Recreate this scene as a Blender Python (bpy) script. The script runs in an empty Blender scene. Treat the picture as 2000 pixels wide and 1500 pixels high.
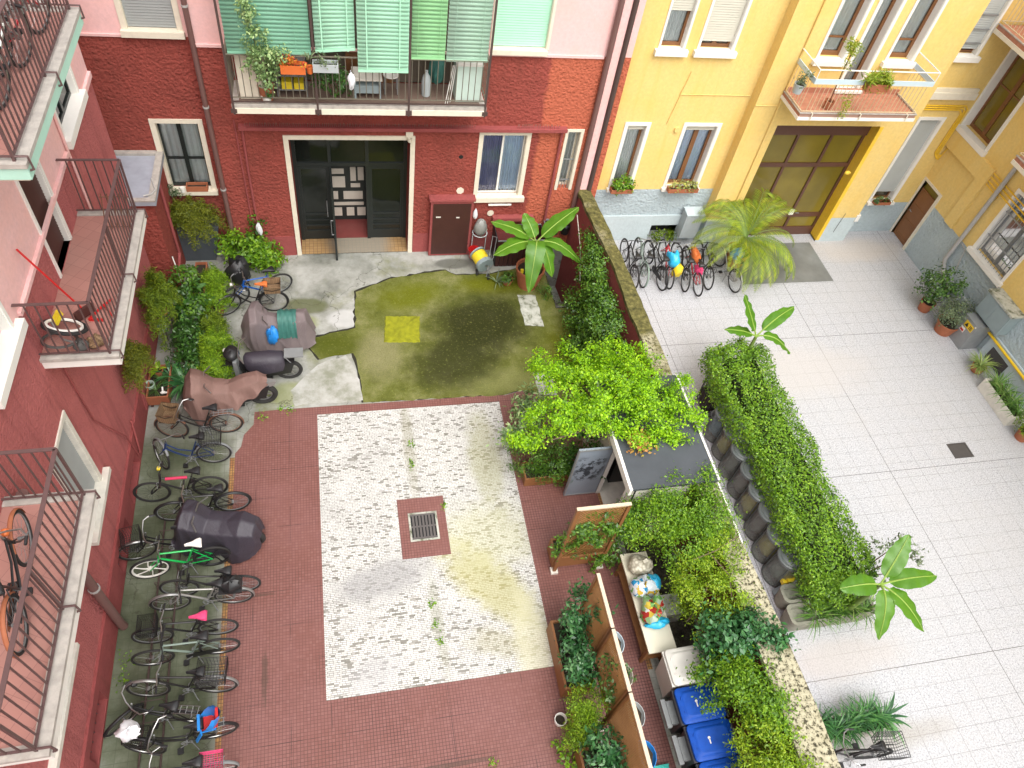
import bpy, math, random
import numpy as np
from mathutils import Vector, Matrix
PI = math.pi
R = math.radians
rnd = random.Random(11)
npr = np.random.default_rng(11)
scene = bpy.context.scene
COL = scene.collection

# ------------------------------------------------------------------ mesh builder
class MB:
    def __init__(s):
        s.v = []; s.f = []; s.mi = []; s.n = 0; s.cur = 0; s.arr = []
        s.T = None
    def add(s, vs, fs):
        b = s.n
        if s.T is not None:
            vs = [s.T @ Vector(p) for p in vs]
        s.v.extend([tuple(p) for p in vs]); s.n += len(vs)
        for f in fs:
            s.f.append([b + i for i in f]); s.mi.append(s.cur)
        return b
    def quad(s, a, b, c, d): s.add([a, b, c, d], [(0, 1, 2, 3)])
    def box(s, x0, x1, y0, y1, z0, z1):
        s.add([(x0,y0,z0),(x1,y0,z0),(x1,y1,z0),(x0,y1,z0),(x0,y0,z1),(x1,y0,z1),(x1,y1,z1),(x0,y1,z1)],
              [(0,3,2,1),(4,5,6,7),(0,1,5,4),(1,2,6,5),(2,3,7,6),(3,0,4,7)])
    def hexa(s, p): s.add(p, [(0,3,2,1),(4,5,6,7),(0,1,5,4),(1,2,6,5),(2,3,7,6),(3,0,4,7)])
    def bar(s, p0, p1, w, h, up=(0,0,1)):
        p0 = Vector(p0); p1 = Vector(p1); d = (p1 - p0).normalized(); u = Vector(up)
        if abs(d.dot(u)) > .98: u = Vector((1,0,0))
        x = d.cross(u).normalized(); y = x.cross(d).normalized()
        a = x*(w/2); b = y*(h/2)
        s.hexa([p0-a-b, p1-a-b, p1+a-b, p0+a-b, p0-a+b, p1-a+b, p1+a+b, p0+a+b])
    def tube(s, pts, r, n=7, closed=False, caps=True):
        pts = [Vector(p) for p in pts]; m = len(pts)
        rs = r if isinstance(r, (list, tuple)) else [r]*m
        vs = []; prev = None
        for i, p in enumerate(pts):
            if closed: t = pts[(i+1) % m] - pts[i-1]
            elif i == 0: t = pts[1] - p
            elif i == m-1: t = p - pts[-2]
            else: t = (pts[i+1]-p).normalized() + (p-pts[i-1]).normalized()
            if t.length < 1e-9: t = Vector((0,0,1))
            t.normalize()
            if prev is None:
                a = Vector((0,0,1)) if abs(t.z) < .9 else Vector((1,0,0))
                x = t.cross(a).normalized()
            else:
                x = prev - t*prev.dot(t)
                x = x.normalized() if x.length > 1e-6 else t.orthogonal().normalized()
            prev = x; y = t.cross(x)
            for k in range(n):
                an = 2*PI*k/n
                vs.append(p + (x*math.cos(an) + y*math.sin(an))*rs[i])
        fs = []
        for i in range(m if closed else m-1):
            j = (i+1) % m
            for k in range(n):
                l = (k+1) % n
                fs.append((i*n+k, i*n+l, j*n+l, j*n+k))
        if caps and not closed:
            fs.append(tuple(range(n-1, -1, -1))); fs.append(tuple((m-1)*n+k for k in range(n)))
        s.add(vs, fs)
    def cyl(s, p0, p1, r0, r1=None, n=12, caps=True): s.tube([p0, p1], [r0, r0 if r1 is None else r1], n, caps=caps)
    def lathe(s, prof, c=(0,0,0), n=18, cap0=True, cap1=False):
        vs = []; fs = []; m = len(prof)
        for r, z in prof:
            for k in range(n):
                a = 2*PI*k/n
                vs.append((c[0]+r*math.cos(a), c[1]+r*math.sin(a), c[2]+z))
        for i in range(m-1):
            for k in range(n):
                l = (k+1) % n
                fs.append((i*n+k, i*n+l, (i+1)*n+l, (i+1)*n+k))
        if cap0: fs.append(tuple(range(n-1, -1, -1)))
        if cap1: fs.append(tuple((m-1)*n+k for k in range(n)))
        s.add(vs, fs)
    def torus(s, c, ax, Rr, r, nR=28, nr=6):
        ax = Vector(ax).normalized(); a = ax.orthogonal().normalized(); b = ax.cross(a)
        s.tube([Vector(c) + (a*math.cos(2*PI*i/nR) + b*math.sin(2*PI*i/nR))*Rr for i in range(nR)], r, nr, closed=True)
    def grid(s, rows, closed=False):
        m = len(rows); n = len(rows[0]); fs = []
        for i in range(m-1):
            for k in range(n if closed else n-1):
                l = (k+1) % n
                fs.append((i*n+k, i*n+l, (i+1)*n+l, (i+1)*n+k))
        s.add([p for r_ in rows for p in r_], fs)
    def blob(s, c, rad, nu=12, nv=8, amp=.12, sd=0, flat=None):
        rr = random.Random(sd); ph = [(rr.uniform(0,6), rr.randint(2,5), rr.randint(1,4)) for _ in range(4)]
        rows = []
        for i in range(nv+1):
            th = PI*i/nv; row = []
            for k in range(nu):
                a = 2*PI*k/nu
                d = 1 + amp*sum(math.sin(p+q*a+w*th) for p, q, w in ph)/2
                z = c[2] + rad[2]*math.cos(th)*d
                if flat is not None: z = max(z, flat)
                row.append((c[0]+rad[0]*math.sin(th)*math.cos(a)*d, c[1]+rad[1]*math.sin(th)*math.sin(a)*d, z))
            rows.append(row)
        s.grid(rows, closed=True)
    def addarr(s, V, F): s.arr.append((np.asarray(V, np.float32), np.asarray(F, np.int32), s.cur))
    def mesh(s, name, mats, inv=None, smooth=None):
        V = [np.array(s.v, np.float32).reshape(-1, 3)]; off = s.n
        loops = [i for f in s.f for i in f]; tot = [len(f) for f in s.f]; mi = list(s.mi)
        L = [np.array(loops, np.int32)]; TT = [np.array(tot, np.int32)]; MI = [np.array(mi, np.int32)]
        for a, f, c in s.arr:
            V.append(a); L.append((f + off).ravel().astype(np.int32)); TT.append(np.full(len(f), f.shape[1], np.int32))
            MI.append(np.full(len(f), c, np.int32)); off += len(a)
        V = np.concatenate(V); L = np.concatenate(L); TT = np.concatenate(TT); MI = np.concatenate(MI)
        if inv is not None:
            M = np.array(inv, np.float32); V = V @ M[:3,:3].T + M[:3,3]
        me = bpy.data.meshes.new(name)
        me.vertices.add(len(V)); me.vertices.foreach_set('co', V.ravel())
        me.loops.add(len(L)); me.loops.foreach_set('vertex_index', L)
        me.polygons.add(len(TT))
        me.polygons.foreach_set('loop_start', np.concatenate([[0], np.cumsum(TT)[:-1]]).astype(np.int32))
        me.polygons.foreach_set('loop_total', TT)
        me.polygons.foreach_set('material_index', MI)
        if not isinstance(mats, (list, tuple)): mats = [mats]
        for m in mats: me.materials.append(m)
        me.update(calc_edges=True); me.validate()
        if smooth:
            me.polygons.foreach_set('use_smooth', np.ones(len(me.polygons), bool))
            me.set_sharp_from_angle(angle=R(smooth))
        return me

MW = {}
def _meta(o, label=None, cat=None, group=None, kind=None):
    if label: o['label'] = label
    if cat: o['category'] = cat
    if group: o['group'] = group
    if kind: o['kind'] = kind
def thing(name, label, cat, loc=(0,0,0), rz=0, group=None, rot=None):
    o = bpy.data.objects.new(name, None); COL.objects.link(o); o.empty_display_size = .1
    M = Matrix.Translation(Vector(loc)) @ (rot.to_4x4() if rot is not None else Matrix.Rotation(rz, 4, 'Z'))
    o.matrix_world = M; MW[o] = M
    _meta(o, label, cat, group)
    return o
SPLIT = {'wall_return', 'plinth', 'post', 'fascia', 'pipe_clip', 'plaster_patch', 'feet', 'foot', 'bracket', 'string_course', 'tape', 'lid_rib', 'trim', 'cornice', 'kerb', 'stored_crate', 'pipe', 'cable', 'coping', 'wall', 'hoop'}
def pieces(mb):
    """the connected pieces of a builder's mesh, each as a builder"""
    p = list(range(mb.n))
    def find(i):
        while p[i] != i: p[i] = p[p[i]]; i = p[i]
        return i
    key = {}
    for i, v in enumerate(mb.v):
        k = (round(v[0], 4), round(v[1], 4), round(v[2], 4))
        if k in key: p[find(i)] = find(key[k])
        else: key[k] = i
    for f in mb.f:
        for i in f[1:]: p[find(i)] = find(f[0])
    out = {}
    for f, m in zip(mb.f, mb.mi):
        q = out.setdefault(find(f[0]), (MB(), {}))
        b, mp = q; g = []
        for i in f:
            if i not in mp: mp[i] = b.n; b.v.append(mb.v[i]); b.n += 1
            g.append(mp[i])
        b.f.append(g); b.mi.append(m)
    return [q[0] for q in out.values()]
def part(name, mb, mat, parent, world=True, smooth=40, label=None, mesh=None, kind=None):
    M = MW[parent]
    if mb is not None and mesh is None and name in SPLIT and not mb.arr:
        ps = pieces(mb)
        if 1 < len(ps) <= 14:
            o = None
            for q in ps: o = part(name + '', None, mat, parent, world, smooth, label, q.mesh(name, mat, M.inverted() if world else None, smooth)) 
            return o
    me = mesh if mesh is not None else mb.mesh(name, mat, M.inverted() if world else None, smooth)
    o = bpy.data.objects.new(name, me); COL.objects.link(o); o.parent = parent
    MW[o] = M
    if label: o['label'] = label
    if kind: o['kind'] = kind
    return o
def single(name, mb, mat, label, cat, loc=(0,0,0), group=None, smooth=40, kind=None):
    me = mb.mesh(name, mat, Matrix.Translation(-Vector(loc)), smooth)
    o = bpy.data.objects.new(name, me); COL.objects.link(o); o.location = loc
    MW[o] = Matrix.Translation(Vector(loc))
    _meta(o, label, cat, group, kind)
    return o
def struct(name, mb, mat, smooth=None): 
    o = single(name, mb, mat, None, None, smooth=smooth, kind='structure'); return o
def dup(root, loc=None, rz=None, label=None, group=None):
    r = root.copy(); COL.objects.link(r)
    M = Matrix.Translation(Vector(loc)) @ Matrix.Rotation(rz or 0, 4, 'Z'); r.matrix_world = M; MW[r] = M
    if label: r['label'] = label
    if group: r['group'] = group
    for ch in list(root.children):
        c = ch.copy(); COL.objects.link(c); c.parent = r; MW[c] = M
        for g in list(ch.children):
            d = g.copy(); COL.objects.link(d); d.parent = c; MW[d] = M
    return r

# ------------------------------------------------------------------ materials
def lin(c):
    if isinstance(c, str):
        c = [int(c[i:i+2], 16)/255 for i in (1, 3, 5)]
        c = [x/12.92 if x <= .04045 else ((x+.055)/1.055)**2.4 for x in c]
    return (*c[:3], 1)
class NT:
    def __init__(s, name):
        s.m = bpy.data.materials.new(name); s.m.use_nodes = True
        s.t = s.m.node_tree; s.n = s.t.nodes; s.b = s.n['Principled BSDF']; s.out = s.n['Material Output']
        tc = s.n.new('ShaderNodeTexCoord'); s.co = tc.outputs['Object']
    def link(s, a, b): s.t.links.new(a, b)
    def new(s, ty, **kw):
        n = s.n.new(ty)
        for k, v in kw.items():
            if k.startswith('i_'): n.inputs[k[2:].replace('_', ' ')].default_value = v
            else: setattr(n, k, v)
        return n
    def noise(s, scale, detail=4, rough=.55, co=None, dist=0):
        n = s.new('ShaderNodeTexNoise'); n.inputs['Scale'].default_value = scale; n.inputs['Detail'].default_value = detail
        n.inputs['Roughness'].default_value = rough; n.inputs['Distortion'].default_value = dist
        s.link(co or s.co, n.inputs['Vector']); return n.outputs['Fac']
    def ramp(s, fac, stops, interp='LINEAR'):
        n = s.new('ShaderNodeValToRGB'); n.color_ramp.interpolation = interp
        e = n.color_ramp.elements
        while len(e) < len(stops): e.new(.5)
        for el, (p, c) in zip(e, stops): el.position = p; el.color = lin(c) if not isinstance(c, (int, float)) else (c, c, c, 1)
        s.link(fac, n.inputs['Fac']); return n.outputs['Color']
    def mix(s, fac, a, b, mode='MIX'):
        n = s.new('ShaderNodeMix', data_type='RGBA', blend_type=mode)
        for sock, v in ((n.inputs[0], fac), (n.inputs[6], a), (n.inputs[7], b)):
            if isinstance(v, (int, float)): sock.default_value = v
            elif isinstance(v, (str, tuple, list)): sock.default_value = lin(v)
            else: s.link(v, sock)
        return n.outputs[2]
    def math(s, op, a, b=0.):
        n = s.new('ShaderNodeMath', operation=op)
        for sock, v in ((n.inputs[0], a), (n.inputs[1], b)):
            if isinstance(v, (int, float)): sock.default_value = v
            else: s.link(v, sock)
        return n.outputs[0]
    def bump(s, h, strength=.3, dist=.02):
        n = s.new('ShaderNodeBump'); n.inputs['Strength'].default_value = strength; n.inputs['Distance'].default_value = dist
        s.link(h, n.inputs['Height']); s.link(n.outputs['Normal'], s.b.inputs['Normal']); return n
    def color(s, c):
        if isinstance(c, (str, tuple, list)): s.b.inputs['Base Color'].default_value = lin(c)
        else: s.link(c, s.b.inputs['Base Color'])
    def rough(s, r): s.b.inputs['Roughness'].default_value = r
    def sep(s):
        n = s.new('ShaderNodeSeparateXYZ'); s.link(s.co, n.inputs[0]); return n.outputs
def blobmask(t, cx, cy, rx, ry, ang=0., soft=.45, wob=.35, scale=1.5):
    """soft irregular stain mask in object x/y"""
    x, y, _ = t.sep()
    dx = t.math('SUBTRACT', x, cx); dy = t.math('SUBTRACT', y, cy)
    ca, sa = math.cos(ang), math.sin(ang)
    u = t.math('ADD', t.math('MULTIPLY', dx, ca/rx), t.math('MULTIPLY', dy, sa/rx))
    v = t.math('ADD', t.math('MULTIPLY', dx, -sa/ry), t.math('MULTIPLY', dy, ca/ry))
    d = t.math('SQRT', t.math('ADD', t.math('MULTIPLY', u, u), t.math('MULTIPLY', v, v)))
    d = t.math('ADD', d, t.math('MULTIPLY', t.math('SUBTRACT', t.noise(scale, 5, .6), .5), wob*2))
    n = t.new('ShaderNodeMapRange', interpolation_type='SMOOTHSTEP'); t.link(d, n.inputs['Value'])
    n.inputs['From Min'].default_value = 1+soft/2; n.inputs['From Max'].default_value = 1-soft/2
    return n.outputs['Result']
def plain(name, c, rough=.6, var=.15, scale=6, metal=0, bump=0, bscale=40, spec=None):
    t = NT(name)
    l = lin(c)
    lo = tuple(x*(1-var) for x in l[:3]); hi = tuple(min(1, x*(1+var)) for x in l[:3])
    t.color(t.mix(t.noise(scale), lo, hi)); t.rough(rough); t.b.inputs['Metallic'].default_value = metal
    if spec is not None: t.b.inputs['Specular IOR Level'].default_value = spec
    if bump: t.bump(t.noise(bscale, 3), bump, .01)
    return t.m
def leafmat(name, cols, rough=.45, trans=.35, var=.5, nscale=1.8):
    """cols: leaf colours picked per leaf; a low-frequency noise shifts the mix clump by clump"""
    t = NT(name)
    g = t.new('ShaderNodeNewGeometry')
    r = g.outputs['Random Per Island']
    f = t.math('ADD', t.math('MULTIPLY', r, 1-var*.6), t.math('MULTIPLY', t.math('SUBTRACT', t.noise(nscale, 3), .32), var*1.3))
    k = len(cols)-1
    c = t.ramp(f, [(i/k*.9+.05, (min(.8, x[0]*1.4), min(.8, x[1]*1.4), x[2]*1.15)) for i, x in enumerate(cols)])
    t.color(c); t.rough(rough)
    tr = t.new('ShaderNodeBsdfTranslucent'); t.link(c, tr.inputs['Color'])
    mx = t.new('ShaderNodeMixShader'); mx.inputs[0].default_value = trans
    t.link(t.b.outputs[0], mx.inputs[1]); t.link(tr.outputs[0], mx.inputs[2]); t.link(mx.outputs[0], t.out.inputs['Surface'])
    return t.m
def glassmat(name, tint=(.8,.85,.85), alpha=.3, rough=.05):
    t = NT(name); t.color(tint); t.rough(rough)
    tr = t.new('ShaderNodeBsdfTransparent'); tr.inputs['Color'].default_value = lin(tint)
    gl = t.new('ShaderNodeBsdfGlossy'); gl.inputs['Roughness'].default_value = rough
    fr = t.new('ShaderNodeFresnel'); fr.inputs['IOR'].default_value = 1.5
    f = t.math('ADD', fr.outputs[0], alpha)
    mx = t.new('ShaderNodeMixShader'); t.link(f, mx.inputs[0]); t.link(tr.outputs[0], mx.inputs[1]); t.link(gl.outputs[0], mx.inputs[2])
    t.link(mx.outputs[0], t.out.inputs['Surface']); return t.m
def stucco(name, c, dirt='#4a3a34', dirtamt=.35, bump=.9, bscale=16, stain=None, right_tone=None):
    t = NT(name); l = lin(c)
    n1 = t.noise(1.1, 6, .65); n2 = t.noise(14, 4)
    base = t.mix(n2, tuple(x*.82 for x in l[:3]), tuple(min(1, x*1.12) for x in l[:3]))
    base = t.mix(t.math('MULTIPLY', t.ramp(n1, [(.42, 0.), (.75, 1.)]), dirtamt), base, dirt)
    if stain:
        x, y, z = t.sep()
        # streaks that run down the wall
        mp = t.new('ShaderNodeMapping'); t.link(t.co, mp.inputs[0]); mp.inputs['Scale'].default_value = (3.5, 3.5, .25)
        st = t.ramp(t.noise(1.6, 4, co=mp.outputs[0]), [(.52, 0.), (.72, 1.)])
        base = t.mix(t.math('MULTIPLY', st, stain[1]), base, stain[0])
    if right_tone:  # lighter, more orange wall colour beyond a given x
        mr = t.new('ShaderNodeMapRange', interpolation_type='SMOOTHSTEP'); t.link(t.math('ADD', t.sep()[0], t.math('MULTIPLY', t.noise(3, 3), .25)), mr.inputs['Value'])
        mr.inputs['From Min'].default_value = right_tone[0]; mr.inputs['From Max'].default_value = right_tone[0]+.12
        base = t.mix(t.math('MULTIPLY', mr.outputs[0], right_tone[2]), base, t.mix(n2, tuple(x*.85 for x in right_tone[1]), tuple(x*1.12 for x in right_tone[1])))
    t.color(base); t.rough(.9); t.b.inputs['Specular IOR Level'].default_value = .15
    vo = t.new('ShaderNodeTexVoronoi', feature='SMOOTH_F1'); vo.inputs['Scale'].default_value = bscale; t.link(t.co, vo.inputs['Vector'])
    h = t.math('ADD', t.noise(bscale*1.3, 5, .6), t.math('MULTIPLY', vo.outputs['Distance'], .6))
    t.bump(h, bump, .05)
    return t.m

M = {}
M['red'] = stucco('red_stucco', (.335,.078,.060), dirt=(.16,.045,.035), dirtamt=.55, bump=1., bscale=15, stain=((.2,.06,.045), .35), right_tone=(3.35, (.56,.155,.085), .8))
M['redL'] = stucco('red_roughcast', (.56,.175,.165), dirt=(.36,.11,.11), dirtamt=.5, bump=.9, bscale=26, stain=((.26,.075,.07), .45))
M['red_smooth'] = stucco('red_plinth_plaster', (.33,.085,.08), dirt=(.17,.05,.05), dirtamt=.5, bump=.25, bscale=20, stain=((.18,.06,.05), .3))
M['pink'] = stucco('pink_plaster', (.83,.52,.50), dirt=(.84,.44,.34), dirtamt=.4, bump=.08, bscale=30)
M['yellow'] = stucco('yellow_plaster', (.78,.575,.215), dirt=(.78,.52,.13), dirtamt=.5, bump=.1, bscale=30, stain=((.74,.47,.11), .35))
M['yellow_deep'] = stucco('deep_yellow_plaster', (.86,.54,.045), dirt=(.84,.60,.15), dirtamt=.4, bump=.1, bscale=30)
M['greyplinth'] = stucco('grey_blue_roughcast', (.46,.54,.56), dirt=(.34,.40,.42), dirtamt=.4, bump=.8, bscale=14)
M['greysmooth'] = stucco('grey_blue_plaster', (.52,.60,.61), dirt=(.40,.46,.47), dirtamt=.4, bump=.15, bscale=14)
M['cream'] = plain('cream_stone', (.72,.66,.53), .7, .14, 9, bump=.1)
M['white'] = plain('white_paint', (.80,.78,.72), .6, .07, 5)
M['whitedirty'] = plain('weathered_white_marble', (.68,.65,.57), .6, .28, 7, bump=.1)
M['concrete_edge'] = plain('weathered_cement', (.40,.37,.33), .9, .45, 9, bump=.4, bscale=60)
M['mint'] = plain('mint_green_paint', (.42,.68,.56), .6, .2, 2.5)
M['brownmetal'] = plain('dark_brown_metal', (.075,.048,.042), .5, .2, 5)
M['railbrown'] = plain('brown_railing_paint', (.105,.058,.055), .5, .25, 12)
M['railgrey'] = plain('olive_grey_railing_paint', (.15,.135,.10), .5, .2, 9)
M['pipebrown'] = plain('brown_drainpipe', (.16,.085,.075), .45, .15, 3)
M['pipegrey'] = plain('zinc_grey_pipe', (.40,.39,.37), .45, .15, 6)
M['darkroom'] = plain('dark_interior', (.012,.013,.012), .9, .1)
M['dimroom'] = plain('dim_interior', (.05,.05,.035), .9, .2)
M['glass'] = glassmat('window_glass', (.86,.9,.9), .06)
M['blackglass'] = plain('black_door_glass', (.008,.011,.009), .06, .2, 2)
M['blackframe'] = plain('black_door_frame', (.016,.020,.019), .35, .2)
M['curtain'] = plain('pale_curtain', (.80,.82,.80), .9, .12, 8)
M['curtainblue'] = plain('blue_white_curtain', (.62,.72,.88), .9, .12, 3)
M['curtainviolet'] = plain('dim_blue_pane', (.26,.26,.46), .25, .3, 3)
M['wood'] = plain('brown_window_wood', (.20,.085,.03), .45, .2, 9)
M['woodgate'] = plain('chestnut_gate_paint', (.105,.045,.028), .4, .2, 4)
M['gateglass'] = plain('gate_glass_painted_reflection', (.19,.145,.022), .12, .7, .7)  # yellow-olive reflection in the panes is painted into this colour
M['brownpaint'] = plain('brown_door_paint', (.24,.105,.04), .55, .12, 5)
M['cabinetbrown'] = plain('oxblood_cabinet_paint', (.058,.020,.016), .5, .2, 5)
M['slatgreen'] = plain('green_blind_slats', (.22,.48,.33), .5, .1, 2)
M['slatmint'] = plain('pale_green_blind_slats', (.40,.74,.52), .5, .1, 2)
M['slatlime'] = plain('bright_green_blind_slats', (.30,.62,.30), .5, .12, 2)
M['slatgrey'] = plain('faded_green_blind_slats', (.38,.58,.44), .5, .1, 2)
M['slatwhite'] = plain('beige_roller_shutter', (.55,.53,.44), .5, .08, 3)
M['slatshade'] = plain('grey_roller_shutter', (.40,.42,.40), .55, .1, 3)
M['slatdark'] = plain('grey_venetian_slats', (.30,.32,.31), .5, .1, 3)
M['slab'] = plain('blue_grey_slab', (.33,.35,.40), .7, .25, 5, bump=.1)
M['black'] = plain('black_plastic', (.014,.014,.015), .45, .2, 8)
M['rubber'] = plain('tyre_rubber', (.022,.021,.02), .8, .2, 20)
M['greyrubber'] = plain('worn_grey_tyre', (.07,.065,.06), .8, .2, 20)
M['chrome'] = plain('chrome', (.34,.34,.33), .3, .2, 9, metal=.9)
M['alu'] = plain('brushed_aluminium', (.30,.30,.29), .4, .2, 9, metal=.6)
M['greymetal'] = plain('grey_metal', (.20,.21,.21), .45, .2, 8)
M['rust'] = plain('rusty_rim', (.16,.07,.04), .7, .35, 20)
M['wicker'] = None
M['terracotta'] = plain('terracotta', (.36,.12,.055), .75, .22, 10, bump=.1)
M['orangeplastic'] = plain('orange_plastic', (.60,.14,.03), .45, .1, 6)
M['soil'] = plain('dark_soil', (.03,.022,.014), .95, .4, 30, bump=.6)
M['planterwood'] = None
M['bluelid'] = plain('blue_bin_plastic', (.006,.065,.36), .5, .45, 6, spec=.25, bump=.1)
M['binbody'] = plain('dark_grey_bin_plastic', (.028,.028,.034), .45, .2, 5)
M['binwhite'] = plain('white_bin_plastic', (.66,.64,.58), .45, .1, 4)
M['steel'] = plain('galvanised_steel', (.30,.31,.31), .4, .18, 7, metal=.35)
M['boxgrey'] = plain('grey_meter_box_paint', (.40,.44,.44), .5, .12, 5)
M['bluegreybox'] = plain('blue_grey_metal_box', (.25,.31,.32), .5, .16, 4)
M['yellowpaint'] = plain('yellow_pipe_paint', (.80,.52,.02), .45, .1, 5)
M['yellowplastic'] = plain('yellow_plastic', (.78,.60,.03), .4, .1, 5)
M['redplastic'] = plain('red_plastic', (.55,.02,.02), .35, .12, 5)
M['blueplastic'] = plain('blue_plastic', (.02,.22,.62), .35, .15, 8)
M['cyanbag'] = plain('cyan_bag_plastic', (.03,.42,.68), .3, .25, 14)
M['greenframe'] = plain('green_bicycle_paint', (.01,.42,.08), .3, .08, 5)
M['blueframe'] = plain('blue_bicycle_paint', (.01,.10,.42), .3, .1, 5)
M['darkblueframe'] = plain('navy_bicycle_paint', (.015,.035,.11), .3, .1, 5)
M['blackframe2'] = plain('black_bicycle_paint', (.015,.014,.014), .3, .1, 5)
M['silverframe'] = plain('silver_bicycle_paint', (.36,.355,.33), .3, .1, 5, metal=.5)
M['redframe'] = plain('red_bicycle_paint', (.50,.02,.03), .3, .1, 5)
M['greyframe'] = plain('grey_green_bicycle_paint', (.20,.26,.22), .35, .12, 5)
M['pinkfabric'] = plain('pink_fabric', (.62,.05,.16), .7, .5, 40)
M['orangefabric'] = plain('orange_fabric', (.55,.14,.03), .7, .4, 30)
M['whitefabric'] = plain('white_cloth', (.72,.73,.75), .8, .12, 30)
M['tealfabric'] = plain('teal_green_cloth', (.035,.14,.115), .6, .35, 9)
M['slate'] = plain('bitumen_roof', (.058,.066,.075), .7, .3, 2.5, bump=.15)
M['grout'] = plain('grey_joint', (.14,.13,.12), .9, .2)
M['stem'] = plain('brown_stem', (.10,.06,.03), .8, .3, 20)
M['greenstem'] = plain('green_stem', (.16,.24,.05), .6, .25, 12)
M['trunk'] = plain('grey_brown_bark', (.13,.095,.06), .9, .35, 16, bump=.5)
# cloth covers
def clothmat(name, c, rough=.75, sheen=.1):
    t = NT(name); l = lin(c)
    t.color(t.mix(t.noise(3.5, 5), tuple(x*.72 for x in l[:3]), tuple(x*1.25 for x in l[:3]))); t.rough(rough)
    t.bump(t.noise(16, 4, dist=1.5), .45, .02); return t.m
M['covergrey'] = clothmat('mauve_grey_cover_cloth', (.17,.135,.135))
M['coverbrown'] = clothmat('faded_brown_cover_cloth', (.20,.115,.095))
M['coverdark'] = clothmat('dark_violet_grey_cover', (.040,.034,.046), .5)
# wicker
t = NT('wicker'); w = t.new('ShaderNodeTexBrick'); t.link(t.co, w.inputs['Vector']); w.inputs['Scale'].default_value = 1
w.inputs['Brick Width'].default_value = .04; w.inputs['Row Height'].default_value = .018; w.inputs['Mortar Size'].default_value = .002
w.inputs['Color1'].default_value = lin((.30,.19,.10)); w.inputs['Color2'].default_value = lin((.20,.12,.06)); w.inputs['Mortar'].default_value = lin((.06,.035,.02))
t.color(w.outputs['Color']); t.rough(.8); M['wicker'] = t.m
t = NT('brown_planter_wood'); mp = t.new('ShaderNodeMapping'); mp.inputs['Scale'].default_value = (2, 2, 18); t.link(t.co, mp.inputs[0])
t.color(t.mix(t.noise(4, 5, co=mp.outputs[0]), (.17,.07,.022), (.30,.13,.045))); t.rough(.6); M['planterwood'] = t.m
t = NT('mossy_wall_cap'); n = t.noise(15, 7, .7)
c = t.ramp(n, [(.36, (.022,.020,.012)), (.44, (.09,.08,.045)), (.50, (.40,.37,.25)), (.8, (.58,.53,.39))])
mr = t.new('ShaderNodeMapRange'); t.link(t.sep()[1], mr.inputs['Value']); mr.inputs['From Min'].default_value = -4; mr.inputs['From Max'].default_value = 4
c = t.mix(t.ramp(t.math('ADD', t.noise(.5, 3), t.math('MULTIPLY', mr.outputs[0], .22)), [(.58, 0.), (.68, 1.)]), c, t.ramp(t.noise(9, 6, .65), [(.32, (.030,.030,.006)), (.55, (.12,.11,.03)), (.75, (.26,.23,.09))]))
t.color(c); t.rough(.95); t.bump(n, .6, .03); M['cap'] = t.m
# lattice timber, leaves
M['lattice'] = plain('honey_lattice_wood', (.30,.145,.04), .6, .25, 12)
M['railwood'] = plain('pale_rail_wood', (.62,.50,.36), .6, .15, 8)
L = {}
L['maple'] = leafmat('bright_maple_leaf', [(.05,.12,.006), (.15,.31,.008), (.28,.50,.010), (.42,.60,.02)], .5, .4, var=.6, nscale=3.5)
L['dry'] = leafmat('rusty_leaf', [(.18,.20,.02), (.33,.20,.04), (.38,.15,.05)], .6, .3)
L['dark'] = leafmat('dark_glossy_leaf', [(.016,.045,.012), (.03,.085,.018), (.05,.13,.025), (.10,.21,.05)], .3, .2)
L['ivy'] = leafmat('ivy_leaf', [(.02,.055,.012), (.045,.115,.015), (.085,.18,.02), (.15,.26,.035)], .35, .25)
L['vine'] = leafmat('vine_leaf', [(.035,.09,.010), (.085,.19,.012), (.16,.30,.016), (.25,.38,.03)], .45, .35)
L['vineyellow'] = leafmat('yellow_green_vine_leaf', [(.06,.12,.010), (.14,.24,.012), (.24,.36,.018), (.34,.42,.04)], .45, .35)
L['bluegreen'] = leafmat('blue_green_leaf', [(.012,.05,.022), (.025,.095,.035), (.045,.15,.05), (.14,.26,.14)], .3, .2)
L['hedge'] = leafmat('hedge_leaf', [(.030,.075,.008), (.085,.19,.012), (.16,.30,.018), (.28,.42,.05)], .4, .3, var=.55, nscale=3)
L['fern'] = leafmat('asparagus_fern_needles', [(.04,.075,.006), (.085,.14,.008), (.15,.22,.010), (.22,.30,.015)], .6, .35, nscale=3)
L['fernbright'] = leafmat('bright_fern_needles', [(.05,.11,.006), (.11,.21,.010), (.20,.33,.014), (.30,.42,.02)], .6, .35, nscale=3)
L['fernolive'] = leafmat('olive_fern_needles', [(.045,.065,.006), (.095,.12,.008), (.15,.17,.012), (.21,.22,.02)], .6, .35, nscale=3)
L['palm'] = leafmat('palm_leaflets', [(.09,.14,.012), (.16,.24,.02), (.25,.32,.025), (.34,.34,.05)], .45, .3)
L['spider'] = leafmat('strap_leaves', [(.035,.085,.02), (.07,.16,.03), (.12,.24,.05), (.36,.42,.18)], .45, .25)
L['spiderpale'] = leafmat('variegated_strap_leaves', [(.12,.20,.05), (.22,.30,.09), (.42,.46,.22)], .45, .25)
L['agapan'] = leafmat('deep_green_strap_leaves', [(.012,.06,.022), (.03,.11,.035), (.055,.17,.05), (.10,.22,.06)], .4, .25)
L['grey'] = leafmat('grey_green_leaf', [(.05,.075,.045), (.11,.15,.09), (.20,.25,.16)], .5, .25)
L['jade'] = leafmat('pale_green_fleshy_leaf', [(.06,.12,.05), (.13,.22,.09), (.24,.34,.16), (.42,.48,.28)], .4, .25)
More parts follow.
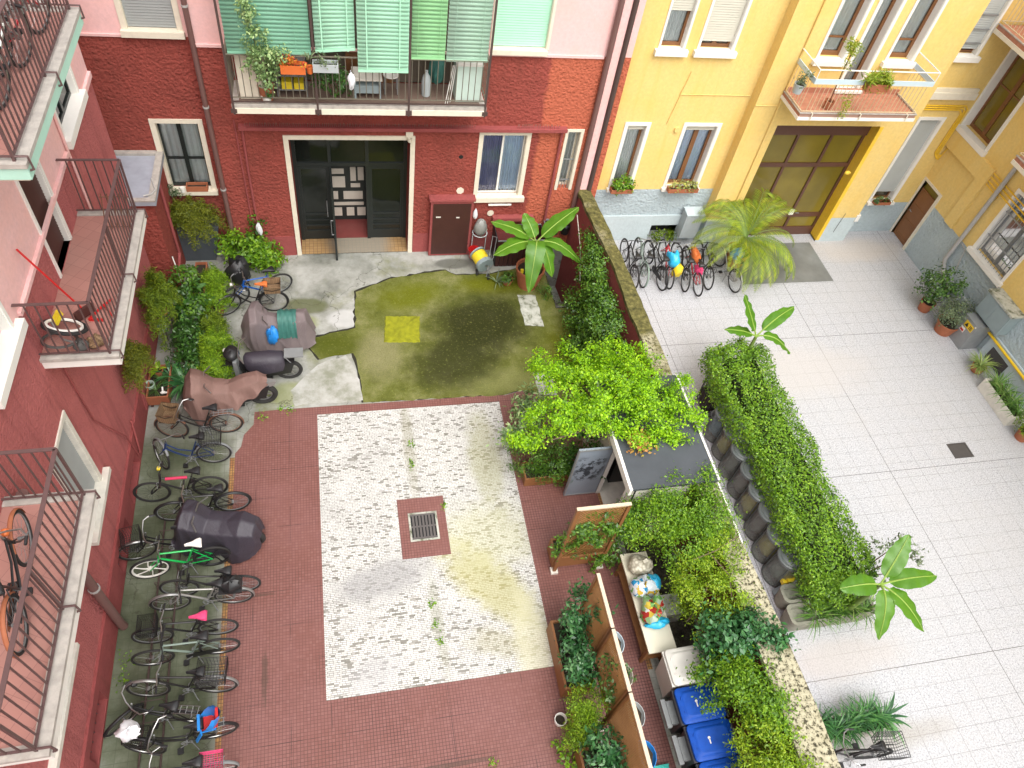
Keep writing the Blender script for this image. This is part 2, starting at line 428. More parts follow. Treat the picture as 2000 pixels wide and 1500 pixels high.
L['ficus'] = leafmat('ficus_leaf', [(.02,.05,.015), (.04,.10,.022), (.08,.16,.035), (.17,.26,.09)], .3, .25)
L['flowers'] = leafmat('red_and_yellow_flowers', [(.25,.02,.02), (.45,.06,.03), (.55,.30,.03), (.10,.16,.03)], .6, .2)
L['mixed'] = leafmat('succulents', [(.30,.20,.12), (.35,.38,.08), (.16,.22,.10), (.20,.20,.20)], .6, .2)
t = NT('banana_leaf'); x, y, z = t.sep(); c = t.mix(t.noise(3.2, 5, .65), (.035,.13,.010), (.12,.30,.018))
g = t.new('ShaderNodeNewGeometry'); c = t.mix(t.math('MULTIPLY', g.outputs['Random Per Island'], .35), c, (.15,.30,.02))
c = t.mix(t.math('MULTIPLY', t.ramp(t.noise(7, 6, .7), [(.62, 0.), (.72, 1.)]), .6), c, (.20,.15,.03))
t.color(c); t.rough(.38)
tr = t.new('ShaderNodeBsdfTranslucent'); t.link(t.mix(.4, c, (.14,.36,.015)), tr.inputs['Color']); mx = t.new('ShaderNodeMixShader'); mx.inputs[0].default_value = .3
t.link(t.b.outputs[0], mx.inputs[1]); t.link(tr.outputs[0], mx.inputs[2]); t.link(mx.outputs[0], t.out.inputs['Surface']); L['banana'] = t.m
L['midrib'] = plain('banana_midrib', (.24,.36,.06), .5, .1)

# ------------------------------------------------------------------ foliage samplers
def leaf_arrays(P, N, size, aspect=.5, spread=.9, fold=.15, droop=0., sv=.35):
    n = len(P); N = N/np.maximum(np.linalg.norm(N, axis=1, keepdims=True), 1e-6)
    N = N + npr.normal(0, spread*.5, (n, 3)); N /= np.linalg.norm(N, axis=1, keepdims=True)
    d = npr.normal(0, 1, (n, 3)); d -= (d*N).sum(1, keepdims=True)*N; d[:, 2] -= droop
    d /= np.linalg.norm(d, axis=1, keepdims=True)
    u = np.cross(N, d); u /= np.maximum(np.linalg.norm(u, axis=1, keepdims=True), 1e-6)
    s = size*(1 + npr.uniform(-sv, sv, (n, 1)))
    w = s*aspect*.5
    base = P; tip = P + d*s; mid = P + d*s*.45
    Lf = mid + u*w + N*(w*fold); Rt = mid - u*w + N*(w*fold)
    V = np.stack([base, Rt, tip, Lf], 1).reshape(-1, 3)
    i = np.arange(n)*4
    F = np.concatenate([np.stack([i, i+1, i+2], 1), np.stack([i, i+2, i+3], 1)])
    return V, F
def ell_clumps(c, rad, K, per, spread, shell=.55, zmin=-1e9, up=.6, upper=False):
    """K leaf clumps inside an ellipsoid, more of them near its outside"""
    q = npr.normal(0, 1, (K*3, 3)); q /= np.linalg.norm(q, axis=1, keepdims=True)
    if upper: q[:, 2] = np.abs(q[:, 2])
    q = q[:K]
    r = shell + (1-shell)*npr.uniform(0, 1, (K, 1))**.6
    r *= 1 + .12*np.sin(q[:, :1]*7+1.3) + .10*np.sin(q[:, 1:2]*9+.4)
    cc = np.array(c) + q*r*np.array(rad)
    sp = np.asarray(spread)
    P = np.repeat(cc, per, 0) + npr.normal(0, 1, (K*per, 3))*sp
    N = np.repeat(q, per, 0); N = N + np.array([0, 0, up])
    k = P[:, 2] > zmin
    return P[k], N[k]
def box_leaves(x0, x1, y0, y1, z0, z1, n, thick=.12, faces='txXyY', rag=.05):
    """leaves on the top and sides of a clipped box"""
    ar = {'t': (x1-x0)*(y1-y0), 'x': (y1-y0)*(z1-z0), 'X': (y1-y0)*(z1-z0), 'y': (x1-x0)*(z1-z0), 'Y': (x1-x0)*(z1-z0)}
    tot = sum(ar[f] for f in faces); Ps = []; Ns = []
    for f in faces:
        m = int(n*ar[f]/tot); a = npr.uniform(0, 1, m); b = npr.uniform(0, 1, m); dpt = npr.uniform(-rag, thick, m)
        if f == 't': P = np.stack([x0+a*(x1-x0), y0+b*(y1-y0), z1-dpt], 1); N = np.tile([0, 0, 1.], (m, 1))
        elif f in 'xX': P = np.stack([(x0+dpt) if f == 'x' else (x1-dpt), y0+a*(y1-y0), z0+b*(z1-z0)], 1); N = np.tile([-1. if f == 'x' else 1., 0, .5], (m, 1))
        else: P = np.stack([x0+a*(x1-x0), (y0+dpt) if f == 'y' else (y1-dpt), z0+b*(z1-z0)], 1); N = np.tile([0, -1. if f == 'y' else 1., .5], (m, 1))
        w = .05*np.sin(P[:, 1:2]*5.1+P[:, :1]*3)+.04*np.sin(P[:, :1]*8.3-P[:, 1:2]*2.7)
        Ps.append(P + w*N); Ns.append(N)
    return np.concatenate(Ps), np.concatenate(Ns)
def leafy(P, N, size, **kw):
    mb = MB(); mb.addarr(*leaf_arrays(P, N, size, **kw)); return mb
def strap_plant(mb, c, n, length, width, up=.9, rr=None, seg=5, base=.05, az=None):
    """arching strap leaves from one crown"""
    r_ = rr or rnd
    for i in range(n):
        a = r_.uniform(0, 2*PI) if az is None else r_.uniform(*az)
        ln = length*r_.uniform(.65, 1.1); e = r_.uniform(.35, 1.25)*up
        d = Vector((math.cos(a), math.sin(a), 0)); p = Vector(c) + d*base*r_.uniform(0, 1)
        side = Vector((-d.y, d.x, 0)); ang = e; vs = []; w = width*r_.uniform(.7, 1.2)
        for k in range(seg+1):
            tt = k/seg; ww = w*(.55+.9*tt if tt < .4 else (1-tt)**.7*1.25)*.5 if k < seg else 0.001
            vs += [p-side*ww, p+side*ww]
            p = p + (d*math.cos(ang) + Vector((0, 0, math.sin(ang))))*(ln/seg); ang -= r_.uniform(.3, .5)*1.0*(1.6/seg*2)
        mb.add(vs, [(2*k, 2*k+1, 2*k+3, 2*k+2) for k in range(seg)])
def fern(c, rad, n, zmin=-1e9, size=.07, stems=46, flat=False):
    """asparagus fern: arching stems hung with fine needles"""
    Ps = []; Ns = []; per = n//stems
    for i in range(stems):
        a = rnd.uniform(0, 2*PI); e = rnd.uniform(-.1, 1.25); rr_ = rnd.uniform(.6, 1.05)
        t_ = npr.uniform(.15, 1, per)
        x = math.cos(a)*math.cos(e)*rr_*rad[0]*t_; y = math.sin(a)*math.cos(e)*rr_*rad[1]*t_
        z = rad[2]*(math.sin(e)*1.1*t_ - .75*t_**2.2*math.cos(e)*1.2)*rr_
        P = np.stack([x, y, z], 1) + npr.normal(0, .035, (per, 3))
        Ps.append(P); Ns.append(np.stack([x, y, np.full(per, .6*rad[2])], 1))
    P = np.concatenate(Ps) + np.array(c); N = np.concatenate(Ns); k = P[:, 2] > zmin
    return leafy(P[k], N[k], size, aspect=.22, spread=1.3)
# ================================================================== GROUND
def sheet(x0, x1, y0, y1, z, holes=()):
    mb = MB(); xs = sorted({x0, x1, *[h[0] for h in holes], *[h[1] for h in holes]}); ys = sorted({y0, y1, *[h[2] for h in holes], *[h[3] for h in holes]})
    for a, b in zip(xs, xs[1:]):
        for c, d in zip(ys, ys[1:]):
            mx, my = (a+b)/2, (c+d)/2
            if any(h[0] < mx < h[1] and h[2] < my < h[3] for h in holes): continue
            mb.quad((a,c,z), (b,c,z), (b,d,z), (a,d,z))
    return mb
def poly(pts, z):
    mb = MB(); mb.add([(x, y, z) for x, y in pts], [tuple(range(len(pts)))]); return mb
def rag(pts, step=.12, amp=.03, sd=1):
    """break a polygon's sides into short irregular pieces"""
    r_ = random.Random(sd); out = []
    for i, p in enumerate(pts):
        q = pts[(i+1) % len(pts)]; d = math.dist(p, q); k = max(1, int(d/step))
        for j in range(k):
            t_ = j/k; a = 0 if j == 0 else amp
            out.append((p[0]+(q[0]-p[0])*t_+r_.uniform(-a, a), p[1]+(q[1]-p[1])*t_+r_.uniform(-a, a)))
    return out
# concrete
t = NT('old_courtyard_concrete')
c = t.ramp(t.noise(1.3, 8, .65), [(.3, (.145,.15,.125)), (.5, (.29,.295,.26)), (.7, (.44,.44,.41))])
c = t.mix(t.math('MULTIPLY', t.ramp(t.noise(.8, 7, .7), [(.52, 0.), (.66, 1.)]), .65), c, (.17,.18,.06))
c = t.mix(t.math('MULTIPLY', t.ramp(t.noise(5, 6, .7), [(.55, 0.), (.75, 1.)]), .5), c, (.12,.12,.09))
for cx, cy, rx, ry, col, am in ((-.95,13.2,.5,.28,(.09,.10,.03),.8), (-1.1,12.6,.45,.3,(.24,.26,.06),.6), (2.9,14.55,.5,.2,(.10,.10,.085),.85),
                               (-.2,11.1,.35,.35,(.5,.5,.48),.6), (.0,12.7,.4,.3,(.58,.58,.57),.6), (-1.3,10.5,.5,.35,(.20,.22,.06),.6)):
    c = t.mix(t.math('MULTIPLY', blobmask(t, cx, cy, rx, ry), am), c, col)
# damp green strip where the bicycles stand
x, y, z = t.sep()
mr = t.new('ShaderNodeMapRange'); t.link(x, mr.inputs['Value']); mr.inputs['From Min'].default_value = -2.35; mr.inputs['From Max'].default_value = -2.7
c2 = t.ramp(t.noise(1.0, 7, .65), [(.33, (.040,.055,.022)), (.48, (.085,.10,.055)), (.6, (.14,.16,.105)), (.74, (.24,.26,.22))])
mr2 = t.new('ShaderNodeMapRange'); t.link(y, mr2.inputs['Value']); mr2.inputs['From Min'].default_value = 10.2; mr2.inputs['From Max'].default_value = 9.2
c = t.mix(t.math('MULTIPLY', t.math('MULTIPLY', mr.outputs[0], mr2.outputs[0]), .95), c, c2)
br = t.new('ShaderNodeTexBrick', offset=0.); t.link(t.co, br.inputs['Vector']); br.inputs['Scale'].default_value = 1
for k, v in (('Brick Width', .2), ('Row Height', .2), ('Mortar Size', .006), ('Mortar Smooth', .3)): br.inputs[k].default_value = v
c = t.mix(t.math('MULTIPLY', t.math('MULTIPLY', br.outputs['Fac'], mr2.outputs[0]), .35), c, (.05,.055,.03))
vo = t.new('ShaderNodeTexVoronoi', feature='DISTANCE_TO_EDGE'); vo.inputs['Scale'].default_value = .55
mp = t.new('ShaderNodeVectorMath', operation='ADD'); t.link(t.co, mp.inputs[0])
nz = t.new('ShaderNodeTexNoise'); nz.inputs['Scale'].default_value = 2.2; nz.inputs['Detail'].default_value = 6; t.link(t.co, nz.inputs['Vector']); t.link(nz.outputs['Color'], mp.inputs[1]); t.link(mp.outputs[0], vo.inputs['Vector'])
c = t.mix(t.ramp(vo.outputs['Distance'], [(.0, .75), (.008, 0.)]), c, (.05,.05,.03))
t.color(c); t.rough(.9); t.bump(t.noise(30, 6), .25, .01)
M['concrete'] = t.m
struct('ground', sheet(-26, 6.6, -14, 15.66, 0, [(5.32, 6.2, 12.75, 15.06)]), M['concrete'])
pit = MB()
pit.quad((5.32,12.75,-1.5), (6.2,12.75,-1.5), (6.2,15.06,-1.5), (5.32,15.06,-1.5))
for a, b in (((5.32,12.75), (5.32,15.06)), ((5.32,12.75), (6.2,12.75)), ((5.32,15.06), (6.2,15.06)), ((6.2,12.75), (6.2,15.06))):
    pit.quad((a[0],a[1],-1.5), (b[0],b[1],-1.5), (b[0],b[1],0), (a[0],a[1],0))
for i in range(5): pit.box(5.322, 6.198, 12.752+i*.28, 12.752+(i+1)*.28, -1.5, -.2-.26*i)
struct('cellar_stairwell', pit, M['concrete'])
# red mosaic tiles
t = NT('red_mosaic_tiles')
br = t.new('ShaderNodeTexBrick', offset=0.); t.link(t.co, br.inputs['Vector']); br.inputs['Scale'].default_value = 1
for k, v in (('Brick Width', .056), ('Row Height', .056), ('Mortar Size', .0055), ('Mortar Smooth', .2), ('Bias', 0.)): br.inputs[k].default_value = v
br.inputs['Color1'].default_value = (0,0,0,1); br.inputs['Color2'].default_value = (1,1,1,1); br.inputs['Mortar'].default_value = (.5,.5,.5,1)
tile = t.ramp(br.outputs['Color'], [(0, (.18,.070,.055)), (.6, (.198,.079,.063)), (1, (.22,.095,.078))])
tile = t.mix(t.math('MULTIPLY', t.ramp(t.noise(.7, 5, .6), [(.4, 0.), (.7, 1.)]), .5), tile, (.25,.115,.108))
dirt = t.ramp(t.noise(.45, 6, .65), [(.35, .35), (.65, 1.)])
x, y, z = t.sep()
mr = t.new('ShaderNodeMapRange'); t.link(y, mr.inputs['Value']); mr.inputs['From Min'].default_value = 6.5; mr.inputs['From Max'].default_value = 2.5; mr.inputs['To Min'].default_value = .7
g = t.math('MULTIPLY', br.outputs['Fac'], t.math('MULTIPLY', dirt, mr.outputs[0]))
c = t.mix(g, tile, (.045,.014,.013))
b2 = t.new('ShaderNodeTexBrick', offset=0.); t.link(t.co, b2.inputs['Vector']); b2.inputs['Scale'].default_value = 1
for k, v in (('Brick Width', .66), ('Row Height', .66), ('Mortar Size', .006), ('Mortar Smooth', .2)): b2.inputs[k].default_value = v
c = t.mix(t.math('MULTIPLY', b2.outputs['Fac'], t.math('MULTIPLY', t.ramp(t.noise(1.1, 3), [(.45, 0.), (.6, 1.)]), .8)), c, (.03,.012,.012))
c = t.mix(t.math('MULTIPLY', t.ramp(t.noise(1.7, 8, .7), [(.66, 0.), (.78, 1.)]), .6), c, (.07,.055,.03))
for cx, cy, rx, ry in ((-1.75,4.4,.05,.45), (1.3,2.55,.6,.04), (.1,2.2,.3,.03), (-1.9,5.9,.3,.03)):
    c = t.mix(t.math('MULTIPLY', blobmask(t, cx, cy, rx, ry, 0, .9, .7, 5), .55), c, (.045,.03,.018))
t.color(c); t.rough(.55); t.bump(t.math('SUBTRACT', 1., br.outputs['Fac']), .3, .004)
M['redtile'] = t.m
notch = [(-2.41,-10), (5.0,-10), (5.0,7.6), (5.6,7.6), (5.6,8.6), (4.6,10.02), (4.2,10.03), (3.9,10.16), (3.5,10.06), (2.9,10.09), (-1.5,10.10), (-2.05,10.08), (-2.06,9.75), (-2.25,9.5), (-2.3,9.2), (-2.41,9.05)]
struct('red_tile_pavement', poly(notch, .004), M['redtile'])
# ochre border tiles
t = NT('ochre_border_tiles')
br = t.new('ShaderNodeTexBrick', offset=0.); t.link(t.co, br.inputs['Vector']); br.inputs['Scale'].default_value = 1
for k, v in (('Brick Width', .047), ('Row Height', .06), ('Mortar Size', .005), ('Mortar Smooth', .3)): br.inputs[k].default_value = v
br.inputs['Color1'].default_value = lin((.40,.22,.07)); br.inputs['Color2'].default_value = lin((.28,.12,.045)); br.inputs['Mortar'].default_value = lin((.07,.045,.03))
t.color(t.mix(t.math('MULTIPLY', t.ramp(t.noise(2.5, 4), [(.5, 0.), (.7, 1.)]), .5), br.outputs['Color'], (.12,.11,.04))); t.rough(.6); M['ochre'] = t.m
bt = sheet(-2.505, -2.411, -10, 8.95, .005)
bt.quad((5.002,3.55,.006), (5.096,3.55,.006), (5.096,7.6,.006), (5.002,7.6,.006))
struct('tile_border', bt, M['ochre'])
# white stone mosaic
t = NT('white_stone_strip_mosaic')
br = t.new('ShaderNodeTexBrick', offset=.5); mpn = t.new('ShaderNodeVectorMath', operation='ADD'); t.link(t.co, mpn.inputs[0])
nz = t.new('ShaderNodeTexNoise'); nz.inputs['Scale'].default_value = 6; t.link(t.co, nz.inputs['Vector'])
sc = t.new('ShaderNodeVectorMath', operation='SCALE'); t.link(nz.outputs['Color'], sc.inputs[0]); sc.inputs['Scale'].default_value = .02; t.link(sc.outputs[0], mpn.inputs[1])
t.link(mpn.outputs[0], br.inputs['Vector']); br.inputs['Scale'].default_value = 1; br.offset_frequency = 2; br.squash = .7; br.squash_frequency = 3
for k, v in (('Brick Width', .10), ('Row Height', .034), ('Mortar Size', .0045), ('Mortar Smooth', .3)): br.inputs[k].default_value = v
br.inputs['Color1'].default_value = (0,0,0,1); br.inputs['Color2'].default_value = (1,1,1,1); br.inputs['Mortar'].default_value = (.3,.3,.3,1)
v = t.math('ADD', br.outputs['Color'], t.math('MULTIPLY', t.math('SUBTRACT', t.noise(1.1, 4, .6), .5), .25))
c = t.ramp(v, [(0., (.66,.66,.63)), (.5, (.61,.61,.58)), (.72, (.58,.58,.55)), (.87, (.47,.46,.43)), (.925, (.25,.24,.21)), (1., (.19,.185,.155))])
gm = t.math('MULTIPLY', br.outputs['Fac'], t.ramp(t.noise(2.2, 6, .7), [(.36, .6), (.58, 1.)]))
c = t.mix(gm, c, (.075,.07,.045))
c = t.mix(t.math('MULTIPLY', t.ramp(t.noise(.9, 7, .75), [(.45, 0.), (.68, 1.)]), .35), c, (.30,.30,.29))
for cx, cy, rx, ry, an, col, am in ((2.35,5.6,1.15,.45,-.85,(.36,.34,.10),.6), (2.5,6.6,.9,.7,0,(.44,.44,.24),.45), (2.75,8.4,.35,1.1,0,(.30,.30,.14),.5), (.35,5.9,.85,.35,.2,(.27,.27,.27),.65),
                             (1.15,8.9,.12,1.2,0,(.20,.19,.10),.4), (1.3,4.95,.10,.95,.05,(.18,.185,.10),.35), (2.4,4.4,.6,.25,-.3,(.30,.28,.14),.4), (.1,4.2,.5,.3,.3,(.40,.40,.41),.4), (3.0,4.3,.35,1.0,0,(.55,.54,.36),.6)):
    c = t.mix(t.math('MULTIPLY', blobmask(t, cx, cy, rx, ry, an, .9, .55, 3), am), c, col)
t.color(c); t.rough(.7); t.bump(t.math('SUBTRACT', 1., br.outputs['Fac']), .3, .004)
M['whitemosaic'] = t.m
struct('white_mosaic_pavement', sheet(-.74, 3.315, 3.865, 9.885, .008, [(.77, 1.72, 6.27, 7.59)]), M['whitemosaic'])
struct('drain_surround', sheet(.77, 1.72, 6.27, 7.59, .009), M['redtile'])
# mossy concrete
t = NT('mossy_concrete')
c = t.ramp(t.noise(1.6, 8, .68), [(.28, (.072,.082,.018)), (.45, (.125,.138,.030)), (.58, (.185,.190,.065)), (.75, (.29,.285,.14))])
for cx, cy, rx, ry, an, col, am in ((3.9,13.7,.9,.35,0,(.13,.14,.003),.85), (1.6,13.4,.8,.45,.3,(.135,.15,.006),.75), (-.25,11.8,.6,.4,0,(.075,.09,.008),.85), (5.2,11.2,.5,.9,0,(.105,.115,.006),.8), (.75,11.5,.5,.7,0,(.28,.26,.14),.6), (3.4,10.5,.9,.4,0,(.26,.27,.10),.6),
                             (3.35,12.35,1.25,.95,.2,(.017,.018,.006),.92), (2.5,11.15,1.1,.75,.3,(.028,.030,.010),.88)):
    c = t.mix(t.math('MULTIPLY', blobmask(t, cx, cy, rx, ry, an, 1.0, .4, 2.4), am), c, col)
c = t.mix(t.math('MULTIPLY', t.ramp(t.noise(38, 5, .7), [(.4, 0.), (.7, 1.)]), .5), c, (.05,.058,.015))
c = t.mix(t.math('MULTIPLY', t.ramp(t.noise(16, 7, .75), [(.56, 0.), (.68, 1.)]), .5), c, (.26,.27,.07))
t.color(c); t.rough(.95); t.b.inputs['Specular IOR Level'].default_value = .08; t.bump(t.noise(60, 5), .5, .015); M['moss'] = t.m
mossp = [(.29,13.62), (1.16,14.04), (2.0,14.2), (2.65,14.29), (2.9,14.1), (3.85,14.1), (4.5,14.25), (5.31,14.25), (5.31,12.74), (6.19,12.74), (6.19,9.2), (4.3,10.02), (3.9,10.17), (3.5,10.08), (.27,10.13), (.2,11.2), (.12,11.6), (-.3,11.55), (-.64,11.45), (-.9,11.9), (-.75,12.14), (-.2,12.3), (.22,12.4)]
cxm, cym = 2.6, 12.0
edge = [(cxm+(x-cxm)*1.008+(.025 if x < cxm else 0)*(-1), y+(.03 if y > cym else -.0)) for x, y in mossp]
struct('slab_edge_crack', poly(rag(edge, .12, .03, 5), .0032), plain('black_crack_soil', (.022,.020,.010), .95, .3, 20))
struct('mossy_pavement', poly(rag(mossp, .15, .025), .0045), M['moss'])
t = NT('yellow_moss'); t.color(t.ramp(t.noise(9, 6, .6), [(.3, (.17,.18,.004)), (.7, (.29,.30,.008))])); t.rough(.95); t.bump(t.noise(60, 5), .6, .015); M['yellowmoss'] = t.m
t = NT('grey_green_slab'); t.color(t.ramp(t.noise(5, 7, .7), [(.36, (.10,.11,.06)), (.5, (.40,.41,.35)), (.7, (.55,.55,.50))])); t.rough(.9); M['paleslab'] = t.m
sl = poly(rag([(4.39,13.28), (4.87,13.25), (4.87,12.13), (4.39,12.2)], .09, .014, 7), .010)
q_ = rag([(4.27,10.66), (4.75,10.63), (4.72,9.95), (4.30,9.98)], .09, .014, 8); sl.add([(a, b, .010) for a, b in q_], [tuple(range(len(q_)))])
struct('stone_path_slabs', sl, M['paleslab'])
t = NT('cement_screed'); t.color(t.ramp(t.noise(1.6, 7, .7), [(.35, (.22,.23,.17)), (.5, (.36,.36,.32)), (.7, (.50,.50,.48))])); t.rough(.9); M['screed'] = t.m
struct('cement_patch', poly(rag([(-.05,11.55), (.15,11.1), (.26,10.2), (-1.2,10.16), (-1.3,10.6), (-.7,11.3)], .15, .03, 3), .0058), M['screed'])
# planted strip along the garden wall
t = NT('bare_soil_strip'); t.color(t.ramp(t.noise(4, 7, .7), [(.35, (.022,.019,.012)), (.6, (.085,.08,.055)), (.75, (.30,.30,.26))])); t.rough(.95); t.bump(t.noise(25, 6), .8, .03); M['soilstrip'] = t.m
struct('planting_strip', sheet(5.25, 6.2, -6, 9.3, .008), M['soilstrip'])
# court of white terrazzo
t = NT('white_terrazzo_slabs')
n = t.noise(34, 5, .8)
c = t.ramp(n, [(.34, (.14,.145,.165)), (.44, (.35,.36,.385)), (.56, (.53,.54,.56))])
c = t.mix(t.math('MULTIPLY', t.ramp(t.noise(.5, 5), [(.4, 0.), (.7, 1.)]), .3), c, (.46,.455,.45))
def brickfac(w, h, m, ox=0, oy=0, off=0.):
    b = t.new('ShaderNodeTexBrick', offset=off); mp = t.new('ShaderNodeMapping'); mp.inputs['Location'].default_value = (ox, oy, 0); t.link(t.co, mp.inputs[0]); t.link(mp.outputs[0], b.inputs['Vector'])
    b.inputs['Scale'].default_value = 1
    for k, v in (('Brick Width', w), ('Row Height', h), ('Mortar Size', m), ('Mortar Smooth', .1)): b.inputs[k].default_value = v
    return b.outputs['Fac']
c = t.mix(t.math('MULTIPLY', brickfac(.4, .4, .005, -.13, -.08), t.ramp(t.noise(.9, 3), [(.35, .3), (.6, .85)])), c, (.22,.22,.22))
c = t.mix(t.math('MULTIPLY', brickfac(4.2, 4.2, .007, -12.13, -2.88), .9), c, (.10,.095,.09))
for cx, cy, rx, ry, col, am in ((9.0,3.2,1.2,.35,(.45,.40,.37),.5), (16.4,8.6,.9,1.8,(.40,.39,.39),.45), (9.1,1.75,1.1,.25,(.30,.27,.22),.5), (15.2,14.6,1.5,.5,(.55,.48,.40),.5), (11.0,10.2,2.0,.8,(.48,.455,.43),.5)):
    c = t.mix(t.math('MULTIPLY', blobmask(t, cx, cy, rx, ry, 0, 1., .5, 1.5), am), c, col)
c = t.mix(t.math('MULTIPLY', t.ramp(t.noise(1.7, 7, .7), [(.5, 0.), (.72, 1.)]), .28), c, (.42,.41,.40))
c = t.mix(t.math('MULTIPLY', t.ramp(t.noise(11, 3, .6), [(.74, 0.), (.78, 1.)]), .6), c, (.14,.13,.12))
t.color(c); t.rough(.6); M['terrazzo'] = t.m
struct('courtyard_paving', sheet(6.6, 40, -14, 15.9, .002), M['terrazzo'])
t = NT('grey_entrance_slab'); t.color(t.ramp(t.noise(.8, 5, .6), [(.35, (.13,.135,.13)), (.6, (.20,.21,.20)), (.75, (.27,.29,.28))])); t.rough(.4); M['rampslab'] = t.m
rp = sheet(10.86, 13.75, 13.32, 14.98, .008)
struct('entrance_ramp', rp, M['rampslab'])
M['paleslab'] = M['paleslab']
def grate(loc, w, d, name, label, mat, slots, rimmat, n=6):
    th = thing(name, label, 'drain cover', (loc[0], loc[1], loc[2]))
    rim = MB()
    for x0, x1, y0, y1 in ((-w/2, w/2, -d/2, -d/2+.04), (-w/2, w/2, d/2-.04, d/2), (-w/2, -w/2+.04, -d/2+.04, d/2-.04), (w/2-.04, w/2, -d/2+.04, d/2-.04)): rim.box(x0, x1, y0, y1, 0, .008)
    part('rim', rim, rimmat, th, world=False)
    bs = MB(); bs.box(-w/2+.04, w/2-.04, -d/2+.04, d/2-.04, 0, .002); part('recess', bs, M['darkroom'] if slots else mat, th, world=False)
    if slots:
        b = MB(); 
        for i in range(n):
            x = -w/2+.06+(w-.12)*(i+.5)/n
            b.box(x-(w-.12)/n*.3, x+(w-.12)/n*.3, -d/2+.05, d/2-.05, .002, .010)
        for yy in (-d/2+.045, -.02, d/2-.075): b.box(-w/2+.045, w/2-.045, yy, yy+.035, .0101, .014)
        part('grille', b, mat, th, world=False)
    else:
        b = MB(); b.box(-w/2+.045, w/2-.045, -d/2+.045, d/2-.045, .0022, .006); part('lid', b, mat, th, world=False)
M['castiron'] = plain('cast_iron', (.10,.09,.085), .6, .3, 12)
M['darkcover'] = plain('dark_metal_cover', (.065,.06,.058), .6, .2, 8)
grate((1.255, 6.935, .0095), .58, .63, 'drain_grate', 'slotted cast iron drain grate set in the white mosaic', M['castiron'], True, M['paleslab'], 7)
grate((14.28, 7.44, .003), .54, .42, 'manhole_cover', 'dark square manhole cover in the open white paving', M['darkcover'], False, M['darkcover'])
grate((9.75, 7.30, .003), .54, .42, 'manhole_cover', 'dark manhole cover half hidden by the clipped hedge', M['darkcover'], False, M['darkcover'])
Q = rag([(.857,11.88), (1.706,11.82), (1.798,12.68), (.949,12.73)], .05, .012, 9); hatch = MB(); k_ = len(Q); qx, qy = 1.33, 12.28
Q2 = [(qx+(x-qx)*.955, qy+(y-qy)*.955) for x, y in Q]
hatch.add([(x, y, .004) for x, y in Q]+[(x, y, .026+.006*math.sin(i*1.7)) for i, (x, y) in enumerate(Q2)]+[(qx, qy, .03)], [(i, (i+1) % k_, k_+(i+1) % k_, k_+i) for i in range(k_)]+[(k_+i, k_+(i+1) % k_, 2*k_) for i in range(k_)])
single('inspection_cover', hatch, M['yellowmoss'], 'square cover overgrown with bright yellow moss', 'drain cover', (1.3, 12.3, 0))
# ================================================================== BUILDINGS
class Fr:
    def __init__(s, o, u, n): s.o = Vector(o); s.u = Vector(u); s.n = Vector(n)
    def P(s, a, z, c=0.): return s.o + s.u*a + s.n*c + Vector((0,0,z))
def fbox(mb, fr, a0, a1, z0, z1, c0, c1):
    mb.hexa([fr.P(a0,z0,c0), fr.P(a1,z0,c0), fr.P(a1,z0,c1), fr.P(a0,z0,c1), fr.P(a0,z1,c0), fr.P(a1,z1,c0), fr.P(a1,z1,c1), fr.P(a0,z1,c1)])
def fquad(mb, fr, a0, a1, z0, z1, c): mb.quad(fr.P(a0,z0,c), fr.P(a1,z0,c), fr.P(a1,z1,c), fr.P(a0,z1,c))
def wall(fr, a0, a1, z0, z1, holes=(), depth=.45, c=0., thick=None):
    mb = MB(); holes = [h for h in holes if h[0] < a1 and h[1] > a0 and h[2] < z1 and h[3] > z0]
    As = sorted({a0, a1, *[x for h in holes for x in h[:2] if a0 < x < a1]}); Zs = sorted({z0, z1, *[x for h in holes for x in h[2:4] if z0 < x < z1]})
    for i in range(len(As)-1):
        for j in range(len(Zs)-1):
            ma, mz = (As[i]+As[i+1])/2, (Zs[j]+Zs[j+1])/2
            if any(h[0] < ma < h[1] and h[2] < mz < h[3] for h in holes): continue
            fquad(mb, fr, As[i], As[i+1], Zs[j], Zs[j+1], c)
    for h in holes:
        dp = h[4] if len(h) > 4 else depth
        for p, q in (((h[0],h[2]),(h[0],h[3])), ((h[1],h[2]),(h[1],h[3])), ((h[0],h[2]),(h[1],h[2])), ((h[0],h[3]),(h[1],h[3]))):
            mb.quad(fr.P(p[0],p[1],c), fr.P(q[0],q[1],c), fr.P(q[0],q[1],c-dp), fr.P(p[0],p[1],c-dp))
        if len(h) <= 5:
            mb.cur = 1; fquad(mb, fr, h[0], h[1], h[2], h[3], c-dp); mb.cur = 0
    return mb
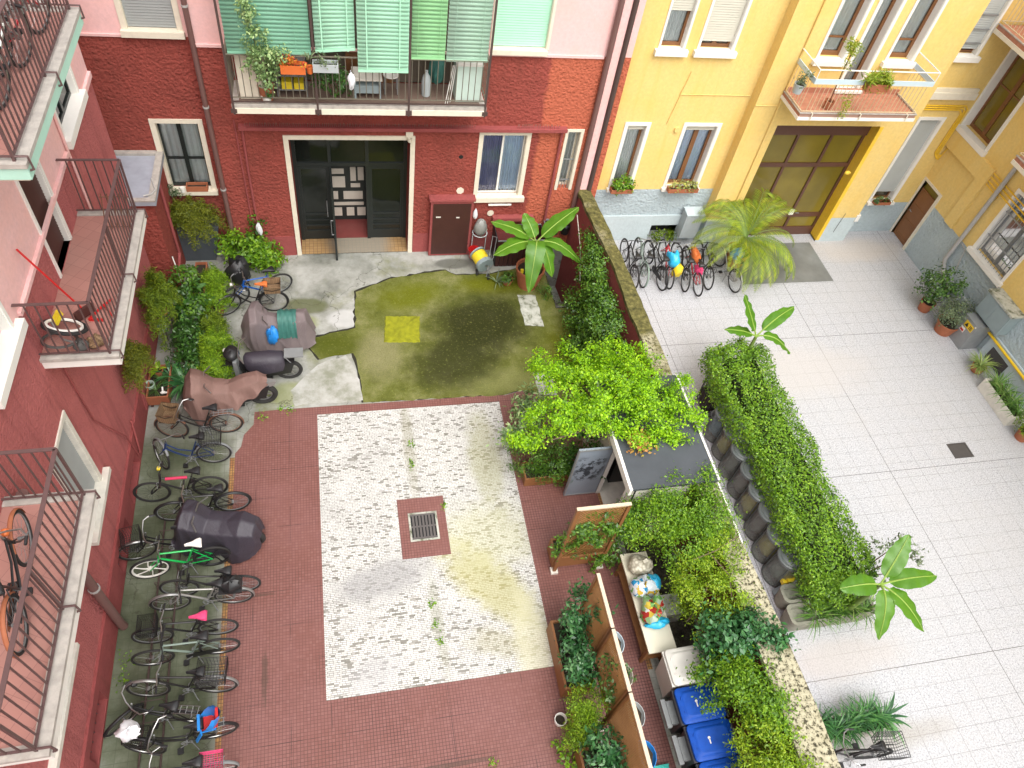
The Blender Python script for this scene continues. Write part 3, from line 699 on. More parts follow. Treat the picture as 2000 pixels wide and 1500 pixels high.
def window(par, fr, a0, a1, z0, z1, trim='cream', tw=.10, sill='cream', so=.12, sash='white', mull=1, tr=None, curtain=None, glass='glass',
           shutter=None, sz=None, bars=None, top=True, sd=.14, sillz=.09, name='window', c=0., sw=.055, cur2=None):
    """surround > sill, sash, pane, curtain, shutter, bars"""
    t_ = MB()
    fbox(t_, fr, a0-tw, a0, z0, z1, c-.003, c+.022); fbox(t_, fr, a1, a1+tw, z0, z1, c-.003, c+.022)
    if top: fbox(t_, fr, a0-tw, a1+tw, z1, z1+tw, c-.003, c+.024)
    w = part(name, t_, M[trim], par)
    r_ = MB(); fbox(r_, fr, a0, a0+.012, z0, z1, c-sd-.05, c); fbox(r_, fr, a1-.012, a1, z0, z1, c-sd-.05, c); fbox(r_, fr, a0+.012, a1-.012, z1-.012, z1, c-sd-.05, c); part('reveal', r_, M[trim], w)
    if sill:
        s_ = MB(); fbox(s_, fr, a0-so, a1+so, z0-sillz, z0+.003, c-.12, c+.11); part('sill', s_, M[sill], w)
    f_ = MB(); d0, d1 = c-sd-.05, c-sd
    fbox(f_, fr, a0, a0+sw, z0, z1, d0, d1); fbox(f_, fr, a1-sw, a1, z0, z1, d0, d1)
    fbox(f_, fr, a0+sw, a1-sw, z0, z0+sw*1.2, d0, d1); fbox(f_, fr, a0+sw, a1-sw, z1-sw, z1, d0, d1)
    for i in range(1, mull+1):
        x = a0+(a1-a0)*i/(mull+1); fbox(f_, fr, x-sw*.8, x+sw*.8, z0+sw*1.2, z1-sw, d0-.002, d1+.002)
    if tr:
        for q in tr: fbox(f_, fr, a0+sw, a1-sw, q-.02, q+.02, d0+.003, d1-.003)
    part('sash', f_, M[sash], w)
    g_ = MB(); fquad(g_, fr, a0+.01, a1-.01, z0+.01, z1-.01, c-sd-.025); part('pane', g_, M[glass], w)
    def wavy(b0, b1, mat):
        rows = []
        for z in (z0+.03, (z0+z1)/2, z1-.05):
            k = 28; rows.append([fr.P(b0+(b1-b0)*i/k, z, c-sd-.075-.018*math.sin(i*1.7+.3*z)-.012*math.sin(i*.9)) for i in range(k+1)])
        m_ = MB(); m_.grid(rows); part('curtain', m_, M[mat], w)
    if curtain: wavy(a0+.02, (a0+a1)/2 if cur2 else a1-.02, curtain)
    if cur2: wavy((a0+a1)/2+.02, a1-.02, cur2)
    if shutter:
        h_ = MB(); z = sz if sz is not None else z0+.02
        while z < z1-.02:
            h_.hexa([fr.P(a0+.01,z,c-.085), fr.P(a1-.01,z,c-.085), fr.P(a1-.01,z,c-.075), fr.P(a0+.01,z,c-.075), fr.P(a0+.01,z+.048,c-.10), fr.P(a1-.01,z+.048,c-.10), fr.P(a1-.01,z+.048,c-.085), fr.P(a0+.01,z+.048,c-.085)])
            z += .055
        part('shutter', h_, M[shutter], w)
    if bars:
        b_ = MB(); n_, rows_ = bars
        for i in range(n_):
            x = a0+(a1-a0)*(i+.5)/n_; b_.tube([fr.P(x,z0+.01,c-.05), fr.P(x,z1-.01,c-.05)], .009, 5)
        for q in rows_: fbox(b_, fr, a0, a1, q-.018, q+.018, c-.056, c-.044)
        part('bars', b_, M['steel'], w)
    return w
def railing(fr, runs, z0, z1, mat, par, step=.115, bar=.011, post=(), lower=.10, name='railing', top=.022):
    """runs: list of ((a,c),(a,c)) in the frame"""
    m_ = MB()
    for (a, c), (b, d) in runs:
        L_ = math.hypot(b-a, d-c); n_ = max(2, int(L_/step))
        m_.bar(fr.P(a,z1,c), fr.P(b,z1,d), top*2, .012 if top < .03 else .02)
        m_.bar(fr.P(a,z0+lower,c), fr.P(b,z0+lower,d), .03, .012)
        for i in range(1, n_):
            q = i/n_; x, y = a+(b-a)*q, c+(d-c)*q
            m_.tube([fr.P(x,z0+lower,y), fr.P(x,z1-.005,y)], bar, 5, caps=False)
    for (a, c, zz) in post: m_.bar(fr.P(a,z0-.12,c), fr.P(a,zz,c), .035, .035, up=tuple(fr.n))
    return part(name, m_, mat, par)
def shell(fr, a0, a1, z1, deep, par, mat, back0=1.9):
    """roof, end walls and rear wall that close a building behind its courtyard front"""
    m_ = MB(); P_ = fr.P
    m_.quad(P_(a0,z1,0), P_(a1,z1,0), P_(a1,z1,-deep), P_(a0,z1,-deep)); m_.quad(P_(a0,0,-deep), P_(a1,0,-deep), P_(a1,z1,-deep), P_(a0,z1,-deep))
    m_.quad(P_(a0,0,0), P_(a0,0,-deep), P_(a0,z1,-deep), P_(a0,z1,0)); m_.quad(P_(a1,0,0), P_(a1,0,-deep), P_(a1,z1,-deep), P_(a1,z1,0))
    part('rear_walls', m_, mat, par)

# ------------------------------------------------ red building at the back
D = 15.06
FB = Fr((0, D, 0), (1,0,0), (0,-1,0)); FB2 = Fr((0, 15.3, 0), (1,0,0), (0,-1,0))
TOPZ = 9.6
RB = thing('apartment_building', 'red and pink apartment building with the black entrance door and green blinds', 'building', (1.5, D, 0))
doorhole = (-.99, 1.73, 0., 3.42, .6, 0)
holesB = [doorhole, (3.44, 4.50, 1.80, 3.56), (5.50, 5.82, 1.98, 3.66), (3.42, 4.60, 5.66, 8.2), (-1.75, 3.1, 4.82, 7.4, .05)]
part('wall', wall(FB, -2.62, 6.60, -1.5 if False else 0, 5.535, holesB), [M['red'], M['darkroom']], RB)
part('upper_wall', wall(FB, -2.62, 6.60, 5.535, TOPZ, [h for h in holesB if h[3] > 5.6]), [M['pink'], M['darkroom']], RB)
holes2 = [(-3.74, -2.86, 1.90, 3.64), (-3.76, -2.84, 5.68, 8.0)]
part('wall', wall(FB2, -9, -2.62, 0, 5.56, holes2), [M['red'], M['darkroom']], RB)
part('upper_wall', wall(FB2, -9, -2.62, 5.56, TOPZ, holes2), [M['pink'], M['darkroom']], RB)
m = MB(); m.quad((-2.62,15.06,0), (-2.62,15.3,0), (-2.62,15.3,TOPZ), (-2.62,15.06,TOPZ)); part('wall_return', m, M['red'], RB)
shell(Fr((0,15.3,0), (1,0,0), (0,-1,0)), -9, 6.6, TOPZ, 8., RB, M['pink'])
m = MB(); fbox(m, FB, -2.60, 5.95, 5.50, 5.555, 0, .035); fbox(m, FB2, -4.9, -2.75, 5.53, 5.58, 0, .035); part('string_course', m, M['pink'], RB)
m = MB(); fbox(m, FB, -2.62, -1.13, 0, .62, 0, .02); fbox(m, FB, 1.85, 5.28, 0, .62, 0, .02); part('plinth', m, M['red_smooth'], RB)
m = MB(); fbox(m, FB, -1.99, 5.42, 3.72, 3.80, 0, .16); part('ledge', m, M['red_smooth'], RB)
m = MB()
x = -1.85
while x < 3.2: m.bar(FB.P(x,3.80,.10), FB.P(x+rnd.uniform(-.02,.02),3.90,.12), .006, .004); x += .045
x = 4.2
while x < 5.2: m.bar(FB.P(x,3.80,.10), FB.P(x+rnd.uniform(-.02,.02),3.92,.12), .008, .006); x += .05
part('pigeon_spikes', m, M['railgrey'], RB, smooth=None)
m = MB(); m.tube([FB.P(-1.93,3.74,.05), FB.P(-1.95,2.6,.05), FB.P(-1.95,.7,.05)], .028); part('pipe', m, M['red_smooth'], RB)
m = MB(); m.tube([FB.P(-2.07,3.9,.03), FB.P(-2.07,1.3,.03)], .018); m.tube([FB.P(-2.07,1.3,.03), FB.P(-1.95,1.1,.05)], .018); part('pipe', m, M['red_smooth'], RB)
m = MB(); m.tube([FB.P(5.33,3.74,.06), FB.P(5.33,1.0,.06), FB.P(5.30,.0,.06)], .035); part('pipe', m, M['red_smooth'], RB)
m = MB(); m.tube([FB.P(-2.57,TOPZ-.2,.06), FB.P(-2.57,0,.06)], .055, 10)
part('drainpipe', m, M['pipebrown'], RB)
m = MB()
for z in (2.1, 4.2, 6.3): m.tube([FB.P(-2.57,z,.06), FB.P(-2.57,z+.04,.06)], .066, 10)
part('pipe_clip', m, M['pipegrey'], RB)
m = MB(); m.tube([FB.P(6.03,TOPZ-.2,.08), FB.P(6.03,1.3,.08), FB.P(5.95,.9,.08)], .065, 10); part('drainpipe', m, M['pipebrown'], RB)
m = MB(); m.lathe([(.11,0), (.12,.25), (.08,.3)], (5.95, D-.1, .62)); part('pipe_shoe', m, M['black'], RB)
m = MB(); fbox(m, FB, 6.10, 6.29, .0, TOPZ, 0, .05); part('corner_strip', m, M['pink'], RB)
m = MB(); m.tube([FB.P(6.36,TOPZ-.2,.06), FB.P(6.36,1.9,.06)], .06, 10); part('drainpipe', m, M['brownmetal'], RB)
window(RB, FB2, -3.74, -2.86, 1.90, 3.64, tw=.10, sash='blackframe', mull=1, tr=(2.65,), curtain='curtain', sillz=.10)
window(RB, FB2, -3.76, -2.84, 5.68, 8.0, sash='wood', mull=1, shutter='slatdark', curtain='curtain', sillz=.12)
window(RB, FB, 3.44, 4.50, 1.80, 3.56, sash='white', sw=.03, mull=1, curtain='curtainviolet', cur2='curtainblue', so=.16, sillz=.13)
m = MB(); m.tube([FB.P(3.75,1.56,.06), FB.P(4.35,1.56,.06)], .03, 8); part('lamp_tube', m, M['white'], RB)
window(RB, FB, 5.50, 5.82, 1.98, 3.66, tw=.07, sill=None, sash='cream', mull=0, bars=(4, (2.25, 2.85)), curtain='curtain', sd=.2)
window(RB, FB, 3.42, 4.60, 5.66, 8.2, tw=.06, sash='white', mull=1, shutter='slatmint', sillz=.10, so=.02)
# entrance: frame, transom, leaves, hall
m = MB(); fbox(m, FB, -1.10, -.99, 0, 3.42, -.003, .03); fbox(m, FB, 1.73, 1.84, 0, 3.42, -.003, .03); fbox(m, FB, -1.10, 1.84, 3.42, 3.52, -.003, .032)
dr = part('entrance_door', m, M['cream'], RB)
m = MB(); yd = -.6
for a0, a1 in ((-.99,-.90), (-.17,-.10), (.72,.80), (1.64,1.73)): fbox(m, FB, a0, a1, 0, 3.42, yd-.04, yd+.04)
for z0, z1 in ((2.30,2.38), (3.34,3.42)):
    for a0, a1 in ((-.90,-.17), (-.10,.72), (.80,1.64)): fbox(m, FB, a0, a1, z0, z1, yd-.038, yd+.038)
part('door_frame', m, M['blackframe'], dr)
def leaf(o, ux, uy, w_):
    f = Fr(o, (ux,uy,0), (uy,-ux,0)); mm = MB()
    fbox(mm, f, 0, .07, 0.02, 2.28, -.025, .025); fbox(mm, f, w_-.07, w_, 0.02, 2.28, -.025, .025)
    for z0, z1 in ((.02,.30), (.62,.66), (.44,.48), (.80,.86), (2.2,2.28)): fbox(mm, f, .07, w_-.07, z0, z1, -.023, .023)
    l_ = part('door_leaf', mm, M['blackframe'], dr)
    gm = MB(); fquad(gm, f, .07, w_-.07, .3, 2.2, 0.); part('glass', gm, M['blackglass'], dr)
    hm = MB(); hm.tube([f.P(w_-.10,.8,.03), f.P(w_-.10,.8,.08), f.P(w_-.10,1.25,.08), f.P(w_-.10,1.25,.03)], .014, 6); part('handle', hm, M['steel'], dr)
leaf((-.90, D+.6, 0), 1, 0, .73); leaf((1.64, D+.6, 0), -1, 0, .84); leaf((-.13, D+.55, 0), .02, -.9998, .84)
m = MB()
for a0, a1 in ((-.9,-.17), (-.10,.72), (.8,1.64)): fquad(m, FB, a0, a1, 2.38, 3.34, yd)
part('fanlight', m, M['blackglass'], dr)
t = NT('hall_marble'); t.color(t.mix(t.noise(3, 6, .7), (.50,.42,.34), (.72,.66,.58))); t.rough(.3); M['marble'] = t.m
m = MB(); m.box(-.99, 1.73, 16.42, 16.5, 0, 2.9); m.box(-1.05, -.99, 15.7, 16.42, 0, 2.9); m.box(1.73, 1.79, 15.7, 16.42, 0, 2.9); m.box(-1.05, 1.79, 15.7, 16.5, 2.9, 2.96); hall = part('hall', m, M['blackframe'], dr)
m = MB()
for a0, a1, z0, z1 in ((-.1,.10,.15,.42), (.22,.42,.15,.42), (.5,.72,.15,.42), (-.10,.68,.50,.60), (-.12,.02,.70,.95), (.16,.66,.70,.95), (-.12,.22,1.08,1.42), (.36,.60,1.08,1.2), (.36,.50,1.28,1.7), (-.12,.2,1.5,1.66), (.55,.7,1.3,1.7), (-.8,-.3,.2,.6), (-.8,-.3,.9,1.5), (.9,1.5,.3,.8)): m.box(a0, a1, 16.405, 16.42, z0, z1)
part('marble_panel', m, M['marble'], dr)
m = MB(); m.quad((-.99,15.66,.006), (1.73,15.66,.006), (1.73,16.42,.006), (-.99,16.42,.006)); part('hall_floor', m, plain('red_hall_floor', (.20,.045,.04), .35, .1), dr)
t = NT('ochre_threshold_tiles'); br = t.new('ShaderNodeTexBrick', offset=0.); t.link(t.co, br.inputs['Vector']); br.inputs['Scale'].default_value = 1
for k, v in (('Brick Width', .1), ('Row Height', .1), ('Mortar Size', .005)): br.inputs[k].default_value = v
br.inputs['Color1'].default_value = lin((.42,.27,.12)); br.inputs['Color2'].default_value = lin((.36,.22,.09)); br.inputs['Mortar'].default_value = lin((.18,.11,.06))
mk = blobmask(t, -1.0+.0, .35, .75, 1.2, 0, .6, .2); c = t.mix(t.math('MULTIPLY', mk, .8), br.outputs['Color'], (.26,.25,.21)); t.color(c); t.rough(.6)
m = MB(); m.quad((-.99,15.07,.004), (1.73,15.07,.004), (1.73,15.66,.004), (-.99,15.66,.004)); part('threshold', m, t.m, dr)
m = MB(); m.box(1.62, 1.78, 14.98, 15.04, 3.53, 3.68); m.lathe([(.03,0), (.05,.03), (.05,.10)], (1.70, 14.95, 3.42)); part('lamp', m, M['cream'], RB)
m = MB(); m.cyl(FB.P(2.95,2.95,-.05), FB.P(2.95,2.95,.003), .055, n=10); part('vent_hole', m, M['darkroom'], RB)
m = MB(); m.cyl(FB.P(3.85,1.25,.0), FB.P(3.85,1.25,.012), .09, n=9); m.cyl(FB.P(3.0,1.97,.0), FB.P(3.0,1.97,.012), .10, n=7); m.cyl(FB.P(3.7,.72,.02), FB.P(3.7,.72,.032), .12, n=8); part('plaster_patch', m, M['cream'], RB)
# first-floor balcony with its blinds
m = MB(); m.box(-1.93, 3.22, 14.10, D, 4.64, 4.80); bal = part('balcony', m, M['concrete_edge'], RB)
m = MB()
for a0, a1 in ((-1.87,-.33), (-.20,1.50), (1.64,3.17)): m.box(a0, a1, 14.085, 14.10, 4.645, 4.765)
part('fascia', m, M['cream'], bal)
m = MB(); m.box(-1.93, 3.22, 14.10, 14.24, 4.80, 4.84); part('kerb', m, M['concrete_edge'], bal)
m = MB(); m.box(-1.8, 3.1, 14.26, 15.08, 4.801, 4.812); part('floor', m, plain('brown_balcony_tiles', (.155,.105,.08), .6, .2, 3), bal)
rl = railing(FB, [((-1.90,.93), (3.19,.93)), ((-1.90,.0), (-1.90,.93)), ((3.19,.0), (3.19,.93))], 4.82, 5.86, M['railgrey'], bal, step=.13, bar=.0095, lower=.16)
m = MB()
for x in (-1.9, -.27, 1.57, 3.19): m.bar(FB.P(x,4.62,.95), FB.P(x,9.0,.95), .04, .04, up=(0,1,0)); m.box(x-.06, x+.06, 14.078, 14.10, 4.66, 4.75)
m.bar(FB.P(-1.9,4.9,.95), FB.P(3.19,4.9,.95), .02, .03); part('post', m, M['brownmetal'], bal)
def blind(a0, a1, zb, mat, lab, tilt=0., c=.90, pitch=.078):
    mm = MB(); z = zb
    while z < 8.4:
        k = tilt*(1-min(1, (z-zb)/1.2))
        mm.hexa([FB.P(a0,z,c+.03), FB.P(a1,z+k,c+.03), FB.P(a1,z+k,c+.034), FB.P(a0,z,c+.034), FB.P(a0,z+pitch*.8,c-.012), FB.P(a1,z+pitch*.8+k,c-.012), FB.P(a1,z+pitch*.8+k,c-.006), FB.P(a0,z+pitch*.8,c-.006)])
        z += pitch
    b = part('blind', mm, M[mat], bal, label=lab, smooth=None)
    cd = MB()
    for q in (.18, .82): cd.bar(FB.P(a0+(a1-a0)*q,zb,c+.04), FB.P(a0+(a1-a0)*q,8.4,c+.04), .025 if mat == 'slatmint' else .008, .004, up=(0,1,0))
    part('tape', cd, M[mat], bal)
    bm = MB(); bm.bar(FB.P(a0,zb-.02,c+.02), FB.P(a1,zb-.02+tilt,c+.02), .035, .05); part('bottom_rail', bm, M[mat], bal)
blind(-1.84, -.31, 5.92, 'slatgreen', 'deep green slatted blind, leftmost', .02)
blind(-.23, .52, 5.98, 'slatmint', 'pale green slatted blind with a crooked bottom rail', .07)
blind(.56, 1.54, 5.66, 'slatmint', 'pale green blind with white tapes hanging over the rail', 0, .985)
blind(1.60, 2.27, 5.90, 'slatlime', 'bright green slatted blind')
blind(2.30, 3.14, 5.88, 'slatgrey', 'faded green slatted blind, rightmost', 0, .90, .082)
# balcony back wall, dark
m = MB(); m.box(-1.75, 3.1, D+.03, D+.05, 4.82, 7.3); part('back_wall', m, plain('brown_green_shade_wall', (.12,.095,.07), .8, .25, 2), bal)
m = MB(); fbox(m, FB, .35, .43, 4.82, 7.0, -.03, .03); fbox(m, FB, 1.25, 1.33, 4.82, 7.0, -.03, .03); fbox(m, FB, .43, 1.25, 4.82, 5.5, -.02, .01); part('balcony_door', m, M['wood'], bal)

# ------------------------------------------------ low annex in the corner
AX = thing('annex', 'low red annex with a cracked blue grey slab roof in the back left corner', 'annex', (-4.1, 14.4, 0))
m = MB(); m.box(-4.9, -3.80, 13.66, 15.29, 0, 2.80); part('wall', m, M['red'], AX)
m = MB(); m.box(-4.95, -3.72, 13.56, 15.295, 2.80, 2.90); sl_ = part('roof', m, M['slab'], AX)
m = MB(); m.box(-3.86, -3.715, 13.555, 15.295, 2.9, 2.94); m.box(-4.9, -3.86, 13.555, 13.66, 2.9, 2.94); m.box(-4.9, -3.86, 15.17, 15.294, 2.9, 2.96); part('coping', m, M['concrete_edge'], sl_)
m = MB(); m.tube([(-3.86,14.3,2.93), (-3.74,13.9,2.95), (-3.80,13.75,2.96), (-3.95,13.7,2.95)], .02); part('broken_hose', m, M['pipegrey'], sl_)
m = MB(); m.tube([(-3.76,14.4,2.75), (-3.76,14.4,.75), (-3.76,14.1,.62), (-3.76,13.7,.60)], .035); part('pipe', m, M['red_smooth'], AX)

# ------------------------------------------------ left building
FL = Fr((-4.25, 0, 0), (0,1,0), (1,0,0))
LB = thing('apartment_building', 'pink and red side building with three railed balconies on the left', 'building', (-4.25, 7, 0))
holesL = [(6.62, 7.50, 1.80, 3.66), (3.2, 4.45, 1.92, 3.66), (11.62, 12.9, 5.74, 7.4), (6.5, 7.5, 5.62, 7.6), (9.42, 10.24, 4.76, 7.2), (3.4, 4.4, 4.78, 7.2),
          (8.02, 9.0, .06, .46, .3), (6.58, 7.52, .06, .50, .3), (3.40, 4.40, .06, .50, .3), (9.0, 9.9, 8.25, 10.2)]
part('wall', wall(FL, -8, 13.78, .72, 5.55, holesL), [M['redL'], M['darkroom']], LB)
part('plinth', wall(FL, -8, 13.78, 0, .72, holesL, c=.045), [M['red_smooth'], M['darkroom']], LB)
m = MB(); m.quad((-4.25,-8,.72), (-4.205,-8,.72), (-4.205,13.78,.72), (-4.25,13.78,.72)); part('plinth_ledge', m, M['red_smooth'], LB)
part('upper_wall', wall(FL, -8, 13.78, 5.55, 11.0, holesL), [M['pink'], M['darkroom']], LB)
m = MB(); fbox(m, FL, 13.05, 13.78, 5.55, 5.66, 0, .05); fbox(m, FL, -8, 6.3, 5.55, 5.62, 0, .05); fbox(m, FL, 7.8, 11.4, 5.55, 5.62, 0, .05); part('string_course', m, M['pink'], LB)
m = MB(); m.quad((-4.25,13.78,.72), (-9,13.78,.72), (-9,13.78,5.55), (-4.25,13.78,5.55)); m.quad((-4.205,13.78,0), (-9,13.78,0), (-9,13.78,.72), (-4.205,13.78,.72)); part('end_wall', m, M['redL'], LB)
m = MB(); m.quad((-4.25,13.78,5.55), (-9,13.78,5.55), (-9,13.78,11), (-4.25,13.78,11)); m.quad((-4.25,-8,11), (-9,-8,11), (-9,13.78,11), (-4.25,13.78,11)); m.quad((-9,-8,0), (-9,13.78,0), (-9,13.78,11), (-9,-8,11)); m.quad((-4.25,-8,0), (-9,-8,0), (-9,-8,11), (-4.25,-8,11)); part('rear_walls', m, M['pink'], LB)
window(LB, FL, 6.62, 7.50, 1.80, 3.66, trim='whitedirty', sash='wood', shutter='slatdark', sill='whitedirty', so=.28, sillz=.10, tw=.08)
window(LB, FL, 3.2, 4.45, 1.92, 3.66, trim='whitedirty', sash='wood', shutter='slatdark', sill='whitedirty', so=.22, sillz=.10, tw=.08)
window(LB, FL, 11.62, 12.9, 5.74, 7.4, trim='white', sash='blackframe', sill='white', so=.14, sillz=.14, tw=.06, sd=.10)
window(LB, FL, 6.5, 7.5, 5.62, 7.6, trim='white', sash='blackframe', sill='white', so=.2, sillz=.14, tw=.06)
window(LB, FL, 9.42, 10.24, 4.76, 7.2, trim='white', sash='wood', sill=None, mull=1, tw=.07, shutter='cabinetbrown', sz=4.8, name='balcony_door')
window(LB, FL, 3.4, 4.4, 4.78, 7.2, trim='white', sash='wood', sill=None, mull=1, tw=.07, name='balcony_door')
window(LB, FL, 9.0, 9.9, 8.25, 10.2, trim='white', sash='wood', sill=None, mull=1, tw=.07, name='balcony_door')
for a0, a1, zt in ((8.02,9.0,.46), (6.58,7.52,.50), (3.40,4.40,.50)):
    m = MB(); fbox(m, FL, a0, a1, .06, zt, -.2, -.19)
    w_ = part('cellar_window', m, M['blackglass'], LB)
    m = MB()
    for i in range(7): m.tube([FL.P(a0+(a1-a0)*(i+.5)/7,.06,-.08), FL.P(a0+(a1-a0)*(i+.5)/7,zt,-.08)], .008, 5)
    part('bars', m, M['brownmetal'], w_)
m = MB(); m.tube([FL.P(5.62,4.6,.12), FL.P(5.62,.12,.12), FL.P(5.62,.02,.14)], .075, 10); dp_ = part('drainpipe', m, M['pipebrown'], LB)
m = MB(); m.tube([FL.P(5.62,1.62,.12), FL.P(5.62,1.66,.12)], .09, 10); part('pipe_clip', m, M['pipegrey'], dp_)
m = MB(); m.tube([FL.P(8.1,4.6,.03), FL.P(8.2,2.6,.03), FL.P(8.9,1.1,.06), FL.P(9.0,.3,.08)], .014, 5); m.tube([FL.P(9.35,1.0,.07), FL.P(9.1,.25,.08)], .02, 6); m.tube([FL.P(10.5,4.6,.03), FL.P(10.55,1.5,.03), FL.P(10.2,.2,.07)], .022, 6); m.tube([FL.P(10.62,4.6,.03), FL.P(10.66,1.5,.03), FL.P(10.3,.2,.07)], .022, 6); part('cable', m, M['red_smooth'], LB)
m = MB(); m.tube([FL.P(11.45,8,.03), FL.P(11.45,3.0,.03)], .022, 6); part('cable', m, M['pink'], LB)
M['floorpink'] = None
t = NT('pink_terracotta_floor'); br = t.new('ShaderNodeTexBrick', offset=0.); mp = t.new('ShaderNodeMapping'); mp.inputs['Rotation'].default_value = (0,0,.5); t.link(t.co, mp.inputs[0]); t.link(mp.outputs[0], br.inputs['Vector']); br.inputs['Scale'].default_value = 1
for k, v in (('Brick Width', .2), ('Row Height', .2), ('Mortar Size', .003)): br.inputs[k].default_value = v
br.inputs['Color1'].default_value = lin((.42,.20,.165)); br.inputs['Color2'].default_value = lin((.37,.17,.14)); br.inputs['Mortar'].default_value = lin((.22,.10,.085))
t.color(t.mix(t.math('MULTIPLY', t.noise(1.3, 5), .5), br.outputs['Color'], (.40,.22,.18))); t.rough(.6); M['floorpink'] = t.m
def side_balcony(y0, y1, zt, edge, rail, lab, xo=-3.25, h=1.04):
    m_ = MB(); m_.box(-4.25, xo+.02, y0+.02, y1-.02, zt-.20, zt-.045); b = part('balcony', m_, M[edge], LB, label=lab)
    m_ = MB(); m_.box(-4.25, xo-.14, y0+.14, y1-.14, zt-.045, zt-.012); part('floor', m_, M['floorpink'], b)
    m_ = MB(); m_.box(xo-.14, xo+.03, y0-.0, y1, zt-.05, zt+.005); m_.box(-4.25, xo-.14, y0, y0+.14, zt-.05, zt+.005); m_.box(-4.25, xo-.14, y1-.14, y1, zt-.05, zt+.005); part('kerb', m_, M['concrete_edge'], b)
    railing(FL, [((y0+.07,xo+4.25-.09), (y1-.07,xo+4.25-.09)), ((y0+.07,.0), (y0+.07,xo+4.25-.09)), ((y1-.07,.0), (y1-.07,xo+4.25-.09))], zt, zt+h, M[rail], b, step=.125, bar=.012, lower=.06, top=.025)
    m_ = MB(); xr = xo-.09
    for y in (y0+.07, (y0+y1)/2, y1-.07):
        m_.bar((xr,y,zt), (xr,y,zt+h), .03, .03)
        m_.tube([(xr,y,zt+.06), (xo+.05,y,zt+.06), (xo+.06,y,zt-.10), (xo+.0,y,zt-.12)], .015, 5)
    part('post', m_, M[rail], b)
    m_ = MB(); m_.box(-4.25, xo-.02, y0+.06, y1-.06, zt-.24, zt-.201); part('soffit', m_, M['cream'], b)
    return b
side_balcony(7.7, 11.0, 4.75, 'white', 'railbrown', 'balcony with pink floor tiles and a white edge')
side_balcony(2.38, 5.5, 4.75, 'white', 'railbrown', 'balcony with a tan bicycle behind its railing')
side_balcony(7.42, 10.9, 8.20, 'mint', 'railbrown', 'upper balcony with a mint green edge', xo=-3.22)
# ------------------------------------------------ yellow building
FY1 = Fr((0,15.35,0), (1,0,0), (0,-1,0)); FY2 = Fr((0,15.03,0), (1,0,0), (0,-1,0)); FY3 = Fr((0,15.43,0), (1,0,0), (0,-1,0)); FR = Fr((16.8,0,0), (0,1,0), (-1,0,0))
YB = thing('apartment_building', 'yellow apartment building with a grey plinth and a brown glazed gateway', 'building', (11.5, 15.2, 0))
ZT = 9.6
h1 = [(7.10, 7.60, 1.80, 3.66), (8.66, 9.52, 1.80, 3.66), (7.34, 7.90, 5.62, 7.4), (8.30, 9.12, 5.62, 7.6), (8.62, 9.42, -.02, .52, .4)]
part('wall', wall(FY1, 6.60, 10.1, 1.73, ZT, h1), [M['yellow'], M['dimroom']], YB)
part('plinth', wall(FY1, 6.60, 10.1, 0, 1.73, h1), [M['greyplinth'], M['darkroom']], YB)
m = wall(FY1, 6.60, 10.1, 0, .86, [h1[4]], c=.05, depth=.05); m.quad(FY1.P(6.6,.86,0), FY1.P(10.1,.86,0), FY1.P(10.1,.86,.05), FY1.P(6.6,.86,.05)); part('plinth', m, [M['greysmooth'], M['darkroom']], YB)
h2 = [(10.95, 13.95, 0, 3.9, .42, 0), (11.20, 11.86, 5.66, 8.2), (12.14, 12.66, 4.92, 8.2), (13.06, 13.74, 5.66, 8.2)]
m = wall(FY2, 10.1, 14.93, .88, ZT, h2); part('wall', m, [M['yellow'], M['dimroom']], YB)
m = MB(); m.quad((10.1,15.03,.88), (10.1,15.35,.88), (10.1,15.35,ZT), (10.1,15.03,ZT)); m.quad((14.93,15.03,.88), (14.93,15.43,.88), (14.93,15.43,ZT), (14.93,15.03,ZT)); part('wall_return', m, M['yellow'], YB)
m = wall(FY2, 10.1, 14.93, 0, .88, h2[:1]); m.quad((10.1,15.03,0), (10.1,15.35,0), (10.1,15.35,.88), (10.1,15.03,.88)); m.quad((14.93,15.03,0), (14.93,15.43,0), (14.93,15.43,.88), (14.93,15.03,.88)); part('plinth', m, M['greysmooth'], YB)
m = MB(); m.box(10.08, 10.94, 15.005, 15.03, .88, .92); part('plinth_cap', m, M['white'], YB)
m = MB(); m.quad((13.949,15.031,.05), (13.949,15.44,.05), (13.949,15.44,3.9), (13.949,15.031,3.9)); m.box(13.95, 14.06, 15.022, 15.0299, .05, 3.88); part('jamb', m, M['yellow_deep'], YB)
h3 = [(15.42, 16.10, 1.16, 3.86), (15.10, 15.86, 5.66, 8.2)]
part('wall', wall(FY3, 14.93, 16.8, 1.10, ZT, h3), [M['yellow'], M['dimroom']], YB)
part('plinth', wall(FY3, 14.93, 16.8, 0, 1.10, h3), [M['greyplinth'], M['darkroom']], YB)
hR = [(14.62, 15.36, 0, 1.96, .15), (14.25, 15.40, 3.74, 6.6), (11.34, 12.60, 1.76, 3.62)]
part('wall', wall(FR, -8, 15.43, 1.63, ZT, hR), [M['yellow'], M['dimroom']], YB)
part('plinth', wall(FR, -8, 15.43, 0, 1.63, hR), [M['greyplinth'], M['darkroom']], YB)
m = wall(FR, -8, 10.4, 0, .72, [], c=.05); m.quad(FR.P(-8,.72,0), FR.P(10.4,.72,0), FR.P(10.4,.72,.05), FR.P(-8,.72,.05)); part('plinth', m, M['greysmooth'], YB)
m = MB()
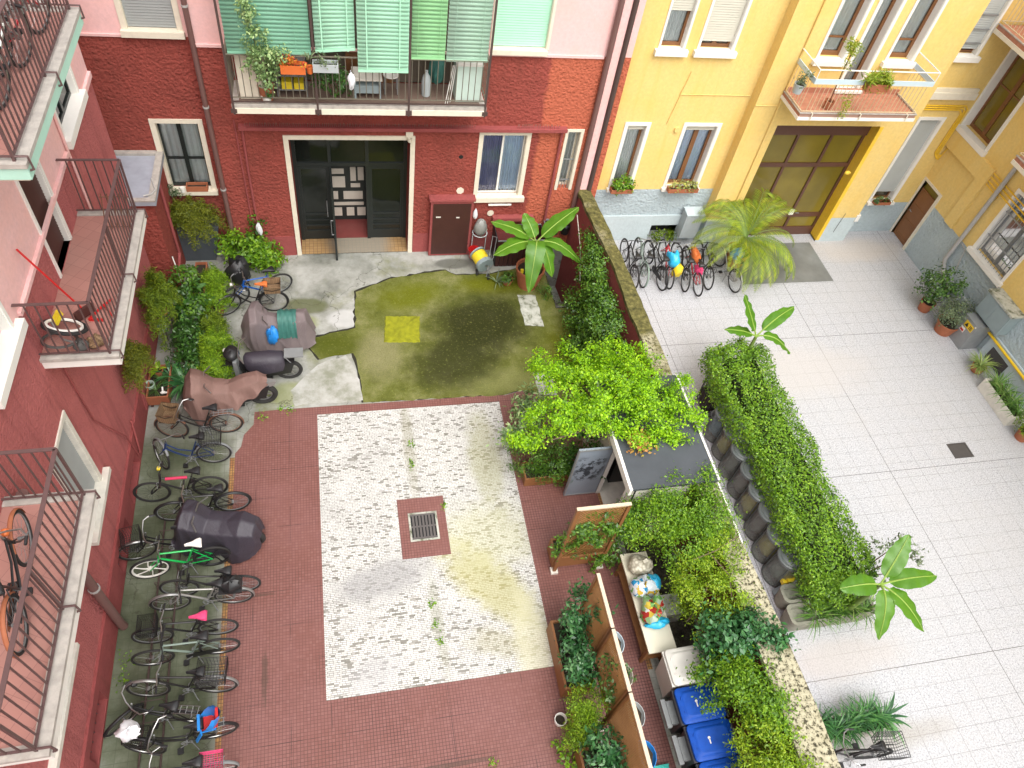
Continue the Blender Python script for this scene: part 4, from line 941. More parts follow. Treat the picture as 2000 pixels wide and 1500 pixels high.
m.quad((6.6,15.35,ZT), (16.8,15.35,ZT), (16.8,24,ZT), (6.6,24,ZT)); m.quad((16.8,-8,ZT), (26,-8,ZT), (26,24,ZT), (16.8,24,ZT)); m.quad((6.6,24,0), (26,24,0), (26,24,ZT), (6.6,24,ZT)); m.quad((26,-8,0), (26,24,0), (26,24,ZT), (26,-8,ZT)); m.quad((16.8,-8,0), (26,-8,0), (26,-8,ZT), (16.8,-8,ZT)); m.quad((6.6,15.35,0), (6.6,24,0), (6.6,24,ZT), (6.6,15.35,ZT)); m.quad((10.1,15.03,ZT), (14.93,15.03,ZT), (14.93,15.35,ZT), (10.1,15.35,ZT))
part('rear_walls', m, M['yellow'], YB)
# raised panel of plaster around the side door
m = MB(); fbox(m, FR, 13.9, 15.42, 3.10, 3.60, 0, .09); fbox(m, FR, 13.55, 13.9, 1.66, 3.60, 0, .09); part('plaster_step', m, M['yellow'], YB)
for (a0, a1, zt) in ((7.10,7.60,3.66), (8.66,9.52,3.66)):
    window(YB, FY1, a0, a1, 1.80, zt, trim='white', sill='white', sash='wood', mull=0 if a1-a0 < .6 else 1, curtain='curtain' if a1-a0 < .6 else 'curtainblue', tw=.09, sd=.18, sw=.075, sillz=.08, shutter='slatwhite', sz=3.5)
window(YB, FY1, 7.34, 7.90, 5.62, 7.4, trim='white', sill='white', sash='wood', mull=0, tw=.05, sd=.16, sw=.07, sillz=.13, shutter='slatwhite', sz=6.45, curtain='curtain')
window(YB, FY1, 8.30, 9.12, 5.62, 7.6, trim='white', sill='white', sash='wood', mull=1, tw=.06, sd=.16, sw=.07, sillz=.13, shutter='slatwhite', sz=5.80)
for a0, a1, zb in ((11.20,11.86,5.66), (13.06,13.74,5.66)):
    window(YB, FY2, a0, a1, zb, 8.2, trim='white', sill='white', sash='wood', mull=0, tr=(6.1,), tw=.07, sd=.20, sw=.09, sillz=.12, curtain='curtain')
window(YB, FY2, 12.14, 12.66, 4.92, 8.2, trim='white', sill='white', sash='wood', mull=0, tw=.08, sd=.20, sw=.09, sillz=.06, curtain='curtain', name='balcony_door')
window(YB, FY3, 15.10, 15.86, 5.66, 8.2, trim='white', sill='white', sash='wood', mull=0, tw=.06, sd=.16, shutter='slatshade', sz=5.8, sillz=.13, bars=(0, (5.95, 6.3, 6.65)))
window(YB, FY3, 15.42, 16.10, 1.16, 3.86, trim='white', sill='white', sash='wood', mull=0, tw=.09, sd=.16, shutter='slatshade', sz=1.45, sillz=.08)
window(YB, FR, 14.25, 15.40, 3.74, 6.6, trim='white', sill='white', sash='wood', mull=1, tr=(5.0,), tw=.10, sd=.25, sw=.08, sillz=.14, glass='gateglass')
window(YB, FR, 11.34, 12.60, 1.76, 3.62, trim='white', sill='white', sash='greymetal', mull=1, tw=.08, sd=.2, sillz=.12, bars=(10, (2.3, 3.05)))
# side door
m = MB(); fbox(m, FR, 14.52, 14.62, 0, 1.96, 0, .03); fbox(m, FR, 15.36, 15.425, 0, 1.96, 0, .03); fbox(m, FR, 14.52, 15.425, 1.96, 2.03, 0, .03); d_ = part('side_door', m, M['cream'], YB)
m = MB(); fbox(m, FR, 14.62, 15.36, .01, 1.66, -.11, -.07); fbox(m, FR, 14.62, 15.36, 1.66, 1.70, -.11, -.06)
for z in (.10, .62, 1.14): fbox(m, FR, 14.64, 15.34, z, z+.05, -.0699, -.055)
lf = part('door_leaf', m, M['brownpaint'], d_); m = MB(); m.tube([FR.P(15.26,.95,-.07), FR.P(15.26,.95,-.02), FR.P(15.16,.95,-.02)], .012); part('handle', m, M['steel'], d_)
m = MB(); fquad(m, FR, 14.62, 15.36, 1.70, 1.96, -.1); part('fanlight', m, M['gateglass'], d_)
# gateway
m = MB(); c0, c1 = -.40, -.33
for a0, a1 in ((10.95,11.03), (11.91,11.99), (12.91,12.99), (13.87,13.95)): fbox(m, FY2, a0, a1, 0, 3.44, c0, c1)
fbox(m, FY2, 10.95, 13.95, 3.44, 3.9, c0, c1+.04)
for z0, z1 in ((2.42,2.54), (.68,.82), (0,.30)):
    for a0, a1 in ((11.03,11.91), (11.99,12.91), (12.99,13.87)): fbox(m, FY2, a0, a1, z0, z1, c0+.003, c1-.003)
gt = part('gateway', m, M['woodgate'], YB)
m = MB()
for a0, a1 in ((11.03,11.91), (11.99,12.91), (12.99,13.87)):
    for z0, z1 in ((.30,.68), (.82,2.42), (2.54,3.44)): fquad(m, FY2, a0, a1, z0, z1, c0+.03)
part('pane', m, M['gateglass'], gt)
m = MB(); fbox(m, FY2, 12.84, 12.98, .78, .96, c1, c1+.03); part('notice', m, M['white'], gt); m = MB(); fbox(m, FY2, 13.05, 13.16, .83, .85, c1, c1+.03); part('handle', m, M['steel'], gt)
m = MB(); m.blob((13.70,14.98,2.50), (.10,.05,.06), 8, 5); part('lamp', m, M['yellow_deep'], gt)
# balcony over the gateway
m = MB(); m.box(10.68, 13.88, 14.06, 15.03, 4.66, 4.74); yb = part('balcony', m, M['white'], YB)
t = NT('terracotta_balcony_tiles'); br = t.new('ShaderNodeTexBrick', offset=0.); t.link(t.co, br.inputs['Vector']); br.inputs['Scale'].default_value = 1
for k, v in (('Brick Width', .15), ('Row Height', .075), ('Mortar Size', .003)): br.inputs[k].default_value = v
br.inputs['Color1'].default_value = lin((.46,.20,.125)); br.inputs['Color2'].default_value = lin((.38,.15,.09)); br.inputs['Mortar'].default_value = lin((.33,.20,.15)); t.color(br.outputs['Color']); t.rough(.6); M['terratile'] = t.m
m = MB(); m.box(10.70, 13.86, 14.075, 15.03, 4.741, 4.83); m.box(10.70, 13.86, 14.99, 15.028, 4.83, 4.95); part('floor', m, M['terratile'], yb)
m = MB(); m.box(10.68, 13.88, 14.06, 14.10, 4.831, 4.85); m.box(10.68, 10.72, 14.10, 15.02, 4.831, 4.85); m.box(13.84, 13.88, 14.10, 15.02, 4.831, 4.85); part('kerb', m, M['concrete_edge'], yb)
M['railpale'] = plain('cream_railing_paint', (.56,.46,.30), .5, .2, 8); M['panelblue'] = plain('pale_blue_metal', (.50,.62,.68), .45, .08, 4)
railing(FY2, [((10.72,.93), (13.84,.93)), ((10.72,.0), (10.72,.93)), ((13.84,.0), (13.84,.93))], 4.83, 5.56, M['railpale'], yb, step=.11, bar=.007, lower=.05)
m = MB(); fbox(m, FY2, 10.70, 13.86, 5.565, 5.68, .925, .945); fbox(m, FY2, 10.70, 10.72, 5.565, 5.68, 0, .925); fbox(m, FY2, 13.84, 13.86, 5.565, 5.68, 0, .925); part('panel', m, M['panelblue'], yb)
m = MB(); m.tube([FY2.P(10.71,5.9,0), FY2.P(10.71,5.9,.935), FY2.P(13.85,5.9,.935), FY2.P(13.85,5.9,0)], .016)
for a in (10.71, 12.3, 13.85): m.tube([FY2.P(a,5.68,.935), FY2.P(a,5.9,.935)], .011)
part('handrail', m, M['white'], yb)
m = MB()
for a in (11.0, 12.3, 13.6): m.tube([FY2.P(a,4.85,.93), FY2.P(a,4.85,1.0), FY2.P(a,4.70,1.0)], .014)
part('bracket', m, M['cream'], yb)
# pipes and cables on the yellow walls
m = MB(); m.tube([FY2.P(10.72,9.5,.03), FY2.P(10.72,5.1,.03), FY2.P(10.74,1.0,.03)], .024, 6); m.tube([FY1.P(8.25,4.75,.02), FY1.P(8.2,4.52,.02), FY1.P(10.05,4.52,.02)], .012, 5); m.tube([FY2.P(10.1,4.45,.02), FY2.P(10.7,4.45,.02)], .012, 5); m.tube([FY1.P(8.30,5.1,.02), FY1.P(8.22,4.52,.02), FY1.P(8.10,3.72,.02)], .010, 5); part('gas_pipe', m, M['yellow'], YB)
m = MB(); m.cyl(FY1.P(8.42,3.56,0), FY1.P(8.42,3.56,.05), .07, n=10); part('junction_box', m, M['yellow'], YB)
m = MB()
for i in range(3):
    k = i*.06; m.tube([FY3.P(14.95,4.30-k,.03), FY3.P(16.55-k,4.30-k,.03), FY3.P(16.66-k,4.2-k,.03), FY3.P(16.66-k,2.75+k,.03), FY3.P(16.70-k,2.66+k,.03), FY3.P(16.77,2.66+k,.06)], .022, 6)
    m.tube([FR.P(15.40,3.52-k*1.6,.03), FR.P(12.0,3.50-k*2.2,.03), FR.P(6,3.50-k*2.2,.03)], .018, 6)
m.tube([FR.P(15.38,2.70,.03), FR.P(15.3,3.1,.03), FR.P(15.1,3.26,.03), FR.P(13.0,3.15,.03)], .016, 6)
part('cable_run', m, M['yellow_deep'], YB)
m = MB(); m.cyl(FR.P(15.1,3.3,0), FR.P(15.1,3.3,.06), .09, n=10); part('junction_box', m, M['white'], YB)
m = MB(); fbox(m, FY3, 15.2, 16.6, 4.52, 4.70, 0, .12); fbox(m, FY3, 15.2, 16.6, 4.70, 4.80, 0, .07); part('cornice', m, M['cream'], YB)
m = MB(); m.tube([FR.P(13.06,4.5,.10), FR.P(13.06,.95,.10), FR.P(12.85,.7,.12), FR.P(12.4,.45,.13), FR.P(12.3,.0,.13)], .06, 10); part('drainpipe', m, M['pipegrey'], YB)
m = MB(); m.tube([FR.P(13.0,1.62,.05), FR.P(12.75,1.55,.05), FR.P(12.68,1.2,.05)], .015, 5); m.tube([FR.P(12.6,.98,.05), FR.P(12.7,1.3,.05)], .02, 5); part('cable', m, M['pipegrey'], YB)
m = MB(); m.tube([FR.P(10.55,.66,.10), FR.P(4,.66,.10)], .035, 8); part('yellow_gas_pipe', m, M['yellowpaint'], YB)
m = MB(); fbox(m, FR, 9.5, 10.17, .08, .48, .052, .07); part('vent_cover', m, M['darkcover'], YB)
m = MB(); m.tube([FY2.P(14.45,1.05,.01), FY2.P(14.40,.35,.01)], .008, 4); part('crack_filler', m, M['grout'], YB)
m = MB(); m.box(14.88, 15.0, 15.0, 15.1, .75, .98); m.lathe([(.05,0), (.12,.06), (.12,.10)], (15.08, 15.26, .62)); part('wall_fitting', m, M['white'], YB)
# balconies of the right wing
def right_balcony(y0, y1, zt, lab):
    m_ = MB(); m_.box(15.86, 16.8, y0, y1, zt-.20, zt-.10); b = part('balcony', m_, M['cream'], YB, label=lab)
    m_ = MB(); m_.box(15.88, 16.8, y0+.02, y1-.02, zt-.10, zt); part('floor', m_, M['terratile'], b)
    m_ = MB(); m_.box(15.86, 15.92, y0, y1, zt, zt+.02); part('kerb', m_, M['concrete_edge'], b)
    railing(FR, [((y0+.04,.92), (y1-.04,.92)), ((y0+.04,0), (y0+.04,.92)), ((y1-.04,0), (y1-.04,.92))], zt, zt+1.0, M['railpale'], b, step=.11, bar=.007)
right_balcony(11.8, 15.36, 6.50, 'high terracotta tiled balcony at the right edge')
right_balcony(9.0, 12.62, 4.70, 'terracotta tiled balcony beside the grey drainpipe')
# ------------------------------------------------ garden wall between the courts
GW = thing('garden_wall', 'long lichen spotted boundary wall dividing the two courtyards', 'wall', (6.4, 8, 0))
Lp = [(6.05,15.05), (6.22,12.5), (6.22,9.5), (6.22,4.7), (6.20,2.5), (6.20,-6)]; Rp = [(6.40,15.05), (6.54,12.5), (6.60,9.5), (6.66,5.0), (6.78,2.8), (6.84,-6)]
def wallband(Lq, Rq, z0, z1):
    m_ = MB(); n = len(Lq); P_ = []
    for (a, b), (c, d) in zip(Lq, Rq): P_ += [(a,b,z0), (c,d,z0), (c,d,z1), (a,b,z1)]
    fs = []
    for i in range(n-1):
        for k in range(4): l = (k+1) % 4; fs.append((i*4+k, i*4+l, i*4+4+l, i*4+4+k))
    fs += [(0,1,2,3), ((n-1)*4+3, (n-1)*4+2, (n-1)*4+1, (n-1)*4)]
    m_.add(P_, fs); return m_
part('wall', wallband([(a+.04, b) for a, b in Lp], [(a-.03, b) for a, b in Rp], -1.5, 1.9), M['red_smooth'], GW)
def dens(Q, k=10):
    o = []
    for p, q in zip(Q, Q[1:]):
        for i in range(k): o.append((p[0]+(q[0]-p[0])*i/k, p[1]+(q[1]-p[1])*i/k))
    return o+[Q[-1]]
Ld, Rd = dens(Lp, 12), dens(Rp, 12)
Ld = [(a+rnd.uniform(-.025,.02), b) for a, b in Ld]; Rd = [(a+rnd.uniform(-.015,.015), b) for a, b in Rd]
part('coping', wallband(Ld, Rd, 1.9, 2.0), M['cap'], GW)
m = MB(); m.box(6.63, 6.66, 4.9, 8.3, 1.93, 2.02); part('edge_strip', m, M['white'], GW)  # thin white strip along the right edge of the wall top
# ================================================================== BICYCLES
_mc = {}
def cached(key, fn, mat, smooth=40):
    k = (key, mat.name)
    if k not in _mc: _mc[k] = fn().mesh(key, mat, None, smooth)
    return _mc[k]
WR = .335
def f_tyre():
    m = MB(); m.torus((0,0,0), (0,1,0), WR-.021, .022, 36, 7); return m
def f_rim():
    m = MB(); m.torus((0,0,0), (0,1,0), WR-.045, .009, 36, 5); m.cyl((0,-.035,0), (0,.035,0), .022, n=8)
    for i in range(22):
        a = 2*PI*i/22; s = .02*(1 if i % 2 else -1); b = a+.25*(1 if i % 4 < 2 else -1)
        m.tube([(.02*math.cos(b), s, .02*math.sin(b)), ((WR-.045)*math.cos(a), 0, (WR-.045)*math.sin(a))], .0016, 3, caps=False)
    return m
def f_mag():
    m = MB(); m.torus((0,0,0), (0,1,0), WR-.045, .020, 36, 5); m.cyl((0,-.035,0), (0,.035,0), .035, n=8)
    for i in range(6):
        a = 2*PI*i/6; pts = []
        for k in range(6):
            q = k/5; r_ = .03+q*(WR-.08); b = a+.35*math.sin(q*PI/2)*(1 if i % 2 else 1); pts.append((r_*math.cos(b), 0, r_*math.sin(b)))
        m.tube(pts, [.016, .013, .011, .011, .012, .015], 5)
    return m
def f_saddle():
    m = MB(); rows = []
    for x, w_, z in ((-.13,.085,.0), (-.11,.095,.02), (-.05,.080,.025), (.02,.045,.02), (.10,.024,.018), (.15,.018,.010)):
        rows.append([(x, -w_, z-.045), (x, -w_*.85, z-.008), (x, -w_*.4, z+.006), (x, 0, z), (x, w_*.4, z+.006), (x, w_*.85, z-.008), (x, w_, z-.045)])
    m.grid(rows); m.add([rows[0][i] for i in range(7)], [tuple(range(7))]); return m
def f_crank():
    m = MB()
    m.torus((0,.05,0), (0,1,0), .085, .006, 20, 4); m.cyl((0,-.06,0), (0,.06,0), .02, n=8)
    m.bar((0,.075,0), (.12,.075,-.12), .018, .012, up=(0,1,0)); m.bar((0,-.075,0), (-.12,-.075,.12), .018, .012, up=(0,1,0)); 
    for k in range(5): m.bar((0,.05,0), (.085*math.cos(k*1.257), .05, .085*math.sin(k*1.257)), .012, .006, up=(0,1,0))
    return m
def f_pedal():
    m = MB(); m.box(-.045, .045, -.045, .045, -.012, .012); m.box(-.03, .03, -.05, .05, -.016, .016); return m
def basket_mesh(w, l, h, wire):
    m = MB(); t_ = 1.12
    def ring(z, k, r_): 
        m.tube([(-l/2*k,-w/2*k,z), (l/2*k,-w/2*k,z), (l/2*k,w/2*k,z), (-l/2*k,w/2*k,z)], r_, 5, closed=True)
    ring(h, t_, .009); ring(0, 1, .007)
    if wire:
        for i in range(1, 5): ring(h*i/5, 1+(t_-1)*i/5, .0045)
        for i in range(9):
            q = -1+2*i/8
            for a, b in (((q*l/2,-w/2), (q*l/2*t_,-w/2*t_)), ((q*l/2,w/2), (q*l/2*t_,w/2*t_)), ((-l/2,q*w/2), (-l/2*t_,q*w/2*t_)), ((l/2,q*w/2), (l/2*t_,q*w/2*t_))): m.tube([(a[0],a[1],0), (b[0],b[1],h)], .004, 4, caps=False)
            m.tube([(q*l/2,-w/2,0), (q*l/2,w/2,0)], .004, 4, caps=False); m.tube([(-l/2,q*w/2,0), (l/2,q*w/2,0)], .004, 4, caps=False)
    else:
        rr = lambda k, z: [(-l/2*k,-w/2*k,z), (0,-w/2*k*1.03,z), (l/2*k,-w/2*k,z), (l/2*k*1.03,0,z), (l/2*k,w/2*k,z), (0,w/2*k*1.03,z), (-l/2*k,w/2*k,z), (-l/2*k*1.03,0,z)]
        m.grid([rr(1,0), rr(1.06,h/2), rr(t_,h)], closed=True); m.grid([rr(1-.06,.01), rr(t_-.07,h)], closed=True); m.add(rr(1,.008), [tuple(range(8))])
    return m
def make_bike(F, Rr, label, fm='blackframe2', step=False, steer=0., lean=0., bars='city', saddle='black', tyre='rubber', rim='chrome', mag=None, guards=None, rack=None,
              rbasket=None, fbasket=None, lampm=None, childseat=False, group='bicycles parked along the left wall', cg=None, z0=0., wb=1.05, barm='chrome', name='bicycle', cat='bicycle', cover=None, sag=0.):
    F = Vector(F); Rv = Vector(Rr); mid = (F+Rv)/2; d = (F-Rv).normalized(); rz = math.atan2(d.y, d.x)
    Mx = Matrix.Rotation(rz, 3, 'Z') @ Matrix.Rotation(lean, 3, 'X')
    th = thing(name, label, cat, (mid.x, mid.y, z0), group=group, rot=Mx)
    P = lambda nm, mb, mat, par=th, mesh=None, smooth=40: part(nm, mb, M[mat], par, world=False, mesh=mesh, smooth=smooth)
    xr, xf = -wb/2, wb/2; bb = Vector((xr+.44, 0, .28)); seat = Vector((xr+.26, 0, .76)); head0 = Vector((xf-.20, 0, .62)); head1 = Vector((xf-.245, 0, .80))
    rh = Vector((xr, 0, WR)); fh = Vector((xf, 0, WR))
    m = MB(); s_ = .016
    m.tube([bb, seat], s_, 7); m.tube([head0, head1], .022, 8)
    if step:
        m.tube([head0+Vector((-.005,0,.02)), Vector((xf-.36,0,.46)), Vector((xf-.52,0,.33)), bb], .019, 7); m.tube([head1+Vector((0,0,-.05)), Vector((xf-.42,0,.56)), Vector((xr+.39,0,.47))], .014, 7)
    else:
        m.tube([bb, head0], .019, 7); m.tube([seat+Vector((.015,0,-.07)), head1+Vector((0,0,-.03))], .017, 7)
    for q in (-.055, .055):
        m.tube([bb+Vector((0,q*.6,0)), rh+Vector((0,q,0))], .010, 5); m.tube([seat+Vector((0,q*.3,-.09)), rh+Vector((0,q,0))], .009, 5)
    P('frame', m, fm)
    ax = (head1-head0).normalized(); RS = Matrix.Translation(head0) @ Matrix.Rotation(steer, 4, ax) @ Matrix.Translation(-head0)
    m = MB(); m.T = RS
    for q in (-.05, .05): m.tube([head0+Vector((.0,q*.8,-.02)), head0+Vector((.06,q,-.12)), fh+Vector((0,q,0))], [.014,.013,.009], 6)
    m.bar(head0+Vector((0,-.05,-.01)), head0+Vector((0,.05,-.01)), .035, .03); P('fork', m, fm if not step else fm)
    def wheel(c, rot, mg, spin):
        wm = cached('tyre', f_tyre, M[tyre]); o = P('wheel', None, tyre, mesh=wm)
        T_ = (rot @ Matrix.Translation(c)) if rot is not None else Matrix.Translation(c)
        o.matrix_local = T_ @ Matrix.Rotation(spin, 4, 'Y')
        ri = P('rim', None, mg or rim, par=o, mesh=cached('mag' if mg else 'rim', f_mag if mg else f_rim, M[mg or rim]))
        return o
    wheel(rh, None, None if not mag else mag[1], .3); wheel(fh, RS, None if not mag else mag[0], .8)
    m = MB(); m.T = RS; st = head1+ax*.10
    m.tube([head1, st], .014, 6)
    if bars == 'flat': pts = [(-.02,-.30,.0), (.0,-.12,.0), (.03,0,0), (.0,.12,0), (-.02,.30,0)]
    elif bars == 'drop': pts = [(.02,-.20,-.11), (.09,-.20,-.08), (.10,-.20,-.02), (.03,-.19,.0), (.03,0,0), (.03,.19,0), (.10,.20,-.02), (.09,.20,-.08), (.02,.20,-.11)]
    else: pts = [(-.20,-.27,.05), (-.10,-.28,.06), (.0,-.22,.06), (.04,-.08,.01), (.04,0,0), (.04,.08,.01), (.0,.22,.06), (-.10,.28,.06), (-.20,.27,.05)]
    pts = [st+Vector(p) for p in pts]; m.tube(pts, .011, 7); hb = P('handlebar', m, barm)
    for a, b in ((pts[0], pts[1]), (pts[-1], pts[-2])):
        m = MB(); m.T = RS; m.tube([a, a+(b-a)*min(1, .11/(b-a).length)], .017, 7); P('grip', m, 'black', hb)
        m = MB(); m.T = RS; q = a+(b-a)*min(1,.13/(b-a).length); m.tube([q+Vector((.02,0,.0)), q+Vector((.06,0,-.02)), a+Vector((.05,0,-.03))], .006, 5); P('brake_lever', m, 'greymetal', hb)
    m = MB(); m.tube([seat, seat+Vector((-.035,0,.12))], .013, 6); P('seatpost', m, 'chrome')
    o = P('saddle', None, saddle, mesh=cached('saddle', f_saddle, M[saddle])); o.location = seat+Vector((-.045,0,.16))
    o = P('crankset', None, 'greymetal', mesh=cached('crank', f_crank, M['greymetal'])); o.location = bb
    for q in ((.12,.12,-.12), (-.12,-.12,.12)):
        pd = P('pedal', None, 'black', par=o, mesh=cached('pedal', f_pedal, M['black'])); pd.location = q
    m = MB(); m.tube([bb+Vector((0,.05,.08)), rh+Vector((0,.05,.03))], .006, 4); m.tube([bb+Vector((0,.05,-.08)), rh+Vector((0,.05,-.03))], .006, 4); P('chain', m, 'black')
    if cg:
        m = MB(); m.grid([[bb+Vector((.10,.062,.06)), bb+Vector((.10,.062,-.06))], [bb+Vector((0,.062,.10)), bb+Vector((0,.062,-.10))], [rh+Vector((0,.062,.05)), rh+Vector((0,.062,-.05))], [rh+Vector((-.06,.062,.03)), rh+Vector((-.06,.062,-.03))]]); P('chain_guard', m, cg)
    if guards:
        for c, T_, a0, a1 in ((rh, None, 20, 195), (fh, RS, -5, 150)):
            m = MB(); m.T = T_; rows = []
            for i in range(15):
                a = R(a0+(a1-a0)*i/14); rows.append([c+Vector((math.cos(a)*(WR+k), y, math.sin(a)*(WR+k))) for y, k in ((-.026,.004), (-.016,.016), (0,.02), (.016,.016), (.026,.004))])
            m.grid(rows); P('mudguard', m, guards)
    m = MB(); m.tube([bb+Vector((-.06,.04,-.02)), bb+Vector((-.13,.13,-.27))], .009, 5); P('kickstand', m, 'greymetal')
    zt = .72
    if rack:
        m = MB()
        for y in (-.06, 0, .06): m.tube([(xr+.20,y,zt), (xr-.20,y,zt)], .006, 5)
        for k in range(5): m.tube([(xr+.18-.09*k,-.06,zt), (xr+.18-.09*k,.06,zt)], .005, 5)
        for y in (-.06, .06): m.tube([(xr-.12,y,zt), (xr,y,WR)], .006, 5); m.tube([(xr+.2,y,zt), seat+Vector((-.0,y*.3,-.12))], .006, 5)
        P('rack', m, rack)
    if rbasket:
        mat, w_, l_, h_ = rbasket; m = basket_mesh(w_, l_, h_, mat != 'wicker'); m2 = MB(); m2.T = Matrix.Translation((xr-.05,0,zt+.01)); m2.v = []; 
        o = P('basket', m, mat); o.location = (xr-.02, 0, zt+.012)
    if fbasket:
        mat, w_, l_, h_ = fbasket; m = basket_mesh(w_, l_, h_, mat != 'wicker'); o = P('basket', m, mat); o.matrix_local = RS @ Matrix.Translation((xf-.02, 0, .66))
    if lampm:
        m = MB(); m.T = RS; c = head1+Vector((.09,0,-.03)); m.lathe([(.01,-.05), (.035,-.03), (.045,.02), (.03,.035)], (0,0,0), 10, cap1=True)
        o = P('lamp', m, lampm); 
        m.T = None
        o.data.transform(Matrix.Translation(c) @ Matrix.Rotation(PI/2, 4, 'Y'))
    if childseat:
        m = MB(); rows = []
        for z, x, w_, dp in ((0,-.02,.10,.16), (.08,-.05,.13,.18), (.20,-.09,.15,.15), (.34,-.13,.14,.11), (.42,-.15,.10,.08)):
            rows.append([(x+dp,-w_,z), (x+.04,-w_*1.05,z), (x-.03,-w_*.6,z), (x-.05,0,z), (x-.03,w_*.6,z), (x+.04,w_*1.05,z), (x+dp,w_,z)])
        m.grid(rows); m.box(-.06, .17, -.12, .12, -.03, .0); m.bar((.15,-.13,.0), (.26,-.16,-.22), .05, .02); m.bar((.15,.13,.0), (.26,.16,-.22), .05, .02)
        o = P('child_seat', m, 'blueplastic'); o.location = (xr-.02, 0, zt+.10)
        m = MB(); m.box(-.045, .14, -.10, .10, .003, .03); m.hexa([(-.09,-.10,.03), (-.045,-.10,.03), (-.045,.10,.03), (-.09,.10,.03), (-.16,-.09,.38), (-.12,-.09,.38), (-.12,.09,.38), (-.16,.09,.38)]); P('cushion', m, 'redplastic', par=o)
        m = MB(); m.bar((.16,-.12,.14), (.16,.12,.14), .04, .03); P('guard_bar', m, 'blueplastic', par=o)
    return th, dict(seat=seat, xr=xr, xf=xf, head=head1, RS=RS)
g1 = 'bicycles parked along the left wall'
make_bike((-2.50,13.34), (-1.545,13.70), 'blue bicycle with a fat rear tyre, farthest back by the bushes', 'blueframe', bars='flat', tyre='rubber', rim='greymetal', lean=R(-6), guards=None, group=g1, saddle='black')
make_bike((-2.66,13.07), (-1.66,13.08), 'black step-through bicycle with an orange saddle and a wicker rear box', 'blackframe2', step=True, saddle='orangefabric', rim='alu', rbasket=('wicker',.30,.34,.20), rack='greymetal', lampm='white', group=g1, guards='black', steer=.5)
make_bike((-3.606,9.56), (-2.55,9.60), 'dark bicycle with a wicker front basket beside the brown covered motorcycle', 'blackframe2', step=True, fbasket=('wicker',.32,.30,.24), rim='rust', guards='rust', group=g1, rack='greymetal', steer=-.25)
make_bike((-3.80,8.84), (-2.76,8.87), 'blue bicycle with turned front wheel and a black wire rear basket', 'darkblueframe', step=True, steer=-1.05, rbasket=('black',.30,.36,.22), lampm='yellowplastic', rim='alu', guards='greymetal', group=g1, lean=R(3))
make_bike((-3.84,8.08), (-2.77,8.10), 'black mountain bicycle with a red top tube pad', 'blackframe2', bars='flat', rim='black', group=g1, lean=R(2), barm='black', guards=None)
make_bike((-3.45,7.62), (-2.30,7.72), 'black bicycle half hidden behind the dark covered moped', 'blackframe2', rim='greymetal', guards='black', group=g1, bars='flat')
make_bike((-3.98,6.90), (-2.9,7.0), 'black city bicycle with a dark mesh front basket by the cellar window', 'blackframe2', step=True, fbasket=('black',.34,.28,.26), group=g1, guards='chrome', rack='greymetal', steer=.12)
make_bike((-3.70,6.50), (-2.66,6.60), 'bright green bicycle with a white spoked front mag wheel and white saddle', 'greenframe', bars='flat', mag=('white','black'), saddle='white', rim='black', group=g1, steer=.06, lean=R(2))
make_bike((-3.19,6.07), (-2.12,6.02), 'slim black racing bicycle beside the silver one with a bag', 'blackframe2', bars='drop', rim='greymetal', group=g1, barm='black')
b_, inf = make_bike((-3.34,5.83), (-2.22,5.81), 'silver bicycle with a black bag on its rear rack', 'silverframe', bars='flat', rim='alu', guards='alu', rack='greymetal', group=g1, barm='black', steer=.08)
m = MB(); m.box(inf['xr']-.2, inf['xr']+.18, -.15, .15, .74, .78); m.blob((inf['xr']-.02,0,.84), (.20,.16,.13), 12, 8, .15, 3); part('bag', m, M['black'], b_, world=False)
b_, inf = make_bike((-3.57,5.26), (-2.46,5.27), 'dark bicycle with a pink patterned saddle cover', 'blackframe2', bars='flat', rim='greymetal', saddle='pinkfabric', fbasket=('black',.30,.26,.2), group=g1)
make_bike((-3.53,4.88), (-2.42,4.93), 'grey trekking bicycle beside the one with the pink saddle', 'greyframe', bars='flat', rim='chrome', group=g1, barm='black', cg='black')
make_bike((-3.54,4.36), (-2.45,4.27), 'black bicycle with a chrome handlebar and a black wire rear basket', 'blackframe2', bars='flat', rim='alu', rbasket=('black',.34,.40,.24), rack='greymetal', guards='alu', group=g1, lean=R(4))
make_bike((-3.88,4.06), (-2.80,3.84), 'black bicycle with an empty silver rear rack and turned handlebar', 'blackframe2', step=True, rim='chrome', rack='chrome', guards='black', group=g1, steer=.9, lampm='black', barm='chrome')
make_bike((-3.50,3.46), (-2.43,3.57), 'black bicycle carrying a blue child seat', 'blackframe2', step=True, childseat=True, rack='greymetal', bars='city', steer=-.35, group=g1, guards='black', fbasket=('black',.26,.24,.18))
make_bike((-3.45,3.02), (-2.44,3.02), 'bicycle at the bottom edge with a magenta cloth on its rear rack', 'blackframe2', rack='greymetal', saddle='black', group=g1, guards='greymetal', rbasket=('pinkfabric',.24,.30,.10))
